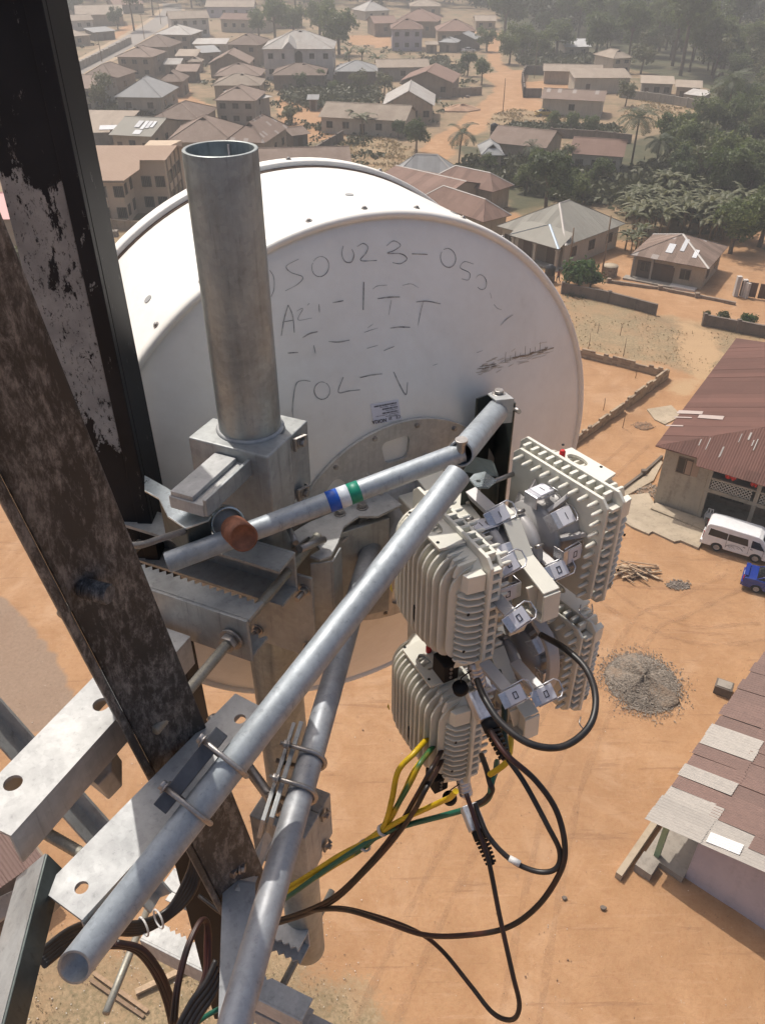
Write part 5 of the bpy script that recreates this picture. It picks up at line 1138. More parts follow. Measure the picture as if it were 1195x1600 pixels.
T_ = (
 ('dark', 650, 240, .62, 'round dark tree left of the palm, larger of two'), ('dark', 622, 216, .4, 'round dark tree left of the palm, smaller of two'), ('dark', 730, 118, .62, 'small round shade tree with flat dark crown by the lane'), ('broad', 752, 132, .55, 'pale green bush tree right of the shade tree'),
 ('dark', 852, 330, .85, 'large dark tree between the brown roofs and the cream bungalow'), ('broad', 884, 305, .5, 'green tree behind the large dark tree'), ('broad', 908, 318, .42, 'green tree right of the large dark one behind the bungalow ridge'), ('broad', 822, 300, .45, 'green tree left of the large dark one beside the hip roofs'), ('broad', 842, 278, .45, 'green tree behind the small grey hut'), ('pale', 876, 268, .5, 'pale flowering tree in front of the red roofed house'),
 ('broad', 938, 292, .45, 'green tree under the red roofed house'), ('broad', 762, 272, .35, 'leafy bush behind the grey pyramid roof'), ('broad', 605, 198, .4, 'pale green bush tree in front of the long bungalow'), ('shrub', 452, 192, 1.4, 'small round tree on the bare lot near the kiosk'),
 ('pale', 163, 178, .8, 'pale bushy shrub in front of the blue grey roof'), ('broad', 200, 172, .38, 'dark green bush below the blue grey roof'), ('broad', 262, 162, .5, 'green bush at the right wall of the blue grey house'), ('tall', 210, 48, .9, 'big round tree beside the tarred road'), ('tall', 240, 24, .9, 'big tree farther up the tarred road'), ('dark', 118, 30, 1.2, 'dark round tree behind the tan hip roof at top left'), ('dark', 185, 46, .8, 'dark tree beside the roadside shack'),
 ('tall', 300, 12, 1.0, 'tree behind the two storey white house'), ('tall', 425, 16, 1.1, 'hazy tree behind the violet walled house'), ('tall', 462, 16, 1.1, 'hazy tree left of the pair at the top centre'), ('tall', 500, 20, 1.1, 'hazy tree right of the pair at the top centre'), ('broad', 430, 62, 1.2, 'green tree in front of the pinkish roofed bungalow'), ('broad', 460, 58, 1.2, 'green tree behind the roof of the big pale house'), ('broad', 500, 62, 1.3, 'green tree behind the right half of the big pale house'), ('broad', 530, 85, 1.4, 'green tree at the right end of the big pale house'), ('broad', 405, 58, .9, 'green bush left of the big pale house roof'),
 ('dark', 788, 58, 1.6, 'tall dark tree at the end of the lane'), ('broad', 760, 80, .8, 'leafy tree beside the white car'), ('broad', 470, 140, .4, 'weedy bush before the narrow pale lean to'), ('broad', 500, 138, .4, 'weedy bush left of the kiosk yard'), ('broad', 520, 148, .35, 'weedy bush behind the kiosk'), ('pale', 560, 150, .6, 'dry bush right of the kiosk'), ('pale', 600, 148, .6, 'dry bush before the pale gabled house'),
 ('tall', 1062, 118, 1.25, 'huge dark tree behind the row house'), ('pale', 1000, 115, .9, 'pale leafless looking tree left of the row house'), ('tall', 980, 100, .9, 'dark tree beside the cream two storey house'), ('broad', 930, 92, 1.2, 'green tree right of the bright white roof'), ('broad', 868, 90, 1.1, 'green tree left of the bright white roof'), ('broad', 840, 95, 1.0, 'green tree behind the compound corner'), ('broad', 815, 92, 1.0, 'green tree right of the lane'), ('broad', 795, 100, .8, 'low green tree where the lane meets the road'),
 ('broad', 890, 206, .4, 'green bush on the dark weedy wall'), ('broad', 862, 204, .35, 'left green bush behind the weedy wall'), ('broad', 920, 210, .4, 'right green bush behind the weedy wall'), ('pale', 976, 166, .55, 'thin pale tree beside the streaked roof house'), ('broad', 1140, 395, .75, 'dark leaning tree at the right end of the banana grove'), ('broad', 1185, 385, .85, 'green tree at the right edge behind the grove'), ('shrub', 55, 440, 1.3, 'green shrub between the two tower legs'), ('shrub', 40, 500, 1.1, 'lower green shrub between the two tower legs'))
for k, px, py, s_, lab in T_: plant_px(k, 'tree' if k != 'shrub' else 'shrub', px, py, lab, 'tree' if k != 'shrub' else 'shrub', s_)
for px, py, s_, lab, v in ((905, 458, 1.35, 'bright green bushy shrub beside the dark garden wall', 2), (922, 452, .9, 'brighter low shrub right of the bushy one by the garden wall', 2), (900, 440, .9, 'dry grey bush behind the bright green shrub', 0), (1130, 506, .55, 'small weed on the field side of the right garden wall, left one', 0), (1162, 510, .6, 'small weed on the field side of the right garden wall, right one', 2), (1102, 502, .4, 'tiny weed at the end of the right garden wall', 0)): plant_px('shrub', 'shrub', px, py, lab, 'shrub', s_, None, v)
# wood on the right: single trees near, a far mass behind
gw = 'trees of the wood at right'; spots = rnd_poly([(1030, 302), (1030, 250), (1085, 215), (1120, 178), (1130, 140), (1195, 110), (1260, 110), (1260, 330), (1195, 345), (1150, 320)], 80, g)
for px, py in spots: plant_px(g.choice(('broad', 'dark', 'broad', 'pale')), 'tree', px, py, 'broadleaf tree in the dense wood behind the banana grove', 'tree', g.uniform(.45, .85), gw)
gw2 = 'trees of the wood above the compound'
for px, py in rnd_poly([(800, 52), (1000, 60), (1110, 90), (1200, 70), (1300, 60), (1300, 100), (1110, 125), (1010, 92), (900, 66)], 70, g): plant_px(g.choice(('broad', 'dark', 'pale', 'tall')), 'tree', px, py, 'hazy broadleaf tree in the wood above the walled compound', 'tree', g.uniform(.75, 1.2), gw2)
# far wood: one mass
gn = np.random.default_rng(3); CC, AA, BB = [], [], []
nfar = 0
for k in range(2600):
    px, py = gn.uniform(-60, 1400), gn.uniform(-40, 52)
    if px < 760 and py > 8: continue
    if px < 860 and py > 34: continue
    r_ = ray(px, py); t = None
    for d_ in np.linspace(250, 1500, 240):
        q = CAMP+r_*d_
        if q.z <= terr(q.x, q.y)+2: t = q; break
    if t is None or t.y < 255: continue
    rr = gn.uniform(3.2, 6.5); hh = gn.uniform(7, 15); base = np.array([t.x+gn.normal()*5, t.y+gn.normal()*8, terr(t.x, t.y)])
    lob = [(gn.normal()*rr*.4, gn.normal()*rr*.4, hh-rr*.6+gn.uniform(-.4, .3)*rr, rr*gn.uniform(.4, .65)) for _ in range(4)]
    c_, a_, b_ = crown_points(196 if t.y < 450 else 112, lob, gn, .62 if t.y < 450 else .9); CC.append(c_+base); AA.append(a_); BB.append(b_); nfar += 1
me = quads_mesh('far_wood', np.concatenate(CC), np.concatenate(AA), np.concatenate(BB)); o = mesh_obj('far_wood', me, leaf_mat('far_wood_leaves', (.030, .048, .018), (.085, .092, .036), .2)); tag(o, 'hazy wooded hillside at the top', 'wood', kind='stuff')
# undergrowth between the trees and weeds on house plots: one mass
CC, AA, BB = [], [], []
def weeds(poly, n, size, hmax):
    for px, py in rnd_poly(poly, n, g):
        p = G(px, py)
        if px < 870 and on_lane(p, 8): continue
        c_ = gn.normal(size=(16, 3))*np.array([.9, .9, .3])*size*2+np.array([p.x, p.y, hmax*.4]); c_[:, 2] = np.abs(c_[:, 2]); o_ = gn.normal(size=(16, 3)); o_ /= np.linalg.norm(o_, axis=1)[:, None]; a_ = np.cross(o_, gn.normal(size=(16, 3))); a_ /= np.linalg.norm(a_, axis=1)[:, None]; CC.append(c_); AA.append(a_*size); BB.append(np.cross(o_, a_)*size*.6)
weeds([(110, 70), (860, 70), (700, 255), (560, 268), (420, 240), (110, 240)], 500, .35, .8); weeds([(300, 160), (335, 150), (330, 205), (300, 200)], 60, .4, 1); weeds([(440, 150), (470, 130), (580, 140), (600, 160), (500, 172), (450, 162)], 240, .5, 1.4); weeds([(780, 70), (860, 82), (990, 100), (820, 108)], 300, .6, 2); weeds([(950, 300), (1000, 270), (1260, 180), (1260, 345), (1180, 350), (980, 335)], 900, .6, 2.2); weeds([(700, 290), (740, 250), (950, 262), (950, 318), (880, 320), (800, 290)], 500, .5, 2.0); weeds([(770, 196), (960, 200), (960, 212), (840, 208)], 200, .4, 1.2); weeds([(150, 165), (250, 160), (290, 168), (240, 180), (150, 182)], 200, .5, 1.3); weeds([(610, 100), (690, 90), (735, 112), (680, 120), (600, 118)], 150, .45, .9); weeds([(890, 452), (960, 462), (955, 470), (890, 462)], 90, .14, .3); weeds([(500, 196), (640, 198), (640, 214), (500, 205)], 160, .35, 1)
me = quads_mesh('undergrowth', np.concatenate(CC), np.concatenate(AA), np.concatenate(BB)); o = mesh_obj('undergrowth', me, leaf_mat('undergrowth_leaves', (.045, .060, .022), (.12, .115, .05), .2)); tag(o, 'weedy undergrowth between houses and below the trees', 'undergrowth', kind='stuff')
# ================================================================== foreground: tower steel, antenna, radios
def c(x, y, z): return CAMP + Vector((x, y, z))
M_galv = galv('galvanised_steel', (.40, .405, .40), 1.0, .60, .35, .25)
M_galv_dull = galv('dull_galvanised_steel', (.38, .395, .39), 1.0, .52, .5, .35, warm=.15)
M_galv_bright = galv('bright_galvanised_steel', (.46, .46, .445), 1.0, .62, .3, .15)
M_tube = galv('tube_zinc', (.36, .395, .42), 1.5, .48, .3, .35)
M_mast = galv('mast_pipe_zinc', (.34, .37, .36), 1.3, .44, .6, .5, warm=.3)
M_rod = galv('threaded_rod_zinc', (.33, .315, .265), 3, .5, .3, .5)
M_bolt = galv('bolt_steel', (.38, .36, .34), 6, .38, .3, .8)
M_zinc = galv('blue_zinc_plate', (.58, .66, .68), 1.2, .3, .12, .75)
M_dark_steel_and_shade = galv('dark_green_zinc_and_shade', (.085, .10, .095), 1.0, .42, .3, .6)  # dark metal brackets; also stands in for shade on bent plate faces
M_copper = plain('rusty_brown_cap', (.21, .085, .048), .6, .25, .4, 60, .3)
M_hole = plain('black_rubber', (.012, .012, .013), .55, 0, .15, 40)
def peel(name, under, paint, lo, hi, zlo, zhi, strk, metal=0.0):
    """old paint over steel, flaked off along the member"""
    m = N(name)
    v = m.mapped((14, 14, 3.2))
    n1 = m.noise(strk, 9, .72, vec=v, dist=.4)
    n2 = m.noise(70, 8, .75, vec=m.mapped((1, 1, .55)))
    s = m.n('ShaderNodeSeparateXYZ'); m.l(m.co(), s.inputs[0])
    band = m.math('MULTIPLY', m.ramp(m.math('MULTIPLY_ADD', s.outputs['Z'], 1.0), [(0, 0), (1, 1)]), 1.0)
    mr = m.n('ShaderNodeMapRange'); mr.inputs[1].default_value = zlo; mr.inputs[2].default_value = zhi; mr.interpolation_type = 'SMOOTHSTEP'
    m.l(s.outputs['Z'], mr.inputs[0])
    k = m.math('ADD', m.math('MULTIPLY', n1, .65), m.math('MULTIPLY', n2, .35))
    return m, k, mr.outputs[0], s
# black painted leg with the paint worn through to grey-white primer over a long patch
m = N('flaking_black_paint')
s = m.n('ShaderNodeSeparateXYZ'); m.l(m.co(), s.inputs[0])
def hump(m, z, a, b, cc, d):
    up = m.n('ShaderNodeMapRange', interpolation_type='SMOOTHSTEP'); up.inputs[1].default_value = a; up.inputs[2].default_value = b; m.l(z, up.inputs[0])
    dn = m.n('ShaderNodeMapRange', interpolation_type='SMOOTHSTEP'); dn.inputs[1].default_value = d; dn.inputs[2].default_value = cc; m.l(z, dn.inputs[0])
    return m.math('MULTIPLY', up.outputs[0], dn.outputs[0])
zz = hump(m, s.outputs['Z'], -.86, -.55, -.36, -.20)
n1 = m.ramp(m.noise(34, 10, .78, vec=m.mapped((1, 1, .5)), dist=.4), [(.36, 0), (.64, 1)])
n2 = m.ramp(m.noise(11, 6, .65, vec=m.mapped((1, 1, .3))), [(.35, 0), (.65, 1)])
att = m.attr('face').outputs['Fac']
k = m.math('ADD', m.math('MULTIPLY', zz, .50), m.math('ADD', m.math('MULTIPLY', n1, .44), m.math('MULTIPLY', n2, .34)))
k = m.math('SUBTRACT', k, m.math('MULTIPLY', att, .42))
white = m.math('MULTIPLY', m.ramp(k, [(.735, 0), (.75, 1)]), m.ramp(m.noise(150, 8, .8, vec=m.mapped((1, 1, .5))), [(.40, 0), (.44, 1)]))
scr = m.ramp(m.noise(60, 9, .8, vec=m.mapped((1, 1, .3))), [(.62, 0), (.64, 1)])
blk = m.mix(m.ramp(m.noise(5, 4), [(.35, 0), (.7, 1)]), (.008, .009, .011), (.018, .020, .024))
gry = m.mix(m.ramp(m.noise(18, 5), [(.3, 0), (.7, 1)]), (.21, .212, .208), (.36, .362, .35))
colr = m.mix(white, m.mix(m.math('MULTIPLY', scr, .6), blk, (.22, .21, .20)), gry)
m.bump(white, .5, .0015)
M_black_leg = m.set(colr, m.ramp(white, [(0, .5), (1, .75)]), 0.0); m.b.inputs['Specular IOR Level'].default_value = .22
# brown-black weathered leg
m = N('weathered_dark_steel')
n1 = m.noise(24, 10, .78, vec=m.mapped((1, 1, .28)), dist=.6)
n2 = m.noise(120, 8, .8, vec=m.mapped((1, 1, .35)), dist=.3)
k = m.math('ADD', m.math('MULTIPLY', n1, .6), m.math('MULTIPLY', n2, .4))
base = m.mix(m.ramp(m.noise(4, 4), [(.3, 0), (.7, 1)]), (.030, .031, .032), (.060, .061, .062))
worn = m.ramp(k, [(.47, 0), (.56, 1)])
colr = m.mix(worn, base, m.mix(m.ramp(n2, [(.4, 0), (.65, 1)]), (.085, .087, .089), (.23, .23, .228)))
m.bump(k, .35, .002)
M_rust_leg = m.set(colr, m.ramp(n2, [(.3, .5), (.7, .7)]), .1); m.b.inputs['Specular IOR Level'].default_value = .3
UU = Vector((.912, -.410, 0)); VV = Vector((.410, .912, 0)); ZZ = Vector((0, 0, 1))
def angle_bar(mb, p, q, up, w1, w2, t):
    """L profile: flange w1 along +x side, flange w2 along up"""
    return mb.profile([(0, 0), (w1, 0), (w1, t), (t, t), (t, w2), (0, w2)], p, q, up)
# ---- black leg -----------------------------------------------------------------
p0, p1 = c(-.505, 1.275, .12), c(-.40, 1.0, -2.45)
ax = (p1-p0).normalized()
fx = Vector((.97, -.05, 0)); fx = (fx-ax*fx.dot(ax)).normalized()      # visible broad flange runs to the right
fy = fx.cross(ax).normalized()
if fy.y < 0: fy = -fy
leg = thing('tower_upright', c(-.45, 1.13, -1.1), 'black angle steel tower upright with a long flaked grey patch', 'tower upright')
def leg_flange(name, a0, a1, b0, b1, face, mat, parent):
    mb = MB(); mb.prism([p0+fx*a0+fy*b0, p0+fx*a1+fy*b0, p0+fx*a1+fy*b1, p0+fx*a0+fy*b1], p1-p0)
    o = mb.build(name, mat, parent, .0015)
    at_ = o.data.attributes.new('face', 'FLOAT', 'POINT'); at_.data.foreach_set('value', [face]*len(o.data.vertices))
    # shift object coordinates so Z reads metres from the camera
    dz = ORG[parent.name].z-CAMZ
    o.data.transform(Matrix.Translation((0, 0, dz))); o.location = (0, 0, -dz)
    return o
leg_flange('broad_flange', -.062, .030, 0, .009, 0.0, M_black_leg, leg)
leg_flange('edge_strip', .0303, .0565, -.004, .010, 1.0, M_black_leg, leg)
leg_flange('rear_flange', .047, .0565, .0103, .085, 1.0, M_black_leg, leg)
# ---- brown leg close to the camera ----------------------------------------------
bleg = thing('tower_upright', c(-.31, .70, -1.1), 'weathered brown angle steel tower upright nearest the camera at the left edge', 'tower upright')
q0, q1 = c(-.372, .63, -.02), c(-.262, .845, -1.62)
ax = (q1-q0).normalized(); gx = Vector((.80, .60, 0)); gx = (gx-ax*gx.dot(ax)).normalized(); gy = gx.cross(ax).normalized()
if gy.y > 0: gy = -gy
mb = MB(); mb.prism([q0+gx*(-.034), q0+gx*.058, q0+gx*.058-gy*.010, q0+gx*(-.034)-gy*.010], q1-q0)
mb.build('broad_flange', M_rust_leg, bleg, .002)
mb = MB(); mb.prism([q0+gx*(-.0345)+gy*.0006, q0+gx*(-.0445)+gy*.0006, q0+gx*(-.0445)-gy*.075, q0+gx*(-.0345)-gy*.075], q1-q0)
mb.prism([q0+gx*(-.036)+gy*.0008, q0+gx*(-.036)+gy*.012, q0+gx*(-.046)+gy*.012, q0+gx*(-.046)+gy*.0008], q1-q0)
mb.build('side_flange', M_rust_leg, bleg, .002)
mb = MB(); k = T(128, 918, .93); mb.tube([k, k+Vector((.035, -.012, .0))], .011, 12)
for i in range(9): mb.lathe([(.0112, 0), (.0125, .0012), (.0112, .0024)], k+Vector((.035, -.012, 0))*(.1+i*.1), (.035, -.012, 0), 12)
mb.build('bolt_thread', M_rust_leg, bleg)
# ---- mast pipe ------------------------------------------------------------------
MX, MY = -.2184, 1.18
mast = thing('mast_pipe', c(MX, MY, -2.4), 'thick galvanised steel mast pipe standing open ended in front of the dish', 'mast pipe')
mb = MB(); mb.pipe(c(MX, MY, -2.42), c(MX, MY, -.252), .051, .0055, 64); mb.build('pipe', M_mast, mast, .0012)
# weld seam inside
mb = MB(); mb.tube([c(MX+.004, MY+.0445, -.50), c(MX+.004, MY+.0445, -.256)], .0022, 6); mb.build('weld_seam', M_bolt, mast)
def collar(z0, z1, nm, label, tabs=True):
    col = thing(nm, c(MX, MY, (z0+z1)/2), label, 'pipe clamp')
    mx = Matrix((UU, VV, ZZ)).transposed()
    mb = MB(); cc = c(MX, MY, (z0+z1)/2)
    mb.box(cc-VV*.034, (.150, .072, z1-z0), mx); mb.build('clamp_box', M_galv_dull, col, .003)
    mb = MB(); mb.box(cc+VV*.036, (.142, .060, (z1-z0)-.012), mx); mb.build('rear_half', M_galv_dull, col, .002)
    for dz in ((z1-z0)*.36, -(z1-z0)*.36):
        mb = MB(); b = cc+UU*.0755+VV*.005+ZZ*dz
        mb.prism([b-ZZ*.012, b+VV*.028-ZZ*.012, b+VV*.028+ZZ*.008, b+UU*.012+VV*.02+ZZ*.014, b+ZZ*.012], UU*.006)
        mb.hexbolt(b+UU*.006+VV*.014, UU, .007, .010); mb.build('bolt', M_bolt, col, .0006)
    return col
collar(-.823, -.683, 'pipe_collar', 'dull galvanised box collar clamped round the mast pipe below its open top')
# weld bead round the pipe at the collar top
mb = MB(); mb.tube([c(MX+.052*math.cos(a), MY+.052*math.sin(a), -.6825) for a in np.linspace(0, 2*math.pi, 41)], .0042, 8)
mb.build('weld_bead', M_galv, mast)
collar(-1.90, -1.72, 'pipe_collar', 'lower box collar on the mast pipe beside the slanting tube with two ties')
# arm from the collar towards the leg
arm = thing('collar_bracket', c(-.28, 1.02, -.72), 'short flat topped steel bracket from the upper collar towards the black leg', 'bracket')
a0 = c(-.243, 1.115, -.705); a1 = a0-VV*.125
mx = Matrix((UU, VV, ZZ)).transposed()
mb = MB(); mb.box((a0+a1)/2-ZZ*.0125, (.062, .125, .022), mx); mb.build('arm_bar', M_galv_bright, arm, .0015)
mb = MB(); mb.box((a0+a1)/2-UU*.008+ZZ*.003, (.040, .120, .008), mx); mb.build('top_strip', M_galv_bright, arm, .001)
mb = MB(); mb.box((a0+a1)/2+UU*.0345-ZZ*.006, (.006, .125, .030), mx); mb.build('lip', M_galv_dull, arm, .001)
# ---- serrated clamp channels ------------------------------------------------------
def serrated(name, base, length, tooth, h, w, mat, label, t=.006, teeth_from=0.0, teeth_to=1.0, pitch=.014):
    """channel along UU starting at base (top outer edge), teeth towards 'tooth'"""
    o = thing(name, base, label, 'clamp channel')
    mb = MB(); mb.prism([base, base+UU*length, base+UU*length-ZZ*h, base-ZZ*h], tooth*t); mb.build('web', mat, o, .0015)
    for zz_, nm in ((0, 'top_flange'), (-h+t, 'bottom_flange')):
        b = base+ZZ*(zz_-.0005 if zz_ == 0 else zz_)+tooth*(t+.0003)
        poly = [b+UU*length, b]
        n = int(length/pitch)
        for i in range(n+1):
            x = i*pitch; f = x/length
            poly.append(b+UU*min(x, length)+tooth*(w-.0))
            if teeth_from <= f <= teeth_to and x+pitch/2 < length: poly.append(b+UU*(x+pitch*.5)+tooth*(w-.009))
        poly.append(b+UU*length+tooth*w)
        mb = MB(); mb.prism(poly, -ZZ*t if zz_ == 0 else ZZ*(t-.0005)); mb.build(nm, mat, o)
    return o
ch1b = c(-.207, .912, -.87)
s1 = serrated('clamp_channel', ch1b-UU*.34, .34, VV, .088, .044, M_galv_dull, 'dark galvanised channel with toothed edge gripping the near side of the black leg', teeth_from=.2)
ch2b = c(-.147, 1.083, -.87)
s2 = serrated('clamp_channel', ch2b-UU*.36, .36, -VV, .088, .050, M_galv_dull, 'dark galvanised channel behind the black leg, ending at the mast pipe', teeth_from=2)
s3 = serrated('clamp_channel', c(-.66, 1.118, -2.25), .50, VV, .075, .055, M_galv_bright, 'sunlit toothed channel low down behind the black cable bundle', teeth_from=.1, teeth_to=.75, pitch=.018)
s4 = serrated('clamp_channel', c(-.60, 1.31, -2.22), .44, -VV, .085, .055, M_galv_bright, 'sunlit toothed channel gripping the foot of the mast pipe', teeth_from=.5, pitch=.022)
s5 = serrated('clamp_channel', c(-.36, .99, -2.36), .24, VV, .07, .055, M_galv, 'grey channel below the toothed one at the bottom of the picture', teeth_from=2)
def threaded(p, q, r, label, nuts=(), mat=None, ridge=True):
    o = thing('threaded_rod', (Vector(p)+Vector(q))/2, label, 'threaded rod')
    p, q = Vector(p), Vector(q); L = (q-p).length; d = (q-p)/L
    n = int(L/.0042) if ridge else 1
    prof = []
    for i in range(n):
        prof += [(r*.93, i*L/n), (r, (i+.5)*L/n)]
    prof = [(0, 0)]+prof+[(r*.93, L), (0, L)]
    mb = MB(); mb.lathe(prof, p, d, 14); mb.build('rod', mat or M_rod, o)
    for f, sgn in nuts:
        mb = MB(); mb.hexbolt(p+d*f*L, d*sgn, r*1.75, r*1.9); mb.build('nut', M_bolt, o, .0008)
    return o
rp = c(-.234, .924, -.914)
threaded(rp-VV*.20, rp+VV*.285, .0085, 'long threaded rod through the toothed channel pair beside the mast pipe', nuts=((.405, -1),))
rp2 = c(-.50, 1.02, -.914)
threaded(rp2-VV*.05, rp2+VV*.26, .0085, 'threaded rod end poking out behind the black leg', nuts=((.14, -1),))
rp3 = T(452, 1520, 2.28)
threaded(rp3-VV*.10, rp3+VV*.26, .011, 'rod through the lower channels at the foot of the mast pipe', ridge=False)
rp4 = T(205, 1480, 2.2)
threaded(T(166, 1583, 2.05), T(232, 1418, 2.35), .0105, 'plain grey rod hanging below the cable bundle at bottom left', ridge=False)
# ---- zinc bracket, hook rod, capped stub ------------------------------------------
zb = thing('zinc_bracket', c(-.36, 1.0, -.74), 'bluish zinc bent bracket beside the black leg holding the brown capped stub', 'bracket')
def zpoly(pts, z, t, mb=None):
    mb = mb or MB(); return mb.prism([ZC(x, y, z) for x, y in pts], Vector((0, 0, -t)))
zpoly([(226, 742), (262, 762), (330, 806), (326, 812), (290, 825), (262, 806), (248, 778), (226, 766)], -.745, .004).build('top_plate', M_zinc, zb, .001)
mb = MB(); P_ = [ZC(290, 825, -.747), ZC(326, 812, -.747), ZC(331, 808, -.747)]
mb.prism([P_[0], P_[1], P_[1]-ZZ*.075, P_[0]-ZZ*.075], VV*.004); mb.build('front_plate', M_dark_steel_and_shade, zb, .001)  # same bent sheet as the top; its shade is painted by the dark colour
mb = MB(); P_ = [ZC(248, 778, -.747), ZC(290, 825, -.747)]
mb.prism([P_[0], P_[1], P_[1]-ZZ*.07, P_[0]-ZZ*.07], UU*.003); mb.build('side_plate', M_dark_steel_and_shade, zb, .001)  # shaded side of the sheet, darkened through its material
hk = thing('hook_rod', T(240, 850, 1.18), 'bent bright steel hook rod passing in front of the black leg', 'hook rod')
mb = MB(); mb.tube(smooth_path([T(172, 846, 1.10), T(196, 852, 1.12), T(222, 851, 1.15), T(250, 842, 1.19), T(300, 826, 1.26), T(345, 812, 1.31)], 6), .0052, 12)
mb.build('rod', M_bolt, hk)
st = thing('capped_stub', T(370, 832, 1.28), 'rust brown round cap on a pipe stub above the toothed channel', 'pipe cap')
mb = MB(); k0, k1 = T(366, 826, 1.245), T(381, 840, 1.195); mb.lathe([(0, 0), (.0205, 0), (.0215, .004), (.0215, (k1-k0).length), (.0185, (k1-k0).length+.0006), (.0175, (k1-k0).length-.002), (0, (k1-k0).length-.002)], k0, k1-k0, 36); mb.build('cap', M_copper, st)
mb = MB(); k2 = T(352, 814, 1.30); d_ = (k1-k0).normalized(); mb.lathe([(.024, 0), (.027, .0), (.027, .02), (.024, .02), (.024, 0)], k2, d_, 36); mb.build('clamp_ring', M_zinc, st)
mb = MB(); mb.lathe([(0, 0), (.0232, 0), (.0232, .03), (0, .03)], k2-d_*.02, d_, 30); mb.build('stub', M_galv, st)
# ---- bracing tubes ------------------------------------------------------------------
def tube_thing(name, label, pts, r, wall=.0035, mat=None, n=40):
    o = thing(name, pts[0], label, 'tube')
    return o
ta = thing('brace_tube', T(258, 881, 1.29), 'thin grey brace tube with blue white and green tape bands', 'tube')
A0, A1, A2 = T(262, 879, 1.25), T(722, 706, 1.31), T(780, 638, 1.55)
mb = MB(); mb.pipe(A0, A1, .0165, .003, 40); mb.build('tube', M_tube, ta, .0005)
mb = MB(); mb.pipe(A1+(A1-A2).normalized()*.012, A2, .0215, .003, 40); mb.build('outer_sleeve', M_tube, ta, .0005)
dA = (A1-A0)
def band(f0, f1, col, nm):
    mb = MB(); mb.lathe([(.0166, 0), (.0172, .0003), (.0172, dA.length*(f1-f0)-.0003), (.0166, dA.length*(f1-f0))], A0+dA*f0, dA, 40)
    mb.build('tape_band', plain(nm, col, .45, 0, .15, 120), ta)
band(.532, .570, (.012, .085, .42), 'blue_tape'); band(.5703, .604, (.62, .66, .70), 'white_tape'); band(.6043, .641, (.006, .22, .135), 'green_tape')
mb = MB(); b_ = T(720, 700, 1.295)
mb.cyl(b_-ZZ*.01, b_+ZZ*.012, .0075, 16); mb.cyl(b_+ZZ*.0122, b_+ZZ*.016, .0105, 16); mb.build('bolt', M_copper if False else M_bolt, ta, .0006)
tb = thing('brace_tube', T(118, 1515, 1.06), 'wide grey brace tube running from bottom left up to the radios', 'tube')
B0, B1 = T(116, 1512, .965), T(716, 741, 1.265)
mb = MB(); mb.pipe(B0, B1, .0205, .0032, 56, (B0-B1).normalized()*.75+(CAMP-B0).normalized()*.65); mb.build('tube', M_tube, tb, .0006)
tcu = thing('brace_tube', T(365, 1600, .96), 'grey brace tube with a seam running steeply down past the cables to the bottom edge', 'tube')
C0, C1 = T(352, 1650, .93), T(608, 757, 1.80)
mb = MB(); mb.pipe(C0, C1, .0200, .003, 16); mb.build('tube', galv('seamed_tube_zinc', (.34, .36, .385), 1.3, .5, .4, .35, warm=.3), tcu, .0006)
# ---- near clamp: two channels either side of the brown leg -----------------------------
def holed_channel(name, label, o, along, length, w, h, holes, mat, t=.006):
    """web-up channel; o = near left corner of the top face; holes (along, across, r)"""
    th = thing(name, o, label, 'clamp channel')
    al = Vector(along).normalized(); ac = al.cross(ZZ).normalized()
    mx = frame(o-ZZ*t/2, al, ac, al.cross(ac)); mxn = mx
    plate([(0, 0), (length, 0), (length, w), (0, w)], [circ(a_, b_, r_) for a_, b_, r_ in holes], t, mx).build('web', mat, th, .0012)
    for b_ in (0, w-t):
        mb = MB(); mb.prism([o+ac*(b_+.0003)-ZZ*(t+.0003), o+ac*(b_+t-.0003)-ZZ*(t+.0003), o+ac*(b_+t-.0003)-ZZ*h, o+ac*(b_+.0003)-ZZ*h], al*length)
        mb.build('flange', mat, th, .0012)
    return th
eo = c(-.420, .543, -.97); ed = Vector((.52, .85, 0))
holed_channel('clamp_channel', 'pale galvanised channel with a bolt hole under the wide brace tube', eo, ed, .37, .072, .05, [(.028, .040, .0085), (.335, .038, .009)], M_galv)
do = c(-.540, .625, -.93); dd = VV
holed_channel('clamp_channel', 'sunlit white galvanised channel with two round holes behind the brown leg', do, dd, .385, .083, .062, [(.215, .046, .0125), (.06, .028, .0125)], M_galv_bright)
# backing bar and two U bolts that hold the wide tube
ub = thing('u_bolt_clamp', T(290, 1240, 1.1), 'dark backing bar with two U bolts holding the wide brace tube', 'clamp')
dB = (B1-B0).normalized(); nB = (CAMP-T(300, 1240, 1.12)).normalized(); nB = (nB-dB*nB.dot(dB)).normalized(); sB = dB.cross(nB)
if sB.x > 0: sB = -sB
def onB(px, py):
    r = ray(px, py); best = min(np.linspace(0, 1, 2001), key=lambda f: abs((B0+(B1-B0)*f-CAMP).normalized().cross(r.normalized()).length))
    return B0+(B1-B0)*best
k0, k1 = onB(272, 1282), onB(368, 1160)
mb = MB(); off = sB*.0275
mb.prism([k0+off-nB*.030, k0+off+nB*.012, k0+off+sB*.020+nB*.012, k0+off+sB*.020-nB*.030], k1-k0); mb.build('backing_bar', galv('dark_bar', (.10, .105, .115), 1.2, .5, .3, .5), ub, .001)
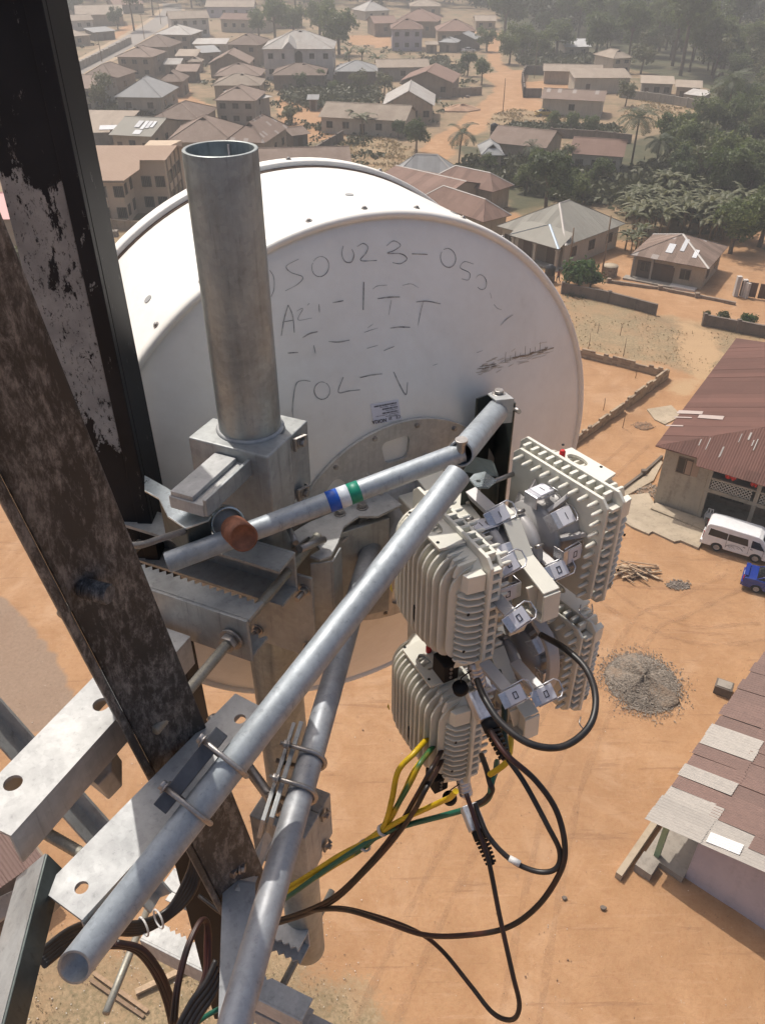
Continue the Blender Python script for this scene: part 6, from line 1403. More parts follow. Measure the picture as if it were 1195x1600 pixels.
for f in (.20, .80):
    kc = k0+(k1-k0)*f; pts = []
    for a_ in np.linspace(-90, 90, 15): pts.append(kc+(nB*math.sin(R(a_))-sB*math.cos(R(a_)))*0.0242)
    pts = [pts[0]+sB*.055]+pts+[pts[-1]+sB*.055]
    mb = MB(); mb.tube(pts, .0036, 10); mb.build('u_bolt', M_bolt, ub)
    for sgn in (-1, 1):
        mb = MB(); mb.hexbolt(kc+nB*0.0242*sgn+sB*.0480, sB, .0068, .008); mb.build('nut', M_bolt, ub, .0006)
# loose leftover bits round the near clamp
nb = thing('steel_block', T(148, 1190, 1.27), 'small pale steel block bolted below the sunlit white channel', 'block')
mb = MB(); mb.prism([T(119, 1199, 1.20), T(163, 1150, 1.22), T(175, 1166, 1.22), T(175, 1205, 1.20), T(153, 1227, 1.18)], Vector((0.004, .01, -.05))); mb.build('block', M_galv_bright, nb, .002)
threaded(T(52, 1290, 1.12), T(128, 1334, 1.10), .0085, 'threaded rod joining the two near channels at lower left')
threaded(T(330, 1120, 1.30), T(440, 1270, 1.22), .009, 'dark threaded rod crossing under the pale channel behind the wide tube', mat=M_bolt)
br = thing('tower_brace', T(80, 1190, 1.7), 'flat grey tower brace passing under the sunlit white channel', 'tower brace')
mb = MB(); angle_bar(mb, T(-40, 1075, 1.6), T(250, 1400, 1.72), Vector((0, .2, 1)), .045, .04, .006); mb.build('angle', M_galv_dull, br, .001)
# blade like angle at the bottom left corner
bl = thing('angle_bar', T(30, 1480, .9), 'bent plate angle standing on edge at the bottom left corner', 'angle bar')
e0, e1_ = T(71, 1334, 1.02), T(-18, 1680, .86)
mb = MB(); mb.prism([e0, T(26, 1372, 1.05), T(26, 1372, 1.05)+(e1_-e0)*1.05, e1_], Vector((0, .003, -.002))); mb.build('left_flange', M_galv_dull, bl, .0008)
mb = MB(); mb.prism([e0+Vector((.0004, 0, 0)), e0+Vector((.012, .0, -.035)), e1_+Vector((.012, .0, -.035)), e1_+Vector((.0004, 0, 0))], Vector((.003, 0, 0))); mb.build('right_flange', M_dark_steel_and_shade, bl, .0008)  # same plate as the left flange; shade of this face put into the colour
fb = thing('flat_bar', T(20, 1420, 1.1), 'short flat steel bar crossing behind the bent plate angle', 'flat bar')
mb = MB(); mb.prism([T(-20, 1410, 1.15), T(48, 1378, 1.2), T(50, 1404, 1.2), T(-20, 1452, 1.15)], Vector((0, .004, -.01))); mb.build('bar', M_galv, fb, .001)
# ---- fittings on the steep tube ------------------------------------------------------------
dC = (C1-C0).normalized()
def onC(px, py):
    r = ray(px, py).normalized(); f = min(np.linspace(0, 1, 2001), key=lambda f: (C0+(C1-C0)*f-CAMP).normalized().cross(r).length)
    return C0+(C1-C0)*f
uc = thing('u_bolt_clamp', onC(462, 1220), 'plate with two U bolts on the steep brace tube below the dish', 'clamp')
nC = (CAMP-onC(465, 1220)).normalized(); nC = (nC-dC*nC.dot(dC)).normalized(); sC = dC.cross(nC)
if sC.x > 0: sC = -sC
for px, py in ((476, 1186), (457, 1238)):
    kc = onC(px, py); pts = [kc+(nC*math.sin(R(a_))-sC*math.cos(R(a_)))*.0235 for a_ in np.linspace(-90, 90, 15)]
    pts = [pts[0]+sC*.05]+pts+[pts[-1]+sC*.05]
    mb = MB(); mb.tube(pts, .0036, 10); mb.build('u_bolt', M_bolt, uc)
    
    for sg_ in (-1, 1): mb = MB(); mb.hexbolt(kc+nC*.0235*sg_+sC*.036, sC, .007, .009); mb.build('nut', M_bolt, uc, .0006)
k0, k1 = onC(488, 1140), onC(440, 1290)
mb = MB(); o_ = sC*.026; mb.prism([k0+o_-nC*.03, k0+o_+nC*.014, k0+o_+nC*.014+sC*.007, k0+o_-nC*.03+sC*.007], k1-k0); mb.build('clamp_plate', M_galv_dull, uc, .001)
mb = MB(); o_ = sC*.037; mb.prism([k0+o_-nC*.045, k0+o_+nC*.006, k0+o_+nC*.006+sC*.006, k0+o_-nC*.045+sC*.006], (k1-k0)*1.02); mb.build('rear_plate', M_galv, uc, .001)
va = thing('angle_bar', T(370, 1480, 1.3), 'upright grey angle bar half hidden behind the steep tube at the bottom', 'angle bar')
v0, v1 = T(348, 1374, 1.52), T(338, 1680, 1.36)
mb = MB(); mb.prism([v0, v0+Vector((.062, -.010, 0)), v1+Vector((.062, -.010, 0)), v1], Vector((0, .005, 0))); mb.build('flange', M_galv, va, .001)
mb = MB(); mb.prism([v0+Vector((0, .0055, 0)), v0+Vector((0, .05, 0)), v1+Vector((0, .05, 0)), v1+Vector((0, .0055, 0))], Vector((.005, 0, 0))); mb.build('side_flange', M_galv_dull, va, .001)
ea = thing('flat_bar', T(390, 1350, 1.5), 'slanting flat bar with a sunlit edge leading up to the lower collar', 'flat bar')
mb = MB(); mb.prism([T(366, 1392, 1.5), T(414, 1300, 1.62), T(424, 1316, 1.64), T(392, 1396, 1.52)], Vector((.003, .006, .0))); mb.build('bar', M_galv_bright, ea, .001)
mb = MB(); k = T(365, 1356, 1.5); mb.box(k, (.022, .03, .016), mx.to_3x3() if hasattr(mx, 'to_3x3') else mx); mb.hexbolt(k+Vector((.011, 0, 0)), (1, 0, 0), .009, .011)
mb.build('end_bolt', M_bolt, ea, .001)
# ================================================================== dish antenna
AZ = R(-27.6)
DN = Vector((math.sin(AZ), math.cos(AZ), 0)); DA = Vector((math.cos(AZ), -math.sin(AZ), 0))
DC = c(-.04, 1.519, -1.033); DR = .6; DB = .19
HUB = DC-DN*DB
def Hp(a, b, z): return HUB+DA*a-DN*b+ZZ*z
def dome_s(r):
    r = max(r, .245); return -DB*(1-(r/DR)**2)*1.0
def dome_hit(px, py, off=.0):
    r = ray(px, py)
    lo, hi = .8, 2.6
    def fn(t):
        q = CAMP+r*t-DC; s_ = q.dot(DN); rad = (q-DN*s_).length
        return s_-dome_s(min(rad, .62))+off
    prev = fn(lo)
    for i in range(1, 181):
        t = lo+(hi-lo)*i/180; v = fn(t)
        if prev < 0 <= v:
            a_, b_ = t-(hi-lo)/180, t
            for _ in range(30):
                m_ = (a_+b_)/2
                if fn(m_) < 0: a_ = m_
                else: b_ = m_
            return CAMP+r*a_
        prev = v
    return CAMP+r*1.7
m = N('white_dish_paint')
g1 = m.noise(5, 6, .65, dist=.4); g2 = m.noise(40, 6, .7)
grime = m.ramp(m.math('ADD', m.math('MULTIPLY', g1, .7), m.math('MULTIPLY', g2, .3)), [(.40, 0.0), (.60, .3), (.72, .7)])
sc_ = m.ramp(m.noise(25, 8, .8, vec=m.mapped((1, 1, .25))), [(.70, 0), (.74, .5)])
colr = m.mix(grime, (.83, .81, .755), (.62, .58, .51)); colr = m.mix(sc_, colr, (.42, .38, .33))
m.bump(m.noise(260, 3, .6), .06, .001)
M_dish = m.set(colr, m.ramp(g2, [(.3, .38), (.7, .55)]), 0)
M_dish_in = plain('dish_strap_brown', (.16, .11, .08), .6, .2, .3, 60)
M_alu = galv('cast_aluminium', (.50, .49, .465), 1.5, .5, .25, .3)
dish = thing('dish_antenna', Hp(0, 0, 0), 'large white drum shaped microwave dish with pencilled writing on its back', 'dish antenna')
# back dome with rolled lip
prof = [(.0, dome_s(0)), (.05, dome_s(0)), (.12, dome_s(0)), (.2, dome_s(0))]+[(r, dome_s(r)) for r in np.linspace(.25, .582, 26)]
prof += [(.586, -.006), (.588, -.011), (.593, -.014), (.598, -.012), (.601, -.006), (.6015, .004)]
mb = MB(); mb.lathe(prof, DC, DN, 160); mb.build('back_shell', M_dish, dish)
# shroud drum, hoop at the far end, radome face
mb = MB(); mb.lathe([(.6005, .005), (.6005, .05), (.6005, .34), (.6005, .352)], DC, DN, 160); mb.build('shroud', M_dish, dish)
mb = MB(); mb.lathe([(.597, .3525), (.602, .3525), (.603, .361), (.597, .361)], DC, DN, 160); mb.build('strap', M_dish_in, dish)
mb = MB(); mb.lathe([(.602, .361), (.611, .3605), (.613, .364), (.613, .392), (.608, .397), (.59, .399)], DC, DN, 160); mb.build('front_hoop', M_dish, dish)
mb = MB(); mb.lathe([(.59, .398), (.3, .403), (.0, .405)], DC, DN, 96); mb.build('radome', plain('radome_fabric', (.62, .61, .58), .7), dish)
# screws round both drum edges
for k in range(34):
    a_ = 2*math.pi*(k+.35)/34; dr = DA*math.cos(a_)+ZZ*math.sin(a_)
    if dr.z < -.25: continue
    for s_ in ((.017,) if k % 2 else (.017, .38)):
        rr = .6005 if s_ < .1 else .613
        b_ = DC+DN*s_+dr*rr
        mb = MB(); mb.cyl(b_-dr*.001, b_+dr*.0016, .0062, 14); mb.tube([b_+dr*.0016, b_+dr*.0045], .0042, 12, True, .003); mb.build('screw', M_bolt, dish)
for k in range(17):
    a_ = 2*math.pi*(k+.1)/17; dr = DA*math.cos(a_)+ZZ*math.sin(a_)
    if dr.z < -.1: continue
    b_ = DC+DN*(.075 if k % 2 else .115)+dr*.6005
    mb = MB(); mb.cyl(b_-dr*.001, b_+dr*.0012, .0085, 18); mb.build('plug', plain('grey_plug_%d' % k, (.33, .33, .32), .5), dish)
# hub ring with windows
hubz = dome_s(0)
mxr = frame(DC+DN*(hubz-.004), DA, ZZ, DA.cross(ZZ))
def rring(r0, r1, a0, a1, rc, n=6):
    """rounded annular window"""
    am = (a0+a1)/2
    loc = []
    hw = (a1-a0)/2
    for (rr, sg, st) in ((r1, 1, 0), (r0, 1, 90), (r0, -1, 180), (r1, -1, 270)):
        cr_ = rr-rc if rr == r1 else rr+rc
        ca = sg*(hw-rc/cr_)
        for i in range(n+1):
            t = R(st+90*i/n); loc.append((cr_+rc*math.cos(t), ca+rc*math.sin(t)/cr_))
    return [(r*math.cos(am+a), r*math.sin(am+a)) for r, a in loc]
ring_o = circ(0, 0, .248, 96); holes = [circ(0, 0, .092, 48)]
for k in range(8):
    am = math.pi/2+math.pi/8*0+k*math.pi/4+.06
    holes.append(rring(.165, .217, am-.150, am+.150, .013))
plate(ring_o, holes, .007, mxr).build('hub_ring', M_alu, dish, .0015)
for k in range(16):
    a_ = k*math.pi/8+.25; b_ = DC+DN*(hubz-.0075)+(DA*math.cos(a_)+ZZ*math.sin(a_))*.236
    mb = MB(); mb.cyl(b_, b_-DN*.003, .0052, 12); mb.cyl(b_-DN*.003, b_-DN*.006, .0034, 10); mb.build('ring_screw', M_bolt, dish)
for k in range(8):      # radial ribs between the windows
    a_ = math.pi/2+.06+(k+.5)*math.pi/4; dr = DA*math.cos(a_)+ZZ*math.sin(a_); tn = DA*-math.sin(a_)+ZZ*math.cos(a_)
    b_ = DC+DN*(hubz-.0078)
    mb = MB(); mb.prism([b_+dr*.095-tn*.003, b_+dr*.175-tn*.003, b_+dr*.095-tn*.003-DN*.03], tn*.006); mb.build('rib', M_alu, dish, .001)
mb = MB(); mb.lathe([(.0, -.075), (.06, -.075), (.066, -.07), (.078, -.03), (.094, -.012), (.105, -.008), (.105, 0.0)], DC+DN*(hubz-.004), DN, 64); mb.build('hub_drum', M_alu, dish)
# vertical dark bracket that takes the thin brace tube
kb, kl, kr = T(780, 609, 1.665), T(743, 622, 1.60), T(806, 629, 1.575)
dn = Vector((0, 0, -.30))
mb = MB(); mb.prism([kb, kl, kl+dn, kb+dn], (kr-kl).normalized()*.004); mb.build('brace_bracket_left', M_dark_steel_and_shade, dish, .001)
mb = MB(); o_ = (kr-kb).normalized()*.0043; mb.prism([kb+o_, kr, kr+dn, kb+o_+dn], Vector((-.003, -.003, 0))); mb.build('brace_bracket_right', M_dark_steel_and_shade, dish, .001)
# clevis strap round the tube end
cv = T(779, 636, 1.545)
xd = (kr-kb).normalized(); yd = ZZ.cross(xd)
for z_ in (.021, -.026):
    mb = MB(); b_ = cv+ZZ*z_; mb.prism([b_-xd*.02-yd*.018, b_+xd*.026-yd*.018, b_+xd*.026+yd*.018, b_-xd*.02+yd*.018, b_-xd*.03+yd*.006, b_-xd*.03-yd*.006], ZZ*.004); mb.build('clevis', M_galv, dish, .0015)
mb = MB(); b_ = cv+xd*.0265; mb.prism([b_-yd*.018+ZZ*.0252, b_+yd*.018+ZZ*.0252, b_+yd*.018-ZZ*.026, b_-yd*.018-ZZ*.026], xd*.004); mb.build('clevis_web', M_galv, dish, .001)
mb = MB(); mb.hexbolt(cv+ZZ*.0252-xd*.008, ZZ, .0095, .009); mb.cyl(cv-ZZ*.03-xd*.008, cv+ZZ*.026-xd*.008, .006, 12); mb.build('clevis_bolt', M_bolt, dish, .0006)
mb = MB(); mb.cyl(kr-xd*.02+ZZ*-.014, kr+xd*.02+ZZ*-.014, .0048, 12); mb.build('cross_pin', M_bolt, dish)
# ---- pencil writing: strokes traced over the dome --------------------------------------
m = N('pencil_grey'); M_pencil = m.set(m.mix(m.ramp(m.noise(45, 6, .75), [(.36, 0), (.66, 1)]), (.11, .115, .12), (.60, .585, .555)), .85)
m = N('brown_dirt'); m_k = m.ramp(m.noise(150, 7, .8), [(.35, 0), (.6, 1)])
M_dirt = m.set(m.mix(m_k, (.46, .41, .34), (.24, .195, .145)), .9)
def cr(x, y): return (380+x/2.213, 300+y/2.213)
def ell(x, y, rx, ry, a0=0, a1=360, rot=0, n=20):
    o = []
    for i in range(n+1):
        a_ = R(a0+(a1-a0)*i/n); X, Y = rx*math.cos(a_), ry*math.sin(a_)
        o.append((x+X*math.cos(R(rot))-Y*math.sin(R(rot)), y+X*math.sin(R(rot))+Y*math.cos(R(rot))))
    return o
STROKES = [
 ([(92, 270), (106, 295), (107, 335), (97, 362)], 1.3), ([(192, 232), (150, 256), (165, 278), (206, 294), (190, 318), (146, 342)], 1.2),
 (ell(267, 258, 29, 35, -160, 190, 15), 1.2), ([(346, 186), (341, 214), (352, 240), (374, 242), (383, 218), (376, 198)], 1.8),
 ([(394, 190), (414, 178), (431, 190), (424, 212), (406, 237), (462, 237)], 1.6), ([(496, 186), (520, 169), (544, 184), (522, 202), (499, 212), (546, 214), (566, 231), (544, 248), (516, 244)], 1.6),
 ([(583, 214), (637, 216)], 2.0), (ell(708, 228, 26, 33, -110, 230, -12), 1.8), ([(796, 249), (764, 241), (750, 262), (782, 280), (778, 304), (754, 300)], 1.3),
 (ell(822, 312, 18, 26, -140, 150, -15), 1.3), ([(853, 348), (858, 368)], .9), ([(866, 388), (878, 402), (893, 407)], 1.0), ([(888, 463), (910, 440), (932, 425)], 1.9),
 ([(156, 390), (142, 440), (132, 497)], 1.9), ([(156, 390), (172, 430), (177, 486)], 1.7), ([(136, 450), (174, 443)], 1.5),
 ([(185, 412), (207, 403), (190, 442), (238, 436)], .9), ([(262, 388), (264, 417)], 1.3), ([(222, 392), (230, 384)], .8), ([(310, 383), (347, 376)], 1.8),
 ([(417, 311), (415, 408)], 2.0), ([(448, 336), (464, 325), (498, 322)], 1.0), ([(465, 369), (505, 364), (542, 363)], 2.2), ([(512, 374), (503, 424)], 1.2),
 ([(550, 323), (580, 318), (606, 331)], .9), ([(598, 380), (638, 378), (682, 387)], 1.8), ([(622, 379), (612, 420), (604, 461)], 1.6),
 ([(205, 504), (230, 490), (258, 483)], 2.1), ([(296, 517), (330, 519), (368, 512)], 2.0), ([(154, 557), (190, 555)], 1.8), ([(244, 530), (250, 558)], 1.5),
 ([(418, 486), (440, 478), (466, 470)], .9), ([(430, 470), (450, 456)], .8), ([(508, 471), (540, 467), (577, 468)], 2.0), ([(428, 541), (466, 530)], 1.0), ([(486, 549), (522, 534)], 1.2), ([(655, 600), (672, 594)], .8),
 ([(175, 792), (171, 745), (182, 668), (205, 652), (233, 655)], 1.6), (ell(273, 687, 27, 30, -60, 290, 0), 1.5), ([(346, 640), (329, 692), (366, 688), (404, 684)], 1.7),
 ([(404, 642), (440, 634), (480, 629)], 2.1), ([(520, 622), (540, 665), (562, 701), (568, 658)], 1.9), ([(806, 556), (828, 548)], .9)]
def stroke_mesh(mb, pts, wpx, off):
    P = smooth_path([Vector((x, y, 0)) for x, y in pts], 5) if len(pts) > 2 else [Vector((*pts[0], 0)).lerp(Vector((*pts[1], 0)), t) for t in (0, .25, .5, .75, 1)]
    q = [dome_hit(*cr(p.x, p.y), off) for p in P]; vs = []; n = len(q)
    for i, p in enumerate(q):
        t = (q[min(i+1, n-1)]-q[max(i-1, 0)]).normalized(); sd_ = t.cross(DN).normalized()
        w = wpx*.00062*(.55+.45*math.sin(math.pi*min(1, max(0, (i+.6)/n))))*(.8+.4*random.random())
        vs += [p+sd_*w, p-sd_*w]
    mb.add(vs, [(2*i, 2*i+1, 2*i+3, 2*i+2) for i in range(n-1)])
for pts, w in STROKES:
    mb = MB(); stroke_mesh(mb, pts, w, .0009); mb.build('pencil_stroke', M_pencil, dish)
mb = MB()
for k in range(26):
    x = 925+k*5+random.uniform(-3, 3); y = 578-(x-925)*.27+random.uniform(-3, 3); stroke_mesh(mb, [(x, y), (x+random.uniform(8, 24), y-random.uniform(1, 7))], random.uniform(.8, 2.6), .0009)
for k in range(9):
    x = 905+k*17; y = 582-(x-925)*.27; stroke_mesh(mb, [(x, y), (x+2, y-random.uniform(10, 38))], .9, .0011)
for k in range(18):
    x = 812+random.uniform(0, 50); y = 610-(x-812)*.2+random.uniform(-6, 6); stroke_mesh(mb, [(x, y), (x+random.uniform(8, 18), y-2)], random.uniform(.8, 2.4), .0009)
mb.build('dirt_smear', M_dirt, dish)
mb = MB()
for k in range(55):
    x = random.uniform(800, 1045); y = 622-(x-800)*.30+random.gauss(0, 13); stroke_mesh(mb, [(x, y), (x+random.uniform(10, 40), y-random.uniform(2, 12))], random.uniform(.6, 2.2), .0006)
mb.build('dust_smear', plain('pale_dust_smear', (.60, .555, .48), .8, 0, .15, 60), dish)
# ---- type label, mounted upside down -------------------------------------------------------
lc = [dome_hit(x, y, .0012) for x, y in ((578, 632), (622, 624), (627, 655), (584, 663))]
M_label = plain('label_white', (.66, .66, .72), .5, 0, .04); M_ink = plain('label_ink', (.05, .05, .06), .6)
mb = MB(); mb.prism(lc, -DN*.0006); lab = mb.build('type_label', M_label, dish)
ex = (lc[1]-lc[0]); ey = (lc[3]-lc[0])
def LP(x, y): return lc[0]+ex*x+ey*y-DN*.0011
mb = MB()
for y, x0, x1, dens in ((.10, .12, .92, 46), (.30, .38, .93, 34), (.50, .35, .93, 34)):
    for i in range(dens):
        a_ = x0+(x1-x0)*i/dens; w = (x1-x0)/dens*random.choice((.35, .55, .8))
        mb.add([LP(a_, y), LP(a_+w, y), LP(a_+w, y+.075), LP(a_, y+.075)], [(0, 1, 2, 3)])
for y, x0, x1 in ((.22, .3, .6), (.22, .68, .9), (.42, .5, .9), (.62, .12, .5), (.62, .58, .92), (.70, .45, .9), (.75, .6, .85)):
    x = x0
    while x < x1:
        w = random.uniform(.012, .045); mb.add([LP(x, y), LP(x+w, y), LP(x+w, y+.025), LP(x, y+.025)], [(0, 1, 2, 3)]); x += w+.014
mb.build('label_print', M_ink, lab)
def text_mesh(body, size, o, x, y, n, name, mat, parent, bold=0.0):
    cu = bpy.data.curves.new('t', 'FONT'); cu.body = body; cu.size = size; cu.offset = bold; cu.extrude = .00015; cu.align_x = 'CENTER'; cu.align_y = 'CENTER'
    ob = bpy.data.objects.new('t', cu); me = ob.to_mesh(); mb = MB(); mx_ = frame(o, x, y, n)
    mb.add([mx_ @ v.co for v in me.vertices], [tuple(p.vertices) for p in me.polygons]); ob.to_mesh_clear()
    bpy.data.objects.remove(ob); bpy.data.curves.remove(cu)
    return mb.build(name, mat, parent)
xh = -ex.normalized(); yh = ey.normalized(); yh = (yh-xh*yh.dot(xh)).normalized(); nh = xh.cross(yh)
text_mesh('NOKIA', .0095, LP(.20, .87)-DN*.0005, xh, yh, nh, 'label_print', M_ink, lab, .0002)
text_mesh('CE', .0085, LP(.88, .83)-DN*.0005, xh, yh, nh, 'label_print', M_ink, lab)
text_mesh('20', .007, LP(.6, .84)-DN*.0005, xh, yh, nh, 'label_print', M_ink, lab)
# ---- mount bracket between hub and mast pipe ------------------------------------------------
mt = thing('dish_mount', Hp(-.18, .06, -.05), 'cast bracket with bolts joining the dish hub to the mast pipe', 'mount bracket')
zt = -.925
zpoly([(446, 838), (482, 816), (520, 800), (600, 766), (628, 788), (590, 806), (560, 806), (537, 822), (528, 848), (517, 868), (500, 874), (484, 868), (500, 858), (482, 838), (462, 852)], zt, .006).build('top_plate', M_galv_bright, mt, .0012)
mb = MB(); P_ = [ZC(484, 876, zt), ZC(517, 872, zt), ZC(530, 850, zt)]
mb.prism([P_[0]-ZZ*.008, P_[1]-ZZ*.008, P_[1]-ZZ*.20, P_[0]-ZZ*.20], Vector((.001, .004, 0))); mb.build('front_cheek', M_galv_dull, mt, .0012)
mb = MB(); mb.prism([P_[1]-ZZ*.008, P_[2]-ZZ*.008, P_[2]-ZZ*.20, P_[1]-ZZ*.20], Vector((.004, .001, 0))); mb.build('side_cheek', M_galv_dull, mt, .0012)
zpoly([(478, 830), (600, 766), (640, 800), (600, 840), (540, 850), (500, 872)], zt-.215, .006).build('bottom_plate', M_galv_dull, mt, .0012)
for px, py in ((531, 803), (566, 793)):
    mb = MB(); mb.hexbolt(ZC(px, py, zt)+ZZ*.0005, ZZ, .0085, .011); mb.build('bolt', M_bolt, mt, .0006)
for z_ in (-.96, -.985, -1.01, -1.04, -1.07, -1.10):      # fanned adjuster leaves
    mb = MB(); P1, P2 = ZC(534, 846, z_), ZC(600, 790, z_); n_ = Vector((.3, .6, 0))
    mb.prism([P1, P2, P2+n_*.05, P1+n_*.05], ZZ*-.006); mb.build('adjuster_leaf', M_alu, mt, .001)
mb = MB(); k0, k1 = c(MX+.02, MY-.058, -.93), c(MX+.02, MY-.058, -1.13)
mb.prism([k0-UU*.055, k0+UU*.085, k1+UU*.085, k1-UU*.055], -VV*.006); mb.build('pipe_saddle', M_galv_dull, mt, .002)
for x_, z_ in ((-.04, -.96), (.07, -.96), (-.04, -1.10), (.07, -1.10)):
    mb = MB(); b_ = k0+UU*x_; b_.z = CAMZ+z_; mb.hexbolt(b_-VV*.0062, -VV, .009, .011); mb.cyl(b_-VV*.017, b_-VV*.035, .0055, 10); mb.build('saddle_bolt', M_bolt, mt, .0006)
mb = MB(); mb.prism([Hp(-.31, .03, .085), Hp(-.06, .03, .085), Hp(-.06, .03, -.16), Hp(-.31, .03, -.12)], -DN*.012); mb.build('hub_arm', M_galv_dull, mt, .002)
mb = MB(); mb.cyl(T(468, 858, 1.41), T(506, 843, 1.47), .007, 12); mb.cyl(T(452, 826, 1.45), T(462, 848, 1.42), .0055, 12); mb.build('link_pin', M_bolt, mt)
# ================================================================== radios on their coupler
M_cast = plain('cream_cast_paint', (.67, .65, .565), .5, 0, .10, 9, .05)
M_cast_grey = plain('grey_cast_paint', (.40, .385, .375), .45, .1, .08, 20, .04)
M_red = plain('red_cap', (.55, .02, .02), .4)
M_latch = galv('latch_steel', (.60, .60, .62), 2, .32, .1, .7)
M_label_grey = plain('latch_label', (.62, .62, .66), .5, 0, .05)
M_ink2 = plain('latch_ink', (.04, .04, .05), .5)
M_blackp = plain('black_plastic', (.010, .011, .013), .62, 0, .2, 40); M_blackp.node_tree.nodes['Principled BSDF'].inputs['Specular IOR Level'].default_value = .25
RW = .121
def radio_parts(side):
    """local frame: x outward from flange, y towards the viewer, z up. returns list of (name, MB, mat, label)"""
    out = []
    def oct_(w, h, ch): return [(-w+ch, -h), (w-ch, -h), (w, -h+ch), (w, h-ch), (w-ch, h), (-w+ch, h), (-w, h-ch), (-w, -h+ch)]
    mb = MB(); mb.prism([(0.010, y, z) for y, z in oct_(RW, RW, .014)], (.006, 0, 0)); out.append(('flange', mb, M_cast))
    mb = MB(); mb.prism([(-.0145, y, z) for y, z in oct_(RW-.010, RW-.010, .014)], (.006, 0, 0)); out.append(('inner_flange', mb, M_cast))
    # body: hull narrowing outwards
    mb = MB(); a = [(.0163, y, z) for y, z in oct_(RW-.018, RW-.014, .016)]; b = [(.046, y, z) for y, z in oct_(RW-.026, RW-.024, .026)]; d_ = [(.058, y, z) for y, z in oct_(RW-.045, RW-.045, .03)]
    n = 8; mb.add(a+b+d_, [tuple(range(n))]+[tuple(range(2*n, 3*n))]+[(k, (k+1) % n, n+(k+1) % n, n+k) for k in range(n)]+[(n+k, n+(k+1) % n, 2*n+(k+1) % n, 2*n+k) for k in range(n)])
    out.append(('body', mb, M_cast))
    # scalloped strip between the two flanges: rounded lugs all round
    def lug(y, z, horiz):
        mb = MB()
        sy, sz = (.0045, .011) if horiz else (.011, .0045)
        mb.box((.0008, y, z), (.0182, sy*1.6 if horiz else .017, .017 if horiz else sz*1.6)); return mb
    for k in range(11):
        y = -.094+k*.0188
        out.append(('lug', lug(y, RW-.0125, True), M_cast))
        out.append(('lug', lug(side*(RW-.0125), -.094+k*.0188, False), M_cast))
    # fingers pointing at the coupler
    for k in range(9):
        if 2 < k < 6 and False: continue
        y = -.088+k*.022
        mb = MB(); mb.tube([(-.0147, y, RW-.022), (-.034, y, RW-.022), (-.038, y, RW-.022)], [.0042, .0036, .0016], 8); out.append(('cooling_pin', mb, M_cast))
        mb = MB(); mb.tube([(-.0147, side*(RW-.022), -.088+k*.022), (-.034, side*(RW-.022), -.088+k*.022), (-.038, side*(RW-.022), -.088+k*.022)], [.0042, .0036, .0016], 8); out.append(('cooling_pin', mb, M_cast))
    # upright fins on the outer face with rounded shoulders
    nf = 13
    for k in range(nf):
        y = -.087+k*.0145; e = abs(k-(nf-1)/2)/((nf-1)/2)
        xo = .083-.016*e**4; h = RW-.016-.010*e**3
        pts = [(.040, -h), (xo-.022, -h)]
        for a_ in np.linspace(-90, 0, 6): pts.append((xo-.024+.024*math.cos(R(a_)), -h+.028+.028*math.sin(R(a_))))
        for a_ in np.linspace(0, 90, 9): pts.append((xo-.040+.040*math.cos(R(a_)), h-.045+.045*math.sin(R(a_))))
        pts.append((.030, h))
        mb = MB(); mb.prism([(x, y-.0022, z) for x, z in pts], (0, .0044, 0)); out.append(('cooling_fin', mb, M_cast))
    # level ribs on the side that faces the viewer
    for k in range(12):
        z = -.092+k*.0142
        if z > .055: continue
        y0, y1 = side*(RW-.030), side*(RW-.006)
        pts = [(.0165, y0), (.0165, y1), (.030, y1), (.046, side*(RW-.011)), (.056, side*(RW-.024)), (.056, y0)]
        mb = MB(); mb.prism([(x, y, z-.0019) for x, y in pts], (0, 0, .0038)); out.append(('cooling_fin', mb, M_cast))
    mb = MB(); mb.prism([(.018, side*(RW-.024), .060), (.052, side*(RW-.024), .060), (.048, side*(RW-.012), .060), (.018, side*(RW-.008), .060)], (0, 0, .034)); out.append(('corner_block', mb, M_cast))
    mb = MB(); mb.prism([(.030, side*(RW-.024), -.112), (.054, side*(RW-.026), -.112), (.054, side*(RW-.020), -.090), (.030, side*(RW-.003), -.090)], (0, 0, .004)); out.append(('lower_lip', mb, M_cast))
    # top: recessed handle frame with oval opening, two cross ribs
    oval = [(x*.011+.040, y*.022+side*-.01) for x, y in [(math.cos(t), math.sin(t)) for t in np.linspace(0, 2*math.pi, 25)[:-1]]]
    mb = plate([(.0165, -.065), (.062, -.058), (.062, .045), (.0165, .05)], [oval], .005, frame((0, 0, RW-.012), (1, 0, 0), (0, 1, 0), (0, 0, 1))); out.append(('handle', mb, M_cast))
    for y in (.056, .070, .084):
        mb = MB(); mb.prism([(.0165, side*y-.003, RW-.016), (.052, side*y-.003, RW-.018), (.060, side*y-.003, RW-.04), (.0165, side*y-.003, RW-.04)], (0, .006, 0)); out.append(('top_rib', mb, M_cast))
    mb = MB(); mb.cyl((.022, -side*.03, RW-.009), (.022, -side*.03, RW+.004), .0055, 12); mb.tube([(.022, -side*.03, RW+.004), (.022, -side*.03, RW+.007)], .0055, 12, True, .003); out.append(('red_plug', mb, M_red))
    for p_, q_ in (((.056, side*-.06, RW-.010), (.056, side*-.06, RW-.0085)), ((.056, side*.03, RW-.010), (.056, side*.03, RW-.0085)), ((.048, side*(RW-.0095), -.06), (.048, side*(RW-.0085), -.06)), ((.045, side*(RW-.0095), .02), (.045, side*(RW-.0085), .02))):
        mb = MB(); mb.cyl(p_, q_, .0028, 8); out.append(('screw', mb, M_blackp))
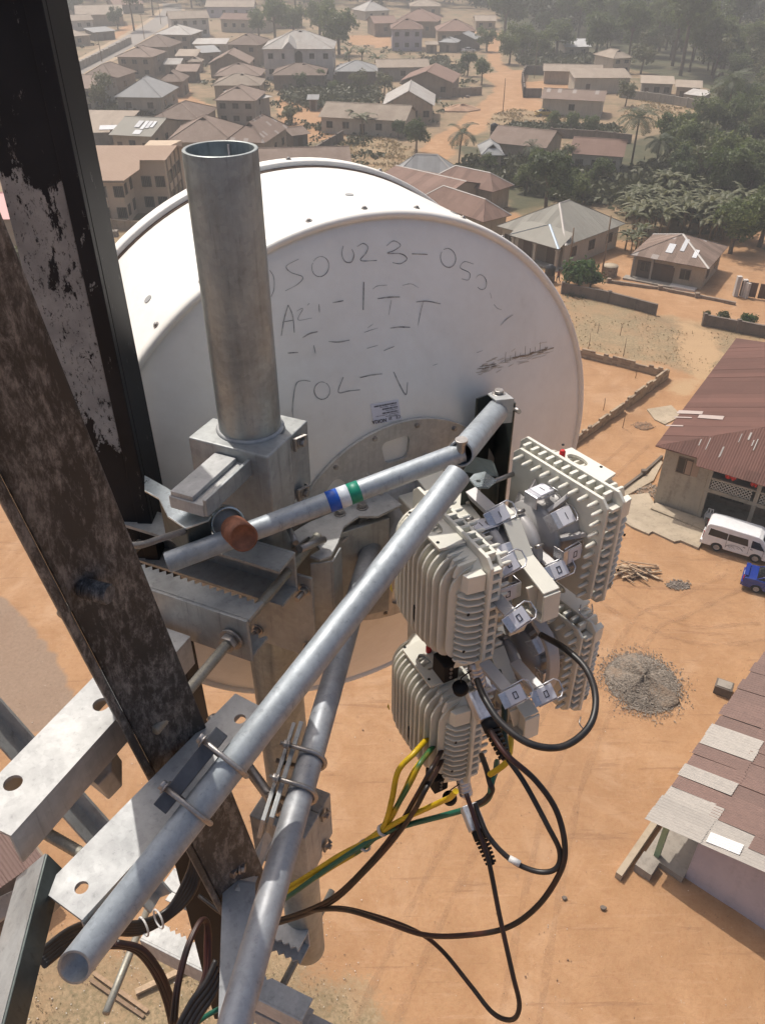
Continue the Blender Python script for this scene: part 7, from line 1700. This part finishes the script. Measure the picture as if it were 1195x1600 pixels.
    # neck and its latches
    mb = MB(); mb.lathe([(.070, -.0150), (.068, -.030), (.056, -.034), (.054, -.050), (.062, -.054), (.062, -.066), (0, -.066)], (0, 0, 0), (1, 0, 0), 48); out.append(('neck', mb, M_cast_grey))
    for a_ in (70, 20, -35, 125, 165, 215):
        dr = Vector((0, side*math.cos(R(a_)), math.sin(R(a_)))); tn = Vector((0, -side*math.sin(R(a_)), math.cos(R(a_))))
        mb = MB(); mb.prism([Vector((-.018, 0, 0))+dr*.088+tn*.004, Vector((-.055, 0, 0))+dr*.064+tn*.004, Vector((-.055, 0, 0))+dr*.045+tn*.004, Vector((-.018, 0, 0))+dr*.045+tn*.004], -tn*.008); out.append(('neck_rib', mb, M_cast_grey))
    for a_, sym in ((92, 'I'), (50, 'I'), (4, 'O'), (-42, 'O')):
        dr = Vector((0, side*math.cos(R(a_)), math.sin(R(a_)))); tn = Vector((0, -side*math.sin(R(a_)), math.cos(R(a_)))); X = Vector((1, 0, 0))
        b_ = X*-.054+dr*.086
        mb = MB(); mb.prism([b_-X*.021-tn*.015, b_+X*.021-tn*.015, b_+X*.021+tn*.015, b_-X*.021+tn*.015], dr*.002)
        mb.prism([b_+X*.021-tn*.015-dr*.0002, b_+X*.023-tn*.015-dr*.014, b_+X*.023+tn*.015-dr*.014, b_+X*.021+tn*.015-dr*.0002], X*-.002)
        mb.prism([b_-X*.021-tn*.015-dr*.0002, b_-X*.021+tn*.015-dr*.0002, b_-X*.021+tn*.015-dr*.022, b_-X*.021-tn*.015-dr*.022], X*.002)
        out.append(('latch', mb, M_latch))
        mb = MB(); mb.prism([b_-X*.010-tn*.0135+dr*.0022, b_+X*.0205-tn*.0135+dr*.0022, b_+X*.0205+tn*.0135+dr*.0022, b_-X*.010+tn*.0135+dr*.0022], dr*.0006); out.append(('latch_label', mb, M_label_grey))
        mb = MB(); q = b_+X*.006+dr*.003
        if sym == 'O':
            lo = [q+X*x+tn*y for x, y in ((-.0035, -.0055), (.0035, -.0055), (.0035, .0055), (-.0035, .0055), (-.0035, -.0055))]
        else: lo = [q-tn*.0055, q+tn*.0055]
        for i in range(len(lo)-1): 
            t_ = (lo[i+1]-lo[i]).normalized(); s_ = t_.cross(dr)*.0007
            mb.prism([lo[i]-s_-t_*.0006, lo[i+1]-s_+t_*.0006, lo[i+1]+s_+t_*.0006, lo[i]+s_-t_*.0006], dr*.0004)
        out.append(('latch_mark', mb, M_ink2))
        mb = MB(); mb.tube([b_-X*.014+tn*.014-dr*.004, b_+X*.03+tn*.015-dr*.006, b_+X*.036+tn*.008-dr*.008, b_+X*.036-tn*.008-dr*.008, b_+X*.03-tn*.015-dr*.006, b_-X*.014-tn*.014-dr*.004], .0014, 6); out.append(('latch_wire', mb, M_latch))
    return out
def place_radio(e1v, e2v, zv, outward, label, plug, yaw=0.0):
    """outward +1: faces the right (along DA), -1: the left"""
    o = thing('radio_unit', Hp(e1v, e2v, zv), label, 'radio unit', 'radio units round the coupler')
    xax = Matrix.Rotation(R(yaw), 3, 'Z') @ (DA*outward); yax = ZZ.cross(xax)
    # yax = z x x ; for outward=+1 this is DN (away), so the viewer's side is -y
    side = -1 if outward > 0 else 1
    mxw = frame(Hp(e1v, e2v, zv), xax, yax, ZZ)
    for nm, mb, mat in radio_parts(side):
        w = MB(); w.v = [tuple(mxw @ Vector(p)) for p in mb.v]; w.f = mb.f; w.sm = mb.sm
        w.build(nm, mat, o, .0012 if nm not in ('latch_wire', 'cooling_pin', 'latch_mark', 'screw', 'latch_label', 'red_plug', 'neck') else 0)
    if plug:
        L = lambda x, y, z: mxw @ Vector((x, side*y, z))
        mb = MB(); mb.prism([L(.034, .045, -RW-.036), L(.064, .045, -RW-.036), L(.064, .083, -RW-.036), L(.034, .083, -RW-.036)], ZZ*.040); mb.build('black_connector', M_blackp, o, .002)
        mb = MB()
        for i in range(3): mb.cyl(L(.051, .0832, -RW-.024+i*.01), L(.051, .0855, -RW-.024+i*.01), .003, 8)
        mb.build('connector_screw', M_bolt, o)
        p = L(.012, .094, -RW+.006); q = p+Vector((.012, -.01, -.055))
        dd_ = (q-p).normalized(); prof = [(0, 0), (.011, 0)]
        for i in range(5): prof += [(.0112, .006+i*.009), (.0135, .008+i*.009), (.0135, .012+i*.009), (.0112, .013+i*.009)]
        prof += [(.009, .056), (0, .056)]
        mb = MB(); mb.lathe(prof, p, dd_, 20); mb.build('coax_gland', M_latch, o)
        mb = MB(); r_ = p+Vector((-.006, -.006, -.038)); mb.lathe([(0, 0), (.013, 0), (.014, .012), (.010, .018), (0, .018)], r_+Vector((-.018, -.012, -.005)), (.3, .2, -1), 16); mb.build('dust_cap', M_blackp, o)
        mb = MB(); mb.tube(smooth_path([r_+Vector((-.014, -.006, -.006)), r_+Vector((-.016, -.012, .015)), r_+Vector((.0, -.008, .028))], 5), .0012, 6); mb.build('cap_cord', M_blackp, o)
        mb = MB(); mb.tube(smooth_path([L(.02, .10, .5*RW), L(.034, .104, .45*RW), L(.03, .106, .2*RW)], 4), .0008, 5)
        mb = MB(); mb.prism([L(.0785, .0, -.06), L(.0785, .012, -.075), L(.0805, .012, -.075), L(.0805, 0, -.06)], ZZ*.03); mb.build('wire_tag', M_blackp, o)
        # yellow warning triangle
        mb = MB(); mb.prism([L(.084, -.075, -.055), L(.084, -.065, -.055), L(.084, -.07, -.040)], DA*outward*.0008); mb.build('warning_sticker', plain('sticker_yellow', (.6, .45, .03), .5), o)
    return o
RT = place_radio(.155, .275, .155, 1, 'upper cream finned radio on the right of the coupler, sunlit on top', False, 8)
RB = place_radio(.155, .275, -.138, 1, 'lower cream finned radio on the right of the coupler, in shade', False, 8)
LT = place_radio(-.066, .287, .126, -1, 'upper cream finned radio on the left of the coupler, just right of the wide tube', True)
LB = place_radio(-.070, .287, -.184, -1, 'lower cream finned radio on the left of the coupler, lowest of the four', True)
# ---- coupler casting --------------------------------------------------------------------
cp = thing('coupler', Hp(.03, .2, -.02), 'pale cast coupler frame between the four finned radios', 'coupler')
def hplate(pts, e1a, e1b, nm, mat=M_cast, bevel=.0015):
    """pts (e2, z) outline in the plane across DA"""
    mb = MB(); mb.prism([Hp(e1a, y, z) for y, z in pts], DA*(e1b-e1a)); return mb.build(nm, mat, cp, bevel)
for zc in (0.0, -.30):
    hplate([(.03, zc+.152), (.24, zc+.122), (.25, zc+.195), (.262, zc+.213), (.296, zc+.213), (.345, zc+.166), (.42, zc+.150), (.424, zc+.10), (.37, zc+.088), (.345, zc+.0), (.26, zc-.01), (.22, zc+.05), (.03, zc+.06)], .028, .034, 'web')
    mb = MB(); mb.prism([Hp(.0, .03, zc+.153), Hp(.0, .235, zc+.124), Hp(.055, .235, zc+.124), Hp(.06, .03, zc+.153)], ZZ*.005); mb.build('top_flange', M_cast, cp, .0015)
    fl = [(.252, .214), (.297, .214), (.346, .167), (.421, .151), (.425, .099), (.371, .087), (.346, .0)]
    for (y0, z0), (y1, z1) in zip(fl[:-1], fl[1:]):
        t_ = Vector((y1-y0, z1-z0, 0)).normalized(); nr_ = Vector((-t_.y, t_.x, 0))
        if nr_.x < 0: nr_ = -nr_
        mb = MB(); mb.prism([Hp(.016, y0, zc+z0), Hp(.016, y1, zc+z1), Hp(.048, y1, zc+z1), Hp(.048, y0, zc+z0)], -DN*nr_.x*.005+ZZ*nr_.y*.005); mb.build('rim_flange', M_cast, cp, .001)
    for yy, za, zb_ in ((.275, .205, .07), (.33, .175, .06), (.39, .15, .10)):
        mb = MB(); mb.prism([Hp(.004, yy, zc+za), Hp(.0275, yy, zc+za), Hp(.0275, yy, zc+zb_), Hp(.018, yy, zc+zb_)], -DN*.005); mb.build('cross_rib', M_cast, cp, .001)
        mb = MB(); mb.prism([Hp(.0345, yy, zc+za), Hp(.058, yy, zc+za), Hp(.044, yy, zc+zb_), Hp(.0345, yy, zc+zb_)], -DN*.005); mb.build('cross_rib', M_cast, cp, .001)
for zc in (.148, -.15):
    for sgn, e0 in ((1, .0345), (-1, .0255)):
        mb = MB(); b_ = Hp(e0, .285, zc); mb.lathe([(.048, 0), (.048, .018), (.062, .022), (.062, .036), (0, .036)], b_, DA*sgn, 48); mb.build('port_collar', M_cast_grey, cp)
        for k in range(6):
            a_ = R(k*60+30); dr = -DN*math.cos(a_)+ZZ*math.sin(a_); b2 = Hp(e0+sgn*.020, .285, zc)+dr*.068
            mb = MB(); mb.cyl(b2, b2+DA*sgn*.014, .0038, 6); mb.build('port_stud', M_bolt, cp)
hplate([(.04, .06), (.27, .04), (.27, -.12), (.04, -.12)], .008, .052, 'spine', M_cast_grey)
mb = MB(); mb.prism([Hp(-.02, .0, .10), Hp(.08, .0, .10), Hp(.08, .0, -.12), Hp(-.02, .0, -.12)], -DN*.07); mb.build('hub_block', M_cast, cp, .004)
# spring latches on the front of the casting
def front_latch(px, py, d, rot, sym):
    b_ = T(px, py, d); nz_ = (-DN*.62+ZZ*.60-DA*.25).normalized(); xx = (DA*math.cos(R(rot))+ZZ*math.sin(R(rot))); xx = (xx-nz_*xx.dot(nz_)).normalized(); yy = nz_.cross(xx)
    mb = MB(); mb.prism([b_-xx*.020-yy*.013, b_+xx*.020-yy*.013, b_+xx*.020+yy*.013, b_-xx*.020+yy*.013], nz_*.002)
    mb.prism([b_+xx*.018-yy*.013-nz_*.0002, b_+xx*.020-yy*.013-nz_*.0002, b_+xx*.020+yy*.013-nz_*.0002, b_+xx*.018+yy*.013-nz_*.0002], -nz_*.014); lt = mb.build('latch', M_latch, cp, .0008)
    mb = MB(); mb.prism([b_-xx*.008-yy*.012+nz_*.0022, b_+xx*.019-yy*.012+nz_*.0022, b_+xx*.019+yy*.012+nz_*.0022, b_-xx*.008+yy*.012+nz_*.0022], nz_*.0006); mb.build('latch_label', M_label_grey, lt)
    q = b_+xx*.005+nz_*.0031; lo = [q+xx*x+yy*y for x, y in ((-.003, -.005), (.003, -.005), (.003, .005), (-.003, .005), (-.003, -.005))] if sym == 'O' else [q-yy*.005, q+yy*.005]
    mb = MB()
    for i in range(len(lo)-1):
        t_ = (lo[i+1]-lo[i]).normalized(); s_ = t_.cross(nz_)*.0007; mb.prism([lo[i]-s_-t_*.0006, lo[i+1]-s_+t_*.0006, lo[i+1]+s_+t_*.0006, lo[i]+s_-t_*.0006], nz_*.0004)
    mb.build('latch_mark', M_ink2, lt)
    mb = MB(); mb.tube([b_-xx*.014+yy*.0145, b_+xx*.028+yy*.0155-nz_*.004, b_+xx*.036+yy*.008-nz_*.008, b_+xx*.036-yy*.008-nz_*.008, b_+xx*.028-yy*.0155-nz_*.004, b_-xx*.014-yy*.0145], .0014, 6); mb.build('latch_wire', M_latch, lt)
    mb = MB(); mb.prism([b_-xx*.010-yy*.008-nz_*.0004, b_+xx*.010-yy*.008-nz_*.0004, b_+xx*.010+yy*.008-nz_*.0004, b_-xx*.010+yy*.008-nz_*.0004], DN*.075); mb.build('latch_post', M_cast_grey, cp, .001)
for a_ in ((776, 806, 1.365, 12, 'I'), (790, 884, 1.295, 14, 'O'), (806, 968, 1.275, 22, 'O'), (800, 1088, 1.30, 10, 'O'), (848, 1086, 1.345, 8, 'O'), (868, 892, 1.375, 6, 'O')): front_latch(*a_)
# arched handle at the front between the lower radios
pts = [(.30, .07), (.36, .062), (.398, .035), (.41, -.01), (.402, -.055), (.37, -.085), (.32, -.092)]
P_ = smooth_path([Vector((y, z, 0)) for y, z in pts], 6); mb = MB(); n = len(P_); vs = []
for i, p in enumerate(P_):
    t = (P_[min(i+1, n-1)]-P_[max(i-1, 0)]).normalized(); nr = Vector((t.y, -t.x, 0))
    for (aa, bb) in ((-.011, -.005), (.011, -.005), (.011, .006), (-.011, .006)):
        q = p+nr*bb; vs.append(Hp(.062+aa, q.x+.015, q.y-.035))
mb.add(vs, [(4*i+k, 4*i+(k+1) % 4, 4*i+4+(k+1) % 4, 4*i+4+k) for i in range(n-1) for k in range(4)]+[(3, 2, 1, 0), (4*n-4, 4*n-3, 4*n-2, 4*n-1)]); mb.build('arched_handle', M_cast_grey, cp, .002)
# dark zinc bracket with bright lug on top of the hub
zk = thing('zinc_bracket', T(765, 770, 1.5), 'dark zinc bracket with a pale holed lug beside the brace tube joint', 'bracket')
q_ = [T(737, 715, 1.535), T(722, 740, 1.49), T(777, 748, 1.52), T(768, 722, 1.57)]
mb = MB(); mb.prism([q_[1], q_[2], q_[2]-ZZ*.115, q_[1]-ZZ*.115], Vector((.001, .004, 0))); mb.build('front_plate', M_dark_steel_and_shade, zk, .001)
mb = MB(); mb.prism([q_[2]+Vector((.0005, 0, 0)), q_[3], q_[3]-ZZ*.115, q_[2]+Vector((.0005, 0, 0))-ZZ*.115], Vector((.004, 0, 0))); mb.build('side_plate', M_dark_steel_and_shade, zk, .001)
mb = MB(); mb.prism([q_[0], q_[1]+ZZ*.0003, q_[2]+ZZ*.0003, q_[3]], ZZ*.004); mb.build('top_plate', M_dark_steel_and_shade, zk, .001)
zl = CAMZ; 
def lugp(px, py): return T(px, py, 1.45)
ctr = G(752, 752, T(752, 752, 1.455).z); zz0 = ctr.z
lug_pts = [G(x, y, zz0) for x, y in ((733, 749), (740, 742), (757, 738), (768, 746), (775, 752), (763, 762), (744, 762))]
xa, ya = Vector((1, 0, 0)), Vector((0, 1, 0))
hc = G(747, 753, zz0)
plate([(p.x-hc.x, p.y-hc.y) for p in lug_pts], [circ(0, 0, .0045, 14)], .004, frame(hc, xa, ya, ZZ)).build('lug', M_zinc, zk, .0008)
mb = MB(); mb.tube([G(770, 750, zz0)-ZZ*.004, T(800, 741, 1.5), T(812, 738, 1.53)], .0045, 10); mb.build('link_rod', M_bolt, zk)
mb = MB(); mb.cyl(hc+Vector((.004, .01, -.004)), hc+Vector((.004, .01, -.05)), .003, 10); mb.build('lug_pin', M_bolt, zk)
mb = MB()
for dx in (.012, .03, .045): mb.cyl(q_[1].lerp(q_[2], dx/.06)-ZZ*.06, q_[1].lerp(q_[2], dx/.06)-ZZ*.06-Vector((0, .006, 0)), .004, 10)
mb.build('plate_bolt', M_bolt, zk)
# ================================================================== cables
m = N('black_cable_sheath'); k = m.ramp(m.noise(30, 5), [(.4, 0), (.75, 1)])
M_cable = m.set(m.mix(k, (.012, .012, .013), (.035, .028, .024)), .42)
m = N('brownish_cable_sheath'); k = m.ramp(m.noise(9, 5), [(.45, 0), (.7, 1)])
M_cable2 = m.set(m.mix(k, (.016, .012, .011), (.075, .022, .016)), .45)
m = N('yellow_green_sheath')
nz = m.noise(7, 3, .5)
M_yg = m.set(m.mix(m.ramp(nz, [(.47, 0), (.53, 1)], 'LINEAR'), (.55, .37, .012), (.03, .13, .045)), .4)
M_yel = plain('yellow_sheath', (.60, .40, .012), .4, 0, .2, 30)
M_grn = plain('green_sheath', (.012, .12, .075), .4, 0, .2, 30)
M_tie = plain('cable_tie_white', (.58, .57, .55), .5)
def cable(pts, r, label, mat, group=None, k=8, ties=()):
    P = smooth_path([T(*p) for p in pts], k)
    o = thing('cable', P[0], label, 'cable', group)
    mb = MB(); mb.tube(P, r, 10); mb.build('sheath', mat, o)
    return o, P
def tie(P, i, r, o, mat=None):
    t = (P[min(i+1, len(P)-1)]-P[i]).normalized()
    mb = MB(); mb.lathe([(r*.9, -.0025), (r*1.12, -.0025), (r*1.12, .0025), (r*.9, .0025)], P[i], t, 14); mb.build('cable_tie', mat or M_tie, o)
# loop from the upper left radio round in front of the right radios
cable([(745, 1062, 1.30), (757, 1092, 1.27), (785, 1132, 1.24), (830, 1163, 1.22), (880, 1166, 1.23), (920, 1135, 1.26), (930, 1090, 1.29), (915, 1045, 1.32), (880, 1012, 1.36), (845, 992, 1.42)], .0056, 'thick black cable looping in front of the lower right radio', M_cable)
# drop from the upper left radio, big loop and back to the mast
cable([(765, 1140, 1.28), (790, 1178, 1.25), (835, 1218, 1.24), (868, 1265, 1.24), (882, 1320, 1.24), (875, 1362, 1.25), (840, 1415, 1.28), (790, 1450, 1.32), (720, 1462, 1.38), (660, 1460, 1.44), (600, 1440, 1.52), (540, 1422, 1.62), (490, 1423, 1.72), (430, 1438, 1.85)], .0046, 'black cable in the widest hanging loop below the radios', M_cable2)
cable([(793, 1186, 1.27), (820, 1225, 1.25), (855, 1290, 1.24), (874, 1330, 1.245), (868, 1357, 1.25), (840, 1362, 1.26), (800, 1345, 1.27), (765, 1310, 1.28), (748, 1275, 1.30), (742, 1255, 1.31)], .0042, 'black cable in a narrow loop with a pale tag below the radios', M_cable)
o_, P_ = cable([(728, 1240, 1.30), (745, 1290, 1.29), (763, 1345, 1.28), (780, 1430, 1.28), (800, 1520, 1.28), (811, 1570, 1.285), (800, 1593, 1.30), (770, 1583, 1.33), (735, 1540, 1.38), (690, 1485, 1.45), (650, 1455, 1.52), (590, 1432, 1.60), (530, 1418, 1.70), (480, 1424, 1.80), (420, 1442, 1.9)], .0040, 'thin black cable hanging lowest, nearly to the bottom edge', M_cable2)
# strain relief boots: coaxial plugs below the two left radios
def boot(name, label, p, q, w=.017):
    o = thing(name, p, label, 'connector'); p, q = Vector(p), Vector(q); d = (q-p).normalized(); L = (q-p).length
    sx = d.cross(ZZ if abs(d.z) < .9 else Vector((0, 1, 0))).normalized(); sy = d.cross(sx)
    mb = MB(); mb.prism([p+sx*w*a_+sy*w*.8*b_ for a_, b_ in ((-1, -.8), (-.7, -1), (.7, -1), (1, -.8), (1, .8), (.7, 1), (-.7, 1), (-1, .8))], d*L*.42); mb.build('shell', M_latch, o, .002)
    mb = MB(); mb.cyl(p+d*L*.43, p+d*L*.58, w*.85, 16); mb.build('nut', M_blackp, o)
    for i in range(6):
        b_ = p+d*L*(.60+i*.067); mb = MB(); mb.cyl(b_, b_+d*L*.036, w*(.82-.03*i), 14); mb.build('boot_ring', M_blackp, o)
    mb = MB(); mb.cyl(p+d*L*.58, q, w*.42, 12); mb.build('boot_core', M_blackp, o)
boot('cable_connector', 'square silver connector with ribbed black boot under the upper left radio', T(742, 1082, 1.325), T(790, 1186, 1.27), .0155)
boot('cable_connector', 'square silver connector with ribbed black boot under the lower left radio', T(731, 1258, 1.33), T(768, 1352, 1.285), .0135)
# earth wires
def wire(pts, r, label, mat): 
    return cable(pts, r, label, mat, 'yellow and green earth wires')
w1 = wire([(680, 1140, 1.56), (662, 1160, 1.50), (646, 1178, 1.47), (622, 1205, 1.47), (612, 1250, 1.49), (600, 1290, 1.53), (575, 1318, 1.57), (530, 1345, 1.62), (480, 1376, 1.68), (430, 1404, 1.75)], .0052, 'yellow earth wire leaving the lowest left radio at its left side', M_yel)
wire([(690, 1150, 1.56), (672, 1172, 1.50), (655, 1195, 1.46), (640, 1225, 1.47), (615, 1268, 1.51), (598, 1296, 1.54), (566, 1326, 1.58), (520, 1354, 1.63), (470, 1386, 1.69), (425, 1412, 1.76)], .0050, 'striped yellow green earth wire running beside the yellow one', M_yg)
wire([(712, 1236, 1.36), (703, 1246, 1.39), (688, 1253, 1.43), (660, 1266, 1.46), (625, 1282, 1.50), (595, 1300, 1.54), (560, 1322, 1.58), (510, 1350, 1.64), (465, 1382, 1.70), (425, 1408, 1.76)], .0050, 'yellow earth wire from under the connector of the lowest radio', M_yel)
wire([(776, 1190, 1.46), (774, 1205, 1.40), (768, 1222, 1.36), (762, 1248, 1.37), (735, 1262, 1.40), (690, 1275, 1.45), (640, 1288, 1.50), (600, 1302, 1.54), (555, 1328, 1.58), (505, 1362, 1.64), (455, 1398, 1.70), (420, 1420, 1.76)], .0052, 'green earth wire below the yellow ones', M_grn)
wire([(684, 1160, 1.54), (650, 1200, 1.48), (630, 1240, 1.49), (606, 1285, 1.53), (572, 1314, 1.57), (528, 1338, 1.62), (478, 1370, 1.68), (428, 1400, 1.75)], .0052, 'second yellow earth wire close to the first', M_yel)
wire([(798, 1150, 1.40), (797, 1165, 1.35), (795, 1178, 1.32), (790, 1192, 1.32), (778, 1202, 1.33), (765, 1210, 1.35)], .0052, 'short yellow wire end below the coupler', M_yel)
for px_, py_, d_, r_ in ((598, 1297, 1.538, .0118), (570, 1321, 1.578, .0125)):
    a_, b_ = T(px_, py_, d_), T(px_-5, py_+3, d_+.006); t_ = (b_-a_).normalized(); mb = MB(); mb.lathe([(r_*.75, -.003), (r_, -.003), (r_, .003), (r_*.75, .003)], a_, t_, 16); mb.build('cable_tie', M_tie, w1[0])
cable([(696, 1160, 1.54), (684, 1184, 1.48), (672, 1205, 1.44), (650, 1245, 1.47), (620, 1295, 1.52), (580, 1345, 1.58), (530, 1395, 1.65), (490, 1418, 1.72), (430, 1440, 1.82)], .0046, 'black cable running up to the left side of the lowest radio', M_cable2)
cable([(694, 1180, 1.54), (680, 1208, 1.48), (664, 1235, 1.44), (645, 1270, 1.47), (610, 1318, 1.53), (570, 1362, 1.59), (525, 1405, 1.66), (480, 1428, 1.74), (425, 1446, 1.82)], .0046, 'black cable close beside the one to the lowest radio', M_cable2)
cable([(752, 1180, 1.48), (760, 1202, 1.40), (765, 1222, 1.36), (768, 1235, 1.36), (757, 1250, 1.37), (742, 1258, 1.38)], .0052, 'short black cable curl beside the lowest connector', M_cable)
o_, P_ = cable([(778, 1048, 1.36), (786, 1075, 1.34), (788, 1110, 1.33), (787, 1145, 1.33), (792, 1180, 1.32)], .0055, 'dark green cable hanging down between the radios', plain('dark_green_sheath', (.012, .03, .02), .4))
for x0, y0 in ((925, 960), (925, 1135)):
    o_, P_ = cable([(x0-18, y0-15, 1.42), (x0-20, y0-4, 1.41), (x0-10, y0+6, 1.41), (x0, y0-2, 1.41), (x0-1, y0-16, 1.42)], .0011, 'thin wire loop under the %s right radio' % ('upper' if y0 < 1000 else 'lower'), M_bolt)
# black bundle at the lower left
G1 = 'black cables bundled at the tower foot'
for i in range(5):
    a_ = i*5-10
    cable([(70-12+i*3, 1500+a_*.8, 1.5), (110+i*2, 1462+a_, 1.6), (160, 1447+a_, 1.72), (215, 1450+a_*.8, 1.8), (262, 1428+a_*.7, 1.85), (290+i*3, 1385+a_, 1.85), (302+i*4, 1335, 1.84), (306+i*5, 1260, 1.8)], .0062, 'black cable in the thick tied bundle curving behind the wide tube', M_cable, G1)
for px, py in ((225, 1448), (248, 1436)):
    k_ = T(px, py, 1.80); t_ = (T(262, 1428, 1.85)-T(215, 1450, 1.8)).normalized()
    o = thing('cable_tie', k_, 'pale tie round the thick black bundle, %s of two' % ('left' if px < 230 else 'right'), 'cable tie')
    mb = MB(); mb.tube([k_+(Vector((0, .3, 1)).normalized()*math.cos(a_)+t_.cross(Vector((0, .3, 1))).normalized()*math.sin(a_))*.021 for a_ in np.linspace(0, 2*math.pi, 25)], .0024, 6); mb.build('strap', M_tie, o)
for i, lb in enumerate(('outer', 'middle', 'inner')):
    cable([(150+i*16, 1478-i*3, 1.6), (205+i*8, 1482, 1.62), (236+i*7, 1512+i*2, 1.64), (258+i*5, 1560, 1.66), (272+i*4, 1620, 1.68)], .0058, 'black cable drooping to the bottom edge, %s of three' % lb, M_cable2)
for i, lb in enumerate(('outer', 'inner')):
    cable([(268+i*6, 1600, 1.6), (276+i*4, 1540, 1.6), (292+i*3, 1480, 1.62), (312+i*2, 1440, 1.66), (322+i*3, 1442, 1.68), (322+i*6, 1480, 1.68), (318+i*5, 1530, 1.66), (285+i*14, 1590, 1.62)], .0048, 'black cable bent in a tight hairpin beside the upright angle bar, %s of two' % lb, M_cable2)
for i in range(4):
    cable([(338+i*2, 1500+i*10, 1.6), (322+i*3, 1535+i*8, 1.58), (298+i*5, 1568+i*6, 1.57), (268+i*8, 1625, 1.56)], .0062, 'black cable in the tied bundle below the upright angle bar', M_cable, 'black cables below the angle bar')
cable([(312, 1400, 1.75), (345, 1425, 1.7), (372, 1442, 1.66), (400, 1450, 1.7)], .005, 'black cable crossing behind the steep tube', M_cable)
cable([(-15, 1545, 1.0), (12, 1532, 1.02), (30, 1528, 1.0), (38, 1550, .98), (28, 1575, .97)], .0026, 'thin black tie cable knotted round the bent plate angle', M_cable)
cable([(300, 1605, 1.6), (322, 1588, 1.6), (345, 1575, 1.6)], .005, 'green wire end at the bottom edge beside the upright angle', M_grn)
o = thing('cable_tag', T(838, 1352, 1.25), 'pale wrap tag on the narrow cable loop', 'cable tag')
a_, b_ = T(812, 1350, 1.263), T(795, 1341, 1.268); mb = MB(); mb.cyl(a_, b_, .0052, 12); mb.build('wrap', M_tie, o)
# ================================================================== dry season haze
mb = MB(); mb.span(-1000, 1100, -350, 1850, -1.6, 62)
hz = mb.build('haze', None)
hm = bpy.data.materials.new('dust_haze'); hm.use_nodes = True; nt = hm.node_tree
for n_ in list(nt.nodes):
    if n_.type == 'BSDF_PRINCIPLED': nt.nodes.remove(n_)
pv = nt.nodes.new('ShaderNodeVolumePrincipled'); pv.inputs['Color'].default_value = (.96, .95, .93, 1); pv.inputs['Density'].default_value = .0010; pv.inputs['Anisotropy'].default_value = .25
nt.links.new(pv.outputs[0], nt.nodes['Material Output'].inputs['Volume'])
hz.data.materials.append(hm); tag(hz, 'pale dusty haze over the town', 'haze', kind='stuff')
